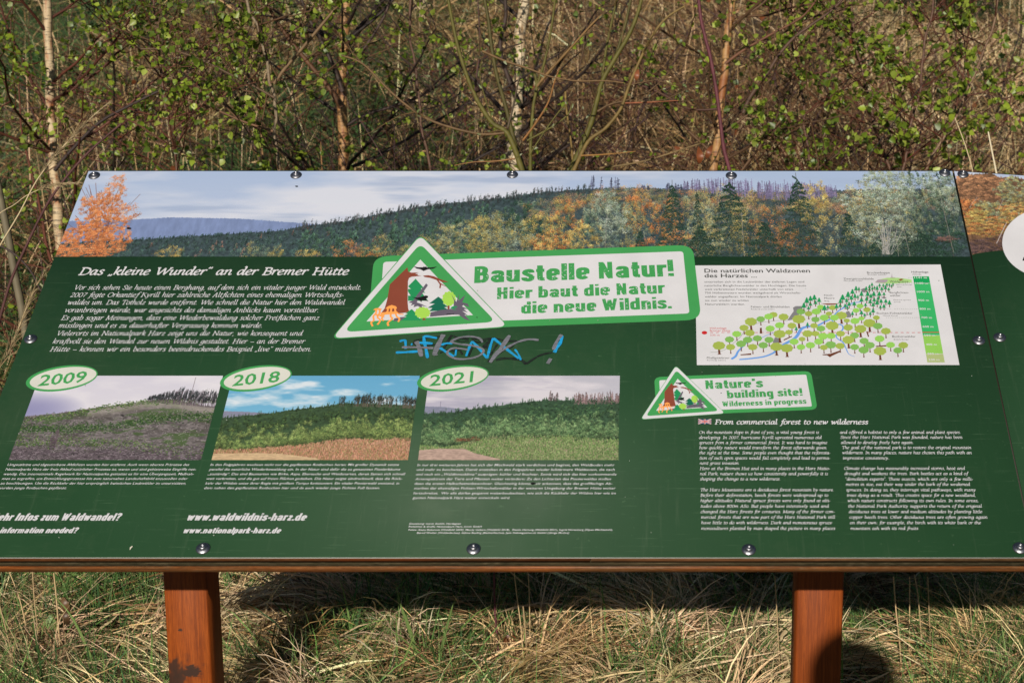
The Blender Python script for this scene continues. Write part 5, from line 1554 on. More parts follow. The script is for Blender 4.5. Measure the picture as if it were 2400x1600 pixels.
# ---- screws with dome washers
M_st, nt_, bs_ = new_mat('stainless_steel')
bs_.inputs['Metallic'].default_value = 1.0; bs_.inputs['Roughness'].default_value = 0.4
n_ = noise(nt_, 300, 3, mapping(nt_))
nt_.links.new(ramp(nt_, n_.outputs[0], [(0.3, (0.16, 0.165, 0.19)), (0.7, (0.36, 0.36, 0.38))]).outputs[0], bs_.inputs['Base Color'])
M_rub, _, b2_ = new_mat('black_rubber_seal'); b2_.inputs['Base Color'].default_value = (0.02, 0.02, 0.02, 1); b2_.inputs['Roughness'].default_value = 0.7
rotm = Matrix((Vector((1, 0, 0)), BV, BN)).transposed()
def lathe_mesh(name, prof, m, seg=32, hexhole=False):
    vs_ = []; fs_ = []
    for (r, h) in prof:
        for i in range(seg):
            t = 2 * math.pi * i / seg
            p = rotm @ Vector((r * math.cos(t), r * math.sin(t), h)); vs_.append(tuple(p))
    for j in range(len(prof) - 1):
        for i in range(seg):
            a, b = j * seg + i, j * seg + (i + 1) % seg
            fs_.append((a, b, b + seg, a + seg))
    return np_mesh(name, vs_, [np.array(fs_)], smooth=True)
me_seal = lathe_mesh('seal', [(.0138, 0), (.0138, .0010), (.0125, .0014)], M_rub)
me_wash = lathe_mesh('washer', [(.0130, .0010), (.0131, .0017), (.0125, .0022), (.0098, .0036), (.0085, .0042), (.0068, .0042)], M_st)
me_head = lathe_mesh('screw_head', [(.0068, .0036), (.0067, .0058), (.0060, .0074), (.0044, .0083), (.0027, .0085), (.0026, .0060), (.0003, .0058)], M_st)
for me, m in ((me_seal, M_rub), (me_wash, M_st), (me_head, M_st)): me.materials.append(m)
for i, (px, py) in enumerate(((221, 412), (694, 411), (1201, 410), (1714, 412), (2214, 406), (2257, 409), (72, 795), (2294, 798), (2343, 791), (476, 1285), (1110, 1286), (1755, 1288), (2390, 1284))):
    u_, v_ = uv(px, py)
    p = board(u_, v_, 0.0003) - board_root.location
    o = link_mesh('screw', me_wash, None, board_root, p)
    for nm, me in (('screw_head', me_head), ('rubber_seal', me_seal)):
        link_mesh(nm, me, None, o)

# ------------------------------------------------------------------ vegetation helpers
M_grass = tint_mat('grass_blades', 0.6, 0.04, 0.2)
M_leaf = tint_mat('young_leaves', 0.42, 0.35, 0.45)
M_bark = tint_mat('twig_bark', 0.6, 0.0, 0.3)

def blades(n, rx, ry, rz, L, wid, el, az, bend, cols, seg=3, wiggle=0.25):
    """numpy arrays per blade -> verts, faces, colours; ribbons that bend along their length"""
    t = np.linspace(0, 1, seg + 1)
    P = np.zeros((n, seg + 1, 3))
    P[:, 0] = np.stack([rx, ry, rz], -1)
    a = az.copy(); e = el.copy()
    for k in range(seg):
        st = L / seg
        d = np.stack([np.cos(e) * np.cos(a), np.cos(e) * np.sin(a), np.sin(e)], -1)
        P[:, k + 1] = P[:, k] + d * st[:, None]
        e = e - bend / seg
        a = a + rng.normal(0, wiggle, n) / seg
    phi = rng.random(n) * np.pi
    side = np.stack([-np.sin(az) * np.cos(phi), np.cos(az) * np.cos(phi), np.sin(phi)], -1)
    wt = np.array([0.8, 1.0, 0.75, 0.4])[:seg] if seg <= 4 else np.linspace(1, .4, seg)
    V = []
    for k in range(seg):
        w = (wid * wt[k])[:, None] * 0.5
        V += [P[:, k] - side * w, P[:, k] + side * w]
    V.append(P[:, seg])
    m = 2 * seg + 1
    V = np.stack(V, 1).reshape(-1, 3)
    b = (np.arange(n) * m)[:, None]
    quads = np.concatenate([b + np.array([[2 * k, 2 * k + 1, 2 * k + 3, 2 * k + 2]]) for k in range(seg - 1)], 0) if seg > 1 else np.zeros((0, 4), int)
    tris = b + np.array([[2 * seg - 2, 2 * seg - 1, 2 * seg]])
    return V, [quads, tris], np.repeat(cols, m, axis=0)

def pick(pal, n, var=0.25):
    pal = np.array(pal)
    c = pal[rng.integers(0, len(pal), n)]
    return np.clip(c * (1 + rng.normal(0, var, n))[:, None] * (1 + rng.normal(0, 0.06, (n, 3))), 0.002, 0.9)

STRAW = [(0.66, 0.49, 0.27), (0.55, 0.38, 0.19), (0.74, 0.58, 0.36), (0.37, 0.235, 0.11), (0.60, 0.45, 0.26)]
DULL = [(0.24, 0.145, 0.065), (0.14, 0.075, 0.036), (0.38, 0.26, 0.125), (0.07, 0.038, 0.02)]
GREEN = [(0.07, 0.14, 0.035), (0.10, 0.19, 0.045), (0.045, 0.10, 0.035), (0.15, 0.24, 0.07)]

def vn2(x, y, s, seed):
    """smooth pseudo noise 0..1 at points"""
    r = np.random.default_rng(seed)
    o = 0
    for k in range(4):
        a, b, c = r.uniform(-1, 1, 3)
        o = o + np.sin((a * x + b * y) * 6.28 / s * (1 + 0.6 * k) + c * 6.28)
    return 0.5 + o / 8

# near thatch, seen under and beside the board
def near_grass():
    n = 62000
    x = rng.uniform(-3.0, 2.2, n); y = 3.55 + 2.4 * rng.random(n) ** 0.9
    z = terrain(x, y)
    heap = vn2(x, y, 0.9, 3) * 0.11 + vn2(x, y, 0.28, 4) * 0.08
    lay = rng.random(n)
    L = 0.10 + 0.30 * rng.random(n) ** 1.5
    wid = 0.0020 + 0.0060 * rng.random(n) ** 2.0
    wid[rng.random(n) < 0.02] *= 1.8
    el = np.abs(rng.normal(0.12, 0.22, n))
    # tufts lean together in patches
    az = vn2(x, y, 1.1, 8) * 9.0 + rng.normal(0, 0.6, n)
    cols = pick(STRAW, n, 0.22)
    dk = rng.random(n) < 0.25
    cols[dk] = pick(DULL, int(dk.sum()), 0.3)
    V, Fc, C = blades(n, x, y, z + heap * lay + 0.004, L, wid, el, az, rng.normal(0.35, 0.35, n), cols, 3)
    o = mk('dry_grass', V, Fc, M_grass, cols=C)
    tag(o, 'flattened straw coloured dry grass on the ground under the board', 'dry grass', kind='stuff')
    # tussocks of dead grass, each fallen over one way
    nt0 = 300
    cx = rng.uniform(-3.0, 2.2, nt0); cy = 3.6 + 2.1 * rng.random(nt0)
    m = rng.integers(50, 130, nt0); ix = np.repeat(np.arange(nt0), m); n = len(ix)
    x = cx[ix] + rng.normal(0, 0.03, n); y = cy[ix] + rng.normal(0, 0.03, n)
    az = (rng.random(nt0) * 6.28)[ix] + rng.normal(0, 0.55, n)
    el = np.clip((0.35 + 0.75 * rng.random(nt0))[ix] + rng.normal(0, 0.25, n), 0.05, 1.5)
    hz = (vn2(x, y, 0.9, 3) * 0.11 + vn2(x, y, 0.28, 4) * 0.08) * 0.8
    base = pick(STRAW, nt0, 0.15)[ix] * (1 + rng.normal(0, 0.22, n))[:, None]
    V, Fc, C = blades(n, x, y, terrain(x, y) + hz, 0.10 + 0.22 * rng.random(n), 0.0018 + 0.0050 * rng.random(n) ** 2.2, el, az, 0.6 + 0.9 * rng.random(n), np.clip(base, .02, .9), 4, 0.4)
    o = mk('dry_grass', V, Fc, M_grass, cols=C)
    tag(o, 'drooping tussocks of dead grass below the board', 'dry grass', kind='stuff')
    # green blades in loose tufts
    nt_ = 7000
    cx = rng.uniform(-3.0, 2.2, nt_); cy = 3.6 + 2.2 * rng.random(nt_)
    dens = np.clip((vn2(cx, cy, 1.3, 21) - 0.38) * 3.2, 0.12, 1)
    # greener left of the middle and at the far right, as in the photo
    dens *= 0.38 + 1.5 * np.exp(-((cx + 0.62) / 0.33) ** 2) + 1.3 * np.exp(-((cx - 1.0) / 0.35) ** 2) + 0.45 * np.exp(-((cx + 1.5) / 0.4) ** 2)
    k = (rng.random(nt_) < dens)
    cx, cy = cx[k], cy[k]
    m = rng.integers(6, 26, len(cx))
    ix = np.repeat(np.arange(len(cx)), m); n = len(ix)
    x = cx[ix] + rng.normal(0, 0.035, n); y = cy[ix] + rng.normal(0, 0.035, n)
    L = 0.08 + 0.24 * rng.random(n) ** 1.3
    wid = 0.0024 + 0.0062 * rng.random(n) ** 1.7
    el = np.clip(rng.normal(1.15, 0.3, n), 0.3, 1.55)
    cols = pick(GREEN, n, 0.25)
    V, Fc, C = blades(n, x, y, terrain(x, y) + 0.02, L, wid, el, rng.random(n) * 6.28, np.abs(rng.normal(0.7, 0.5, n)), cols, 4, 0.5)
    o = mk('green_grass', V, Fc, M_grass, cols=C)
    tag(o, 'fresh green grass blades growing through the straw below the board', 'green grass', kind='stuff')
    # short fine green undergrowth
    n = 16000
    x = rng.uniform(-3.0, 2.2, n); y = 3.6 + 2.2 * rng.random(n)
    d = np.clip((vn2(x, y, 0.8, 55) - 0.35) * 3, 0.15, 1) * (0.35 + np.exp(-((x + 0.62) / 0.35) ** 2) + np.exp(-((x - 1.05) / 0.4) ** 2))
    k = rng.random(n) < d; x = x[k]; y = y[k]; n = len(x)
    V, Fc, C = blades(n, x, y, terrain(x, y) + 0.03, 0.04 + 0.10 * rng.random(n), 0.001 + 0.0015 * rng.random(n), np.clip(rng.normal(1.0, 0.35, n), .2, 1.5), rng.random(n) * 6.28, rng.normal(0.5, 0.4, n), pick(GREEN, n, 0.25), 2)
    o = mk('green_grass', V, Fc, M_grass, cols=C)
    tag(o, 'short fine green shoots low in the straw below the board', 'green grass', kind='stuff')
near_grass()

# hillside of tall dead grass
def hill_grass():
    n = 150000
    y = 5.6 + 10.4 * rng.random(n) ** 1.15
    x = (rng.random(n) * 1.16 - 0.53) * (y * 0.68 + 1.0) - 0.15
    z = terrain(x, y)
    L = 0.14 + 0.42 * rng.random(n) ** 1.4
    wid = 0.0025 + 0.0065 * rng.random(n) ** 2
    az = vn2(x, y, 2.1, 9) * 9 + rng.normal(0, 0.9, n)
    el = np.clip(rng.normal(0.40, 0.42, n), 0.0, 1.5)
    g = vn2(x, y, 2.6, 33)
    zone = np.exp(-((x + 3.9) / 1.5) ** 2) * 0.55 + np.exp(-((x + 1.9) / .8) ** 2) * 0.3 + np.exp(-((x - 3.2) / 1.0) ** 2) * 0.10
    green = rng.random(n) < np.clip((g - 0.30) * 3, 0, 1) * zone * 1.9
    cols = pick(DULL, n, 0.25) * (0.75 + 0.7 * vn2(x, y, 1.0, 60))[:, None]
    right = (x > 1.4) & (rng.random(n) < 0.65)
    cols[right] = pick(STRAW, int(right.sum()), 0.22)
    tan = (rng.random(n) < 0.10 + 0.35 * np.clip(vn2(x, y, 1.6, 61) - 0.5, 0, 1))
    cols[tan] = pick(STRAW, int(tan.sum()), 0.25)
    cols[green] = pick([(0.05, 0.105, 0.03), (0.07, 0.13, 0.04), (0.035, 0.075, 0.03)], int(green.sum()), 0.2)
    V, Fc, C = blades(n, x, y, z - 0.01, L, wid, el, az, rng.normal(0.5, 0.4, n), cols, 3)
    o = mk('dead_meadow_grass', V, Fc, M_grass, cols=C)
    tag(o, 'tangled brown dead grass covering the slope behind the board', 'meadow grass', kind='stuff')
    n = 2600
    y = 5.8 + 9.5 * rng.random(n)
    x = (rng.random(n) * 1.16 - 0.53) * (y * 0.68 + 1.0)
    k = rng.random(n) < np.where(x > 1.3, 1.0, 0.4)
    x, y = x[k], y[k]; n = len(x)
    V, Fc, C = blades(n, x, y, terrain(x, y), 0.45 + 0.55 * rng.random(n), 0.003 + 0.003 * rng.random(n), np.clip(rng.normal(1.35, 0.2, n), .6, 1.57), rng.random(n) * 6.28, rng.normal(0.25, 0.2, n), pick(STRAW, n, 0.2), 3, 0.15)
    o = mk('tall_grass_stalks', V, Fc, M_grass, cols=C)
    tag(o, 'upright pale stalks of tall grass scattered over the slope', 'tall grass', kind='stuff')
hill_grass()

# ---- tubes
class Tubes:
    def __init__(s): s.v = []; s.q = []; s.c = []; s.n = 0
    def add(s, pts, r0, r1, col, m=4, rad=None):
        P = np.array([tuple(p) for p in pts]); n = len(P)
        T = np.gradient(P, axis=0); T /= (np.linalg.norm(T, axis=1)[:, None] + 1e-9)
        up = np.array([0.31, 0.77, 0.2]); A = np.cross(T, up); A /= (np.linalg.norm(A, axis=1)[:, None] + 1e-9)
        B = np.cross(T, A)
        r = np.linspace(r0, r1, n) if rad is None else np.array(rad)
        th = np.arange(m) * 2 * np.pi / m
        ring = P[:, None] + r[:, None, None] * (np.cos(th)[None, :, None] * A[:, None] + np.sin(th)[None, :, None] * B[:, None])
        s.v.append(ring.reshape(-1, 3))
        i = np.arange(n - 1)[:, None] * m; j = np.arange(m)[None, :]; jn = (j + 1) % m
        q = np.stack([i + j, i + jn, i + m + jn, i + m + j], -1).reshape(-1, 4) + s.n
        s.q.append(q)
        c = np.tile(np.array(col, dtype=float), (n * m, 1)) if np.ndim(col) == 1 else np.repeat(np.array(col), m, axis=0)
        s.c.append(c)
        s.n += n * m
    def build(s, name, m, parent=None, smooth=True):
        return mk(name, np.concatenate(s.v), [np.concatenate(s.q)], m, parent, cols=np.concatenate(s.c), smooth=smooth)

class Leaves:
    """folded ovate leaves"""
    def __init__(s): s.p = []; s.d = []; s.s = []; s.c = []
    def add(s, p, d, size, col): s.p.append(tuple(p)); s.d.append(tuple(d)); s.s.append(size); s.c.append(col)
    def build(s, name, m, parent=None, slim=0.42):
        n = len(s.p)
        P = np.array(s.p); D = np.array(s.d); D /= np.linalg.norm(D, axis=1)[:, None]
        R_ = rng.normal(0, 1, (n, 3)); R_[:, 1] -= 0.9; R_[:, 2] += 0.5
        S = np.cross(D, R_); S /= (np.linalg.norm(S, axis=1)[:, None] + 1e-9)
        N = np.cross(S, D)
        z = np.array(s.s)[:, None]
        fold = rng.uniform(0.05, 0.22, (n, 1)); curl = rng.uniform(-0.18, 0.05, (n, 1))
        V = np.stack([P, P + D * z * .30 + S * z * slim + N * z * fold, P + D * z * .68 + S * z * slim * .72 + N * z * (fold * .8 + curl * .5), P + D * z + N * z * curl,
                      P + D * z * .68 - S * z * slim * .72 + N * z * (fold * .8 + curl * .5), P + D * z * .30 - S * z * slim + N * z * fold, P + D * z * .45 + N * z * 0.0], 1).reshape(-1, 3)
        b = (np.arange(n) * 7)[:, None]
        T = np.concatenate([b + np.array([t]) for t in ([0, 1, 6], [1, 2, 6], [2, 3, 6], [3, 4, 6], [4, 5, 6], [5, 0, 6])], 0)
        return mk(name, V, [T], m, parent, cols=np.repeat(np.array(s.c), 7, axis=0))

TW_RED = (0.080, 0.026, 0.015); TW_BRN = (0.085, 0.045, 0.022); TW_DRK = (0.026, 0.016, 0.013); TW_GRY = (0.13, 0.10, 0.075); TW_OLV = (0.095, 0.085, 0.022)
LEAFC = [(0.19, 0.27, 0.022), (0.26, 0.34, 0.03), (0.14, 0.21, 0.02), (0.33, 0.40, 0.06), (0.09, 0.14, 0.015)]

def walk(p, d, L, n, wob=0.18, grav=0.0, up=0.0):
    pts = [np.array(p, dtype=float)]; d = np.array(d, dtype=float); d /= np.linalg.norm(d)
    for k in range(n):
        d = d + rng.normal(0, wob, 3) / math.sqrt(n) * 1.3; d[2] += (up - grav) / n
        d /= np.linalg.norm(d)
        pts.append(pts[-1] + d * L / n)
    return pts

def twiggy(tb, lv, base, d, L, r, leafp, lsize, col, depth=2, lcols=LEAFC, up=0.25, spread=0.75):
    n = max(4, int(L / 0.07))
    pts = walk(base, d, L, n, 0.22, 0, up)
    tb.add(pts, r, r * 0.35, np.array(col) * rng.uniform(0.75, 1.35), 5 if r > .004 else 4)
    for k in range(1, n + 1):
        t = k / n
        dd = pts[k] - pts[k - 1]; dd /= np.linalg.norm(dd)
        if depth > 0 and t > 0.12:
            for q in range(1 if rng.random() < 0.62 else 0):
                v = dd + rng.normal(0, spread, 3); v[2] += 0.12
                twiggy(tb, lv, pts[k], v, L * (0.20 + 0.30 * rng.random()) * (1.15 - t * 0.6), r * 0.5 * (1.1 - 0.5 * t), leafp, lsize, col, depth - 1, lcols, up * .4, spread)
        if depth < 2 and rng.random() < leafp * (1.5 if (k % 5) < 3 else 0.4):
            for q in range(rng.integers(1, 3)):
                v = dd * 0.4 + rng.normal(0, 0.6, 3); v[2] -= 0.35
                c = np.array(lcols[rng.integers(0, len(lcols))]) * rng.uniform(0.6, 1.15)
                lv.add(pts[k] + rng.normal(0, .004, 3), v, lsize * rng.uniform(0.45, 1.3), c)

def trunk_bark(name, pale, dark, orange, amt):
    m, nt, bs = new_mat(name)
    n1 = noise(nt, 5, 6, mapping(nt, (9, 9, 2.2)), 0.65)
    c = ramp(nt, n1.outputs[0], [(0.36, orange), (0.5, pale), (0.7, tuple(min(.8, x * 1.15) for x in pale))]).outputs[0]
    n2 = noise(nt, 6, 5, mapping(nt, (3, 3, 26)), 0.7)
    c = mixc(nt, ramp(nt, n2.outputs[0], [(0.53, (0, 0, 0)), (0.60, (amt, amt, amt))]).outputs[0], c, dark)
    n3 = noise(nt, 2.2, 2, mapping(nt, (1, 1, 3)))
    c = mixc(nt, ramp(nt, n3.outputs[0], [(0.56, (0, 0, 0)), (0.66, (.85, .85, .85))]).outputs[0], c, orange)
    nt.links.new(c, bs.inputs['Base Color'])
    bs.inputs['Roughness'].default_value = 0.55
    bump(nt, bs, n2.outputs[0], 0.5, 0.004)
    return m
B_pale = trunk_bark('pale_birch_bark', (0.46, 0.35, 0.21), (0.04, 0.03, 0.025), (0.30, 0.10, 0.03), 0.8)
B_orange = trunk_bark('orange_birch_bark', (0.36, 0.20, 0.075), (0.06, 0.03, 0.02), (0.22, 0.07, 0.02), 0.7)
B_white = trunk_bark('white_birch_bark', (0.52, 0.42, 0.28), (0.05, 0.04, 0.03), (0.34, 0.20, 0.09), 0.75)

B_dark = trunk_bark('dark_sapling_bark', (0.105, 0.05, 0.028), (0.03, 0.02, 0.016), (0.07, 0.025, 0.014), 0.6)
B_brown = trunk_bark('brown_sapling_bark', (0.17, 0.10, 0.055), (0.05, 0.03, 0.02), (0.11, 0.05, 0.025), 0.6)

def px_path(pts, Y):
    return [at(px, py, Y + (dy[0] if dy else 0)) for px, py, *dy in pts]

def to_ground(pts):
    """extends a stem (listed top to bottom) down into the ground"""
    a, b = pts[-2], pts[-1]
    g = float(terrain(b.x, b.y)) - 0.05
    d = (b - a); d = d / max(0.05, abs(d.z))
    d = Vector((max(-.35, min(.35, d.x)), 0, -1))
    k = b.z - g
    return pts + [b + d * (k * q) for q in (0.33, 0.66, 1.0)] if k > 0.02 else pts

def dens_path(pts, k=4):
    return [Vector(p) for p in _cr([tuple(p) for p in pts], k)]

def birch(trunk_px, Y, r_px, bark, label, nb, leafp, brL, lsize=0.022, side=0.0, group=None, bcol=TW_BRN, h_extra=1.4, zmin=0.9, depth=2, cat='birch tree', name='birch_tree'):
    pts = px_path(trunk_px, Y)
    top = pts[0]; d = (pts[0] - pts[1]).normalized()
    d = (d + Vector((0, 0, 1.2))).normalized()
    pts = [top + d * h_extra, top + d * h_extra * 0.5] + pts
    pts = to_ground(pts)
    pts = dens_path(pts, 5)
    wg = r_px / F * Y * (0.05 if r_px > 15 else 0.35)
    for q in range(1, len(pts) - 1):
        pts[q] = pts[q] + Vector((wg * math.sin(q * 0.83 + Y * 7) + wg * .6 * math.sin(q * 1.9 + r_px), 0, 0))
    g = float(terrain(pts[-1].x, pts[-1].y))
    root = empty(name, (pts[-1].x, pts[-1].y, g))
    tag(root, label, cat, group)
    n = len(pts)
    r = r_px / F * Y / 2
    hs = np.array([p.z for p in pts]); t = (hs - hs.min()) / (hs.max() - hs.min())
    rad = r * (1.15 - 0.75 * t) * (1 + 0.05 * np.sin(np.arange(n) * 1.7)); 
    tb = Tubes(); tb.add(pts, 0, 0, (0.4, 0.3, 0.2), 10, rad)
    tb.build('trunk', bark, root)
    bt = Tubes(); lv = Leaves()
    for k in range(nb):
        q = rng.random()
        i = min(n - 2, int(q * n))
        p = np.array(pts[i])
        if p[2] < g + 0.25: continue
        tt = t[i]
        azm = rng.random() * 6.28
        v = np.array([math.cos(azm) + side * 0.7, math.sin(azm) * 0.7 - 0.12, rng.uniform(0.15, 0.95)])
        L = brL * (0.5 + 0.7 * rng.random()) * (1.05 - 0.45 * tt)
        twiggy(bt, lv, p, v, L, max(0.0032, r * 0.36 * (1.1 - .5 * tt)), leafp, lsize, bcol, depth)
    bt.build('branches', M_bark, root)['kind'] = 'stuff'
    if lv.p: lv.build('foliage', M_leaf, root)['kind'] = 'stuff'
    return root

T1 = birch([(108, -30), (112, 60), (117, 160), (119, 260), (124, 360), (132, 450), (141, 560)], 5.9, 25, B_pale, 'pale banded birch trunk at the far left behind the board corner', 26, 0.62, 0.95, side=0.3, bcol=TW_RED)
T2 = birch([(814, -20), (806, 100), (802, 240), (806, 400)], 6.5, 27, B_orange, 'orange birch trunk with dark upper half left of the middle', 30, 0.5, 0.95, side=-0.2, bcol=TW_DRK)
T3 = birch([(1228, -20), (1222, 60), (1216, 160), (1212, 260), (1204, 340), (1210, 405)], 6.9, 31, B_white, 'white birch trunk right behind the olive willow stems in the middle', 20, 0.13, 0.8, bcol=TW_DRK)
T4 = birch([(1716, -20), (1706, 80), (1694, 200), (1682, 320), (1672, 410)], 6.1, 23, B_orange, 'glossy orange birch trunk behind the purple bramble cane', 24, 0.45, 0.9, side=0.35, bcol=TW_BRN)
T5 = birch([(575, -20), (600, 60), (638, 195), (644, 280), (655, 400)], 5.5, 11, trunk_bark('grey_sapling_bark', (0.20, 0.15, 0.09), (0.07, 0.045, 0.03), (0.15, 0.08, 0.04), 0.5), 'thin grey brown sapling forking in a Y at the left of the middle', 36, 0.7, 0.85, side=-0.1, bcol=TW_BRN, h_extra=0.8, cat='sapling', name='birch_sapling')
birch([(360, -30), (372, 120), (395, 280), (418, 410)], 5.7, 7, B_dark, 'leafy birch sapling between the far left trunk and the forked sapling', 48, 0.85, 0.95, bcol=TW_RED, h_extra=0.8, cat='sapling', name='birch_sapling')
birch([(250, -30), (262, 120), (270, 280), (262, 420)], 6.4, 7, B_brown, 'thin leafy birch sapling just right of the far left trunk', 26, 0.7, 0.8, bcol=TW_RED, h_extra=0.7, cat='sapling', name='birch_sapling')
birch([(960, -30), (965, 100), (985, 260), (1010, 410)], 6.2, 8, B_dark, 'dark twiggy sapling between orange trunk and willow stems', 26, 0.28, 0.8, bcol=TW_DRK, h_extra=0.7, cat='sapling', name='birch_sapling')
# limbs that stand out
def limb(root, pts, Y, w0, w1, col):
    p3 = dens_path(px_path(pts, Y), 6); n = len(p3)
    tb = Tubes(); tb.add(p3, 0, 0, np.array([np.array(col) * (0.8 + .4 * rng.random()) for _ in range(n)]), 7, np.linspace(w0, w1, n) / F * Y / 2)
    tb.build('branch', M_bark, root)
    lv = Leaves(); bt = Tubes()
    for k in range(3, n - 1, 2):
        if rng.random() < .6: twiggy(bt, lv, np.array(p3[k]), np.array(p3[k + 1] - p3[k]) * 8 + rng.normal(0, .6, 3), 0.15 + 0.3 * rng.random(), 0.0028, 0.5, 0.022, TW_BRN, 1)
    if bt.v: bt.build('twigs', M_bark, root)['kind'] = 'stuff'
    if lv.p: lv.build('foliage', M_leaf, root)['kind'] = 'stuff'
limb(T2, [(800, 252), (770, 205), (720, 145), (680, 95), (643, 41), (615, -10)], 6.4, 13, 7, (0.10, 0.045, 0.02))
limb(T2, [(803, 215), (785, 165), (750, 90), (722, 40), (700, -20)], 6.45, 12, 7, (0.04, 0.026, 0.02))
limb(T2, [(808, 180), (850, 120), (900, 40), (920, -20)], 6.5, 8, 5, (0.05, 0.03, 0.025))
limb(T5, [(643, 197), (665, 165), (705, 118), (745, 70), (803, 0), (820, -20)], 5.45, 9, 6, (0.16, 0.10, 0.05))
limb(T5, [(644, 230), (600, 205), (540, 175), (470, 140), (400, 118), (330, 115)], 5.3, 6, 4, (0.09, 0.055, 0.03))
limb(T5, [(640, 308), (570, 285), (500, 255), (440, 235)], 5.3, 6, 4, (0.14, 0.07, 0.035))
limb(T4, [(1742, 265), (1760, 225), (1800, 170), (1825, 130), (1860, 90), (1900, 60), (1955, 20), (1990, -20)], 5.8, 11, 5, (0.075, 0.04, 0.025))
limb(T4, [(1700, 150), (1740, 120), (1800, 85), (1880, 40), (1920, -10)], 5.9, 8, 4, (0.12, 0.05, 0.025))
limb(T4, [(1690, 255), (1640, 258), (1600, 250), (1560, 225), (1500, 200), (1430, 185)], 5.9, 6, 4, (0.07, 0.03, 0.02))
limb(T1, [(128, 400), (165, 355), (230, 290), (300, 250), (370, 215)], 5.7, 9, 6, (0.035, 0.022, 0.02))
limb(T3, [(1212, 235), (1190, 180), (1172, 110), (1185, 40), (1182, -20)], 6.8, 12, 8, (0.045, 0.028, 0.022))
# leafy shrub on the right with several reddish stems
for (pp, lab, nb, lp) in (([(2190, -30), (2170, 100), (2150, 230), (2128, 330), (2118, 400)], 'tallest reddish stem of birch scrub behind the right end of the board', 40, 0.9),
                          ([(1990, -30), (2010, 120), (2045, 270), (2085, 400)], 'reddish birch scrub stem leaning left behind the right third of the board', 40, 0.9),
                          ([(2345, -30), (2300, 140), (2235, 280), (2172, 400)], 'reddish birch scrub stem leaning right near the board seam', 22, 0.5),
                          ([(1850, -30), (1862, 120), (1885, 270), (1900, 400)], 'leafy birch sapling above the printed big tree on the board', 24, 0.55)):
    birch(pp, 5.9 + 0.3 * rng.random(), 9, (B_dark, B_brown)[nb % 4 // 2], lab, nb, lp, 0.72, lsize=0.026, bcol=TW_RED, h_extra=0.6, cat='birch shrub', name='birch_shrub', group='birch scrub on the right')

# ---- olive willow with hand-placed stems
wl_root = empty('willow_shrub', (at(1225, 400, 5.2).x, 5.2, float(terrain(at(1225, 400, 5.2).x, 5.2))))
tag(wl_root, 'olive green willow shrub with stems fanning out behind the middle of the board', 'willow shrub')
OLC = [(0.090, 0.080, 0.016), (0.065, 0.055, 0.014)]
BUD = [(0.26, 0.30, 0.14), (0.30, 0.34, 0.20), (0.18, 0.24, 0.09)]
def stem(root, pts, Y, w0, w1, col, buds=0.35, m=7, extra=True, lv=None, tb=None, name='stem'):
    p3 = px_path(pts, Y)
    if extra: p3 = list(reversed(to_ground(list(reversed(p3)))))
    p3 = dens_path(p3, 6)
    tb = Tubes()
    n = len(p3)
    rad = np.linspace(w0, w1, n) / F * Y / 2
    rad = rad * (1 + 0.06 * np.sin(np.arange(n) * 2.1))
    cc = np.array([np.array(col) * (0.8 + 0.45 * rng.random()) for _ in range(n)])
    tb.add(p3, 0, 0, cc, m, rad)
    o = tb.build(name, M_bark, root)
    return p3
lvw = Leaves(); tbw = Tubes()
willow = [
 ([(1225, 405), (1212, 365), (1196, 325), (1182, 306), (1155, 290), (1130, 255), (1112, 222), (1095, 180), (1076, 120), (1062, 60), (1047, -20)], 0.0, 17, 7, OLC[0]),
 ([(1222, 380), (1205, 330), (1185, 250), (1165, 180), (1152, 110), (1145, 50), (1132, -20)], 0.15, 13, 8, OLC[1]),
 ([(1243, 400), (1244, 330), (1250, 250), (1258, 203), (1252, 170)], 0.1, 10, 7, OLC[0]),
 ([(1258, 203), (1275, 150), (1288, 90), (1296, 40), (1303, -20)], 0.1, 7, 5, OLC[0]),
 ([(1258, 203), (1290, 165), (1340, 110), (1385, 60), (1410, 35)], 0.1, 8, 4, (0.16, 0.09, 0.03)),
 ([(1225, 330), (1255, 290), (1285, 240), (1300, 190), (1312, 160)], -0.1, 6, 3, (0.20, 0.09, 0.025)),
 ([(1182, 312), (1130, 315), (1060, 300), (1000, 278), (950, 245), (905, 205), (850, 150), (800, 130)], -0.05, 7, 4, (0.12, 0.07, 0.03)),
 ([(1235, 330), (1290, 300), (1330, 270), (1340, 245)], -0.15, 5, 3, OLC[0]),
 ([(1240, 365), (1262, 330), (1300, 275), (1325, 245)], -0.2, 4, 3, OLC[0]),
 ([(1207, 372), (1160, 378), (1110, 380), (1065, 388)], -0.2, 4, 2, (0.22, 0.11, 0.04)),
 ([(1130, 120), (1180, 142), (1240, 162), (1290, 180), (1350, 190), (1420, 190), (1462, 195)], -0.1, 6, 3, (0.13, 0.075, 0.03)),
 ([(1190, 300), (1205, 240), (1215, 190), (1224, 165)], -0.05, 6, 3, (0.07, 0.05, 0.03)),
 ([(1112, 222), (1118, 170), (1125, 110), (1122, 40), (1118, -20)], 0.2, 5, 3, (0.06, 0.03, 0.025)),
 ([(1160, 300), (1140, 240), (1125, 180), (1130, 140)], 0.1, 4, 2, OLC[0]),
]
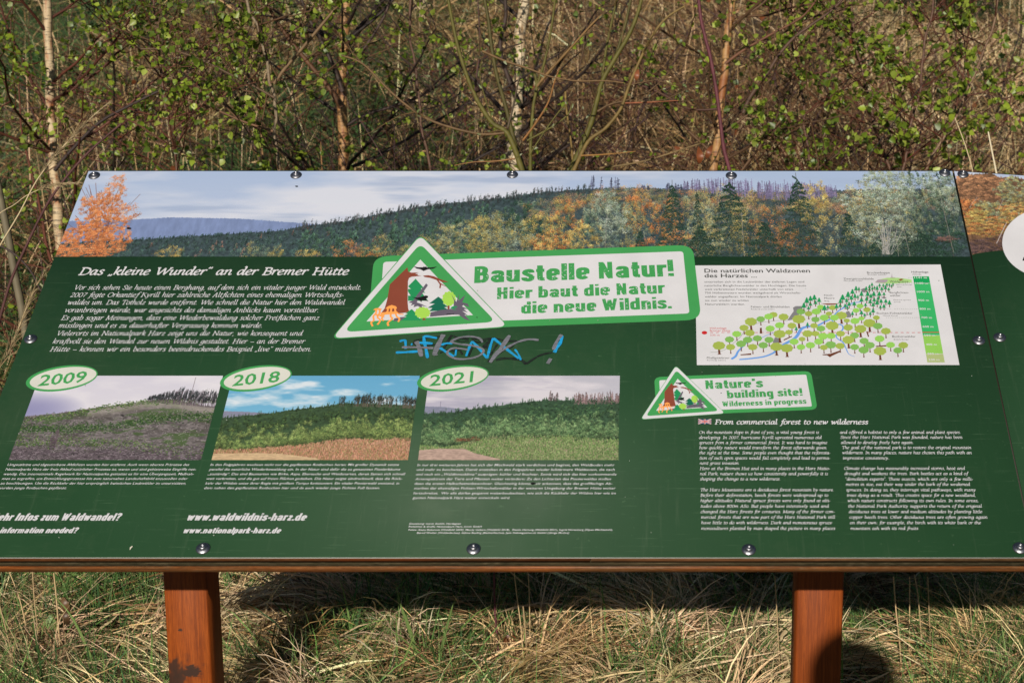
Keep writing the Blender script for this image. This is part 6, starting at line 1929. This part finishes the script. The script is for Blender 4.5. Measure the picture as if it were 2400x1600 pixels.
for k, (pts, dy, w0, w1, col) in enumerate(willow):
    p3 = stem(wl_root, pts, 5.2 + dy, w0, w1, col, extra=(k in (0, 1, 2)))
    for j in range(3, len(p3) - 1, 3):
        if rng.random() < 0.55:
            v = np.array(p3[j + 1] - p3[j]); v /= np.linalg.norm(v)
            if rng.random() < 0.45: twiggy(tbw, lvw, np.array(p3[j]), v + rng.normal(0, .5, 3), 0.08 + 0.22 * rng.random(), 0.0022, 0.5, 0.018, (0.10, 0.06, 0.025), 0, BUD)
            else: lvw.add(p3[j], v + rng.normal(0, .4, 3), 0.02, BUD[rng.integers(0, 3)])
tbw.build('twigs', M_bark, wl_root)['kind'] = 'stuff'
lvw.build('buds', M_leaf, wl_root, slim=0.2)['kind'] = 'stuff'
w2 = empty('willow_shrub', (at(1350, 400, 5.4).x, 5.4, float(terrain(at(1350, 400, 5.4).x, 5.4))))
tag(w2, 'second olive willow with stems leaning right from behind the board top', 'willow shrub')
lvw = Leaves(); tbw = Tubes()
for k, (pts, dy, w0, w1, col) in enumerate([
 ([(1335, 410), (1360, 350), (1385, 290), (1398, 240), (1412, 190), (1440, 140), (1475, 80), (1495, 30), (1508, -20)], 0, 17, 8, OLC[0]),
 ([(1345, 400), (1368, 350), (1385, 325), (1420, 300), (1455, 255), (1475, 200), (1505, 130), (1535, 75), (1565, 40), (1605, 15)], -0.1, 10, 5, (0.15, 0.10, 0.03)),
 ([(1412, 180), (1420, 120), (1432, 60), (1450, -20)], 0.1, 7, 5, OLC[0]),
 ([(1440, 140), (1465, 60), (1482, -20)], 0.1, 8, 6, OLC[1]),
 ([(1400, 262), (1430, 245), (1470, 235), (1520, 215), (1570, 170)], 0, 6, 3, (0.09, 0.05, 0.02)),
 ([(1465, 242), (1520, 240), (1590, 236)], -0.2, 4, 2, (0.22, 0.07, 0.03)),
 ([(1362, 365), (1420, 362), (1490, 355)], -0.2, 4, 2, (0.24, 0.12, 0.03)),
 ([(1400, 395), (1500, 380), (1600, 350), (1690, 320)], 0.2, 5, 3, (0.15, 0.10, 0.04)),
 ([(1358, 160), (1375, 60), (1362, -20)], 0.3, 4, 3, (0.07, 0.04, 0.02)),
 ([(1325, 215), (1328, 260), (1338, 330), (1342, 380)], 0.4, 5, 4, (0.20, 0.13, 0.04))]):
    p3 = stem(w2, pts, 5.4 + dy, w0, w1, col, extra=(k == 0))
    for j in range(3, len(p3) - 1, 3):
        if rng.random() < 0.55:
            v = np.array(p3[j + 1] - p3[j]); v /= np.linalg.norm(v)
            if rng.random() < 0.45: twiggy(tbw, lvw, np.array(p3[j]), v + rng.normal(0, .5, 3), 0.08 + 0.22 * rng.random(), 0.0022, 0.5, 0.018, (0.10, 0.06, 0.025), 0, BUD)
            else: lvw.add(p3[j], v + rng.normal(0, .4, 3), 0.02, BUD[rng.integers(0, 3)])
tbw.build('twigs', M_bark, w2)['kind'] = 'stuff'
lvw.build('buds', M_leaf, w2, slim=0.2)['kind'] = 'stuff'

def single_stem(name, label, cat, pts, Y, w0, w1, col, thorns=0, ground=False):
    p3 = px_path(pts, Y)
    if ground: p3 = to_ground(p3)
    p3 = dens_path(p3, 6)
    root = empty(name, tuple(p3[-1]))
    tag(root, label, cat)
    tb = Tubes(); n = len(p3)
    tb.add(p3, 0, 0, np.array([np.array(col) * (0.8 + .4 * rng.random()) for _ in range(n)]), 7, np.linspace(w0, w1, n) / F * Y / 2)
    tb.build('stem', M_bark, root)
    if thorns:
        tt = Tubes()
        for k in range(thorns):
            i = rng.integers(0, n - 1); v = rng.normal(0, 1, 3); v[1] *= .4; v /= np.linalg.norm(v)
            p = np.array(p3[i]); tt.add([p, p + v * 0.008, p + v * 0.013 + np.array([0, 0, .003])], 0.0016, 0.0003, np.array(col) * .9, 4)
        tt.build('thorns', M_bark, root)['kind'] = 'stuff'
    return root
PURP = (0.10, 0.028, 0.035)
single_stem('bramble_cane', 'thorny purple bramble cane rising in front of the glossy orange birch trunk', 'bramble cane', [(1636, -20), (1642, 40), (1652, 85), (1666, 140), (1680, 220), (1689, 290), (1697, 350), (1713, 410)], 4.6, 8, 10, PURP, 60, True)
single_stem('bramble_cane', 'dark red bramble cane arching across the far left pale birch trunk', 'bramble cane', [(285, 290), (215, 350), (160, 410), (110, 480), (60, 580), (25, 660), (0, 745), (-20, 820)], 4.7, 5, 9, (0.075, 0.03, 0.028), 30, True)
single_stem('dead_sapling', 'grey olive sapling stem at the left edge beside the board', 'sapling', [(-8, 420), (4, 480), (20, 560), (34, 640), (50, 720), (62, 800), (70, 860)], 5.2, 17, 20, (0.13, 0.11, 0.07), 0, True)
single_stem('bramble_cane', 'thin dark cane crossing low at the left beside the grey sapling', 'bramble cane', [(0, 575), (40, 600), (75, 640), (95, 680), (115, 700)], 4.9, 5, 4, (0.045, 0.028, 0.025), 10, True)

# ---- undergrowth: brown twigs and low brambles on the slope
def undergrowth():
    tb = Tubes(); lv = Leaves()
    for k in range(820):
        y = 5.7 + 4.6 * rng.random() ** 1.1; x = (rng.random() * 1.1 - 0.5) * (y * 0.68 + 0.8)
        z = float(terrain(x, y))
        L = 0.6 + 1.2 * rng.random()
        d = np.array([rng.normal(0, 0.8), rng.normal(0, 0.4), rng.uniform(0.5, 1.6)])
        c = np.array([TW_RED, TW_DRK, TW_BRN, (0.06, 0.03, 0.03)][rng.integers(0, 4)])
        n = 8
        pts = walk((x, y, z), d, L, n, 0.35, 0.9)
        tb.add(pts, 0.0048, 0.0014, c * rng.uniform(.7, 1.3), 4)
        for i in range(2, n):
            if rng.random() < 0.55:
                q = walk(pts[i], (pts[i] - pts[i - 1]) * 8 + rng.normal(0, .7, 3), 0.12 + 0.3 * rng.random(), 4, 0.3)
                tb.add(q, 0.0024, 0.001, c * rng.uniform(.7, 1.3), 3)
                if rng.random() < 0.10: lv.add(q[-1], rng.normal(0, 1, 3), 0.022, LEAFC[rng.integers(0, 4)])
                elif rng.random() < 0.06: lv.add(q[-1], rng.normal(0, 1, 3), 0.035, (0.20, 0.06, 0.02))
    r = empty('undergrowth', (0, 7.5, float(terrain(0, 7.5)))); tag(r, 'tangle of thin red brown twigs and brambles on the slope', 'undergrowth', kind='stuff')
    tb.build('twigs', M_bark, r)['kind'] = 'stuff'; lv.build('leaves', M_leaf, r)['kind'] = 'stuff'
undergrowth()

# ---- dark young spruces at the top right
M_needle = tint_mat('spruce_needles', 0.6, 0.1, 0.3)
def young_spruce(x, y, H, Rr, label):
    g = float(terrain(x, y))
    root = empty('young_spruce', (x, y, g)); tag(root, label, 'spruce tree', 'dark young spruces at the top right')
    tb = Tubes(); tb.add([(x, y, g), (x + .02, y, g + H * .5), (x, y, g + H)], 0.04, 0.008, (0.07, 0.045, 0.03), 7); tb.build('trunk', M_bark, root)
    n = 15000
    t = rng.random(n) ** 0.8; az = rng.integers(0, 40, n) * 2.4 + rng.normal(0, .12, n)
    lvl = np.round(t * 16) / 16 + rng.normal(0, .012, n)
    rr = Rr * (1 - lvl) * (0.35 + 0.75 * rng.random(n)) + 0.03
    px = x + rr * np.cos(az); py = y + rr * np.sin(az); pz = g + H * lvl + 0.1 - 0.10 * rr + rng.normal(0, .03, n)
    V, Fc, C = blades(n, px, py, pz, 0.035 + 0.03 * rng.random(n), np.full(n, 0.006), rng.normal(0.1, .5, n), az + rng.normal(0, .8, n), rng.normal(0, .3, n), pick([(0.018, 0.042, 0.012), (0.03, 0.06, 0.015), (0.012, 0.028, 0.012)], n, .3), 2)
    mk('needles', V, Fc, M_needle, root, cols=C)['kind'] = 'stuff'
young_spruce(2.15, 11.6, 1.3, 0.7, 'small dark spruce at the top edge above the right shrub')
young_spruce(3.0, 11.9, 1.5, 0.9, 'broad dark spruce at the top right corner')

# ---- single stalks and plumes that stand out
STC = (0.50, 0.40, 0.24)
def plume(label, pts, Y, w, tip_from, seed, tlen=0.035):
    root = empty('grass_plume', (0, 0, 0))
    p3 = px_path(pts, Y); p3 = list(reversed(to_ground(list(reversed(p3))))) ; p3 = dens_path(p3, 6)
    root.location = p3[0]; tag(root, label, 'grass plume')
    tb = Tubes(); n = len(p3); tb.add(p3, w / F * Y / 2, w * .4 / F * Y / 2, STC, 5); tb.build('stalk', M_bark, root)
    tb = Tubes(); r = np.random.default_rng(seed)
    i0 = int(n * tip_from)
    for k in range(150):
        i = r.integers(i0, n - 1); p = np.array(p3[i]); d = np.array(p3[min(n - 1, i + 1)] - p3[i - 1]); d /= np.linalg.norm(d)
        L = tlen * (0.6 + r.random()) * (1.25 - (i - i0) / (n - i0))
        v = d + r.normal(0, .22, 3)
        tb.add([p, p + v * L * .5, p + v * L + np.array([0, 0, -.15 * L])], 0.0007, 0.0004, np.array([0.36, 0.27, 0.15]) * r.uniform(.7, 1.2), 3)
    tb.build('seed_head', M_bark, root)['kind'] = 'stuff'
plume('long feathery grass plume leaning right over the far left corner of the board', [(-60, 680), (0, 575), (45, 500), (85, 425), (130, 365), (170, 320), (215, 275), (256, 240)], 4.3, 5, 0.62, 1)
plume('short side plume bending level beside the top left screw', [(-40, 560), (40, 475), (90, 445), (135, 432), (190, 428)], 4.35, 3, 0.72, 2, 0.02)
plume('feathery grass plume along the left slanted edge of the board', [(-60, 940), (0, 860), (35, 790), (62, 720), (85, 670), (112, 625)], 3.75, 3, 0.5, 3, 0.04)
def stalk(label, pts, Y, w, col=STC, nodes=False, name='grass_stalk'):
    p3 = px_path(pts, Y); p3 = list(reversed(to_ground(list(reversed(p3))))); p3 = dens_path(p3, 4)
    tb = Tubes(); n = len(p3); tb.add(p3, 0, 0, col, 6, np.linspace(w, w * .6, n) / F * Y / 2)
    o = mk(name, np.concatenate(tb.v) - np.array(tuple(p3[0])), [np.concatenate(tb.q)], M_bark, cols=np.concatenate(tb.c), smooth=True)
    o.location = p3[0]
    tag(o, label, 'grass stalk')
stalk('thin pale stalk rising above the board just right of the seam', [(2284, 440), (2278, 395), (2262, 340), (2238, 276)], 4.9, 4)
stalk('short bright stalk above the right panel near the frame edge', [(2342, 450), (2335, 405), (2326, 360), (2316, 309)], 4.9, 6, (0.62, 0.54, 0.38))
ST2 = [
 ('straight tan stalk standing left of the left post', [(146, 1600), (138, 1480), (132, 1400), (126, 1342)], 4.05, 5),
 ('thin reddish stalk at the far lower left corner', [(40, 1610), (20, 1500), (0, 1420), (-15, 1350)], 4.0, 4),
 ('leaning brown stalk in the pair left of the tan stalk', [(73, 1605), (62, 1480), (45, 1400), (20, 1335)], 4.1, 4),
 ('pale stalk between the reddish and the tan stalk', [(95, 1605), (88, 1480), (80, 1400), (76, 1335)], 4.15, 4),
 ('tall double stalk in the middle gap, left one', [(1230, 1605), (1222, 1480), (1212, 1400), (1205, 1340)], 4.05, 4),
 ('thick cut stalk between the two middle stalks', [(1236, 1605), (1234, 1520), (1230, 1460), (1226, 1420)], 4.0, 6),
 ('tall double stalk in the middle gap, right one', [(1243, 1605), (1242, 1480), (1240, 1380), (1237, 1340)], 4.1, 4),
 ('long pale stalk leaning right in front of the shadow near the right post', [(1478, 1605), (1510, 1530), (1552, 1425), (1575, 1350)], 4.0, 5),
 ('pale upright stalk just left of the right post', [(1830, 1605), (1824, 1500), (1819, 1400), (1816, 1350)], 4.0, 4),
 ('first of the upright stalks right of the right post', [(2115, 1605), (2108, 1500), (2100, 1430), (2094, 1350)], 4.0, 5),
 ('second of the upright stalks right of the right post', [(2130, 1605), (2131, 1500), (2132, 1420), (2132, 1350)], 4.05, 4),
 ('third of the upright stalks right of the right post', [(2168, 1605), (2160, 1500), (2152, 1400), (2143, 1345)], 4.0, 4),
 ('fourth of the upright stalks right of the right post', [(2176, 1605), (2180, 1500), (2177, 1420), (2174, 1350)], 4.05, 5),
 ('slim stalk near the right frame edge leaning slightly left', [(2288, 1605), (2280, 1500), (2274, 1420), (2272, 1380)], 4.0, 3),
]
for lab, pts, Y, w in ST2:
    stalk(lab, pts, Y, w, tuple(np.array((0.42, 0.30, 0.16)) * rng.uniform(.7, 1.25)))
single_stem('bramble_cane', 'purple bramble shoot standing in the middle gap under the board', 'bramble cane', [(1158, 1345), (1160, 1430), (1166, 1500), (1175, 1610)], 4.15, 5, 6, PURP, 8, True)

# broad blades of green grass that stand out
def broad_blade(label, pts, Y, w, col):
    p3 = px_path(pts, Y); p3 = list(reversed(to_ground(list(reversed(p3))))); p3 = dens_path(p3, 4)
    n = len(p3); V = []; 
    for i, p in enumerate(p3):
        t = i / (n - 1); h = w / F * Y / 2 * (min(1, (1 - t) * 3.2) ** .8)
        d = (p3[min(n - 1, i + 1)] - p3[max(0, i - 1)]).normalized(); s = d.cross(Vector((0, -1, 0.25))).normalized()
        V += [p - s * h, p + Vector((0, h * .5, 0)), p + s * h]
    Fq = [(3 * i + a, 3 * i + a + 1, 3 * i + a + 4, 3 * i + a + 3) for i in range(n - 1) for a in (0, 1)]
    o = mk('broad_grass', np.array([tuple(v) for v in V]) - np.array(tuple(p3[0])), Fq, M_grass, cols=np.tile(np.array(col), (len(V), 1)), smooth=True)
    o.location = p3[0]; tag(o, label, 'grass blade')
GB = (0.13, 0.20, 0.055)
for lab, pts, Y, w in (
 ('broad green blade leaning left under the middle of the board', [(980, 1560), (970, 1510), (955, 1460), (940, 1420), (925, 1360)], 4.0, 9),
 ('broad green blade leaning right, partner of the left leaning one', [(1020, 1605), (1035, 1520), (1052, 1450), (1066, 1400)], 4.0, 8),
 ('upright green blade left of the leaning pair', [(930, 1605), (930, 1520), (929, 1435)], 4.0, 8),
 ('dark green blade curving beside the right side of the left post', [(545, 1610), (545, 1560), (530, 1515), (508, 1490)], 4.0, 6),
 ('green blade rising beyond the shadow at the right of the middle', [(1445, 1610), (1430, 1540), (1420, 1480), (1415, 1420)], 4.0, 6),
 ('long green blade leaning right near the far right edge', [(2300, 1590), (2330, 1530), (2350, 1490), (2375, 1415)], 4.0, 6),
 ('upright green blade between the right stalks and the frame edge', [(2340, 1605), (2345, 1540), (2345, 1480)], 4.0, 8),
 ('long green blade crossing the straw at the lower left', [(235, 1605), (205, 1520), (165, 1440), (120, 1390)], 4.0, 7)):
    broad_blade(lab, pts, Y, w, tuple(np.array(GB) * rng.uniform(.65, 1.1)))

# broad leaves and dead leaves lying in the straw
def big_leaf(name, label, cat, px, py, Y, size, col, d, curl=0.2, slim=0.32):
    p = at(px, py, Y)
    d = Vector(d).normalized(); s = d.cross(Vector((0.1, -0.8, 0.6))).normalized(); nn = s.cross(d)
    prof = [(0, 0.02), (.12, .55), (.3, .92), (.5, 1), (.7, .8), (.86, .45), (1, .02)]
    V = []
    for t, w in prof:
        c = p + d * size * t + nn * (-curl * size * (t - .4) ** 2)
        V += [c - s * size * slim * w + nn * size * .07 * w, c, c + s * size * slim * w + nn * size * .07 * w]
    n = len(prof)
    Fq = [(3 * i + a, 3 * i + a + 1, 3 * i + a + 4, 3 * i + a + 3) for i in range(n - 1) for a in (0, 1)]
    o = mk(name, np.array([tuple(v - p) for v in V]), Fq, M_leaf, cols=np.tile(np.array(col), (len(V), 1)) * rng.uniform(.85, 1.15, (len(V), 1)), smooth=True)
    o.location = p; tag(o, label, cat)
big_leaf('broad_leaf', 'pointed green leaf standing in the straw at the lower left', 'leaf', 118, 1500, 4.3, 0.075, (0.16, 0.26, 0.05), (0, .1, 1))
big_leaf('broad_leaf', 'narrower green leaf right behind the pointed one', 'leaf', 150, 1486, 4.35, 0.06, (0.13, 0.22, 0.05), (.1, .1, 1))
DL = (0.20, 0.075, 0.03)
for lab, px, py, s, c, d in (
 ('curled red brown dead leaf on the bramble shoot', 1170, 1500, .07, DL, (1, -.2, .25)),
 ('second red brown dead leaf hanging below the bramble shoot leaf', 1232, 1505, .075, DL, (.35, -.3, -1)),
 ('small orange brown dead leaf beside the thick cut stalk', 1285, 1572, .055, (0.34, 0.17, 0.07), (.6, -.3, .8)),
 ('rusty dead leaf half in the shadow edge right of the middle', 1400, 1468, .05, (0.25, 0.10, 0.04), (.5, -.1, .6)),
 ('grey brown dead leaf at the bottom edge right of the middle', 1330, 1598, .07, (0.20, 0.14, 0.10), (1, .2, .4)),
 ('orange dead leaf at the bottom edge left of the bramble shoot', 1050, 1598, .06, (0.36, 0.16, 0.05), (.8, 0, .5)),
 ('brown dead leaf standing by the left straw heap', 146, 1400, .07, (0.20, 0.11, 0.05), (.3, 0, -1)),
 ('dark brown dead leaf low in the left straw', 150, 1432, .06, (0.13, 0.07, 0.035), (.2, 0, -1)),
 ('red brown withered leaf behind the board top near the bramble cane', 1640, 385, .07, (0.30, 0.09, 0.03), (0, 0, 1)),
 ('red brown withered leaf touching the bramble cane', 1655, 372, .06, (0.26, 0.08, 0.03), (.4, 0, 1)),
 ('orange withered leaf hanging in the willow on the right', 1490, 190, .05, (0.36, 0.12, 0.05), (.2, 0, 1))):
    big_leaf('dead_leaf', lab, 'dead leaf', px, py, 4.15 if py > 1000 else 5.0, s * 0.8, np.array(c) * 0.8, d, 1.6, 0.2)

# ---- the photographer, whose shadow falls on the right post and the grass
def photographer():
    skin, _, b = new_mat('skin'); b.inputs['Base Color'].default_value = (0.5, 0.3, 0.22, 1); b.inputs['Roughness'].default_value = 0.6
    jacket, _, b = new_mat('jacket_cloth'); b.inputs['Base Color'].default_value = (0.03, 0.05, 0.08, 1); b.inputs['Roughness'].default_value = 0.9
    hair, _, b = new_mat('hair'); b.inputs['Base Color'].default_value = (0.05, 0.03, 0.02, 1); b.inputs['Roughness'].default_value = 0.8
    X0, Y0 = 0.0, -0.30
    J = [((0, 0, 0.98), .15), ((0, 0, 1.15), .145), ((0, 0, 1.38), .17), ((0, 0, 1.53), .13), ((0, 0.0, 1.60), .058), ((0, .01, 1.68), .075), ((0, .01, 1.79), .092), ((0, .0, 1.85), .07),
         ((.19, 0, 1.50), .08), ((.27, .02, 1.22), .048), ((.14, .19, 1.42), .038), ((.09, .22, 1.52), .034),
         ((-.19, 0, 1.50), .08), ((-.27, .02, 1.22), .048), ((-.14, .19, 1.42), .038), ((-.09, .22, 1.52), .034),
         ((.10, 0, .92), .10), ((.12, .02, .5), .065), ((.12, 0, .09), .045), ((.13, .13, .04), .04),
         ((-.10, 0, .92), .10), ((-.12, .02, .5), .065), ((-.12, 0, .09), .045), ((-.13, .13, .04), .04)]
    E = [(0, 1), (1, 2), (2, 3), (3, 4), (4, 5), (5, 6), (6, 7), (3, 8), (8, 9), (9, 10), (10, 11), (3, 12), (12, 13), (13, 14), (14, 15), (0, 16), (16, 17), (17, 18), (18, 19), (0, 20), (20, 21), (21, 22), (22, 23)]
    me = bpy.data.meshes.new('person')
    me.from_pydata([j[0] for j in J], E, [])
    o = bpy.data.objects.new('person', me); SC.collection.objects.link(o)
    sk = o.modifiers.new('skin', 'SKIN'); sk.use_smooth_shade = True
    for v, j in zip(me.skin_vertices[0].data, J): v.radius = (j[1], j[1])
    me.skin_vertices[0].data[0].use_root = True
    ss = o.modifiers.new('sub', 'SUBSURF'); ss.levels = 2; ss.render_levels = 2
    me.materials.append(jacket)
    o.location = (X0, Y0, 0.02)
    tag(o, 'person in a dark hooded jacket standing behind the camera and holding it up', 'person')
    import bmesh
    bm = bmesh.new(); bmesh.ops.create_uvsphere(bm, u_segments=20, v_segments=14, radius=0.1)
    for v in bm.verts: v.co = Vector((v.co.x * 1.12, v.co.y * 1.15, v.co.z * 1.15)) + Vector((0, -.03, 1.785))
    m2 = bpy.data.meshes.new('hood'); bm.to_mesh(m2); bm.free()
    link_mesh('hood', m2, jacket, o)
photographer()
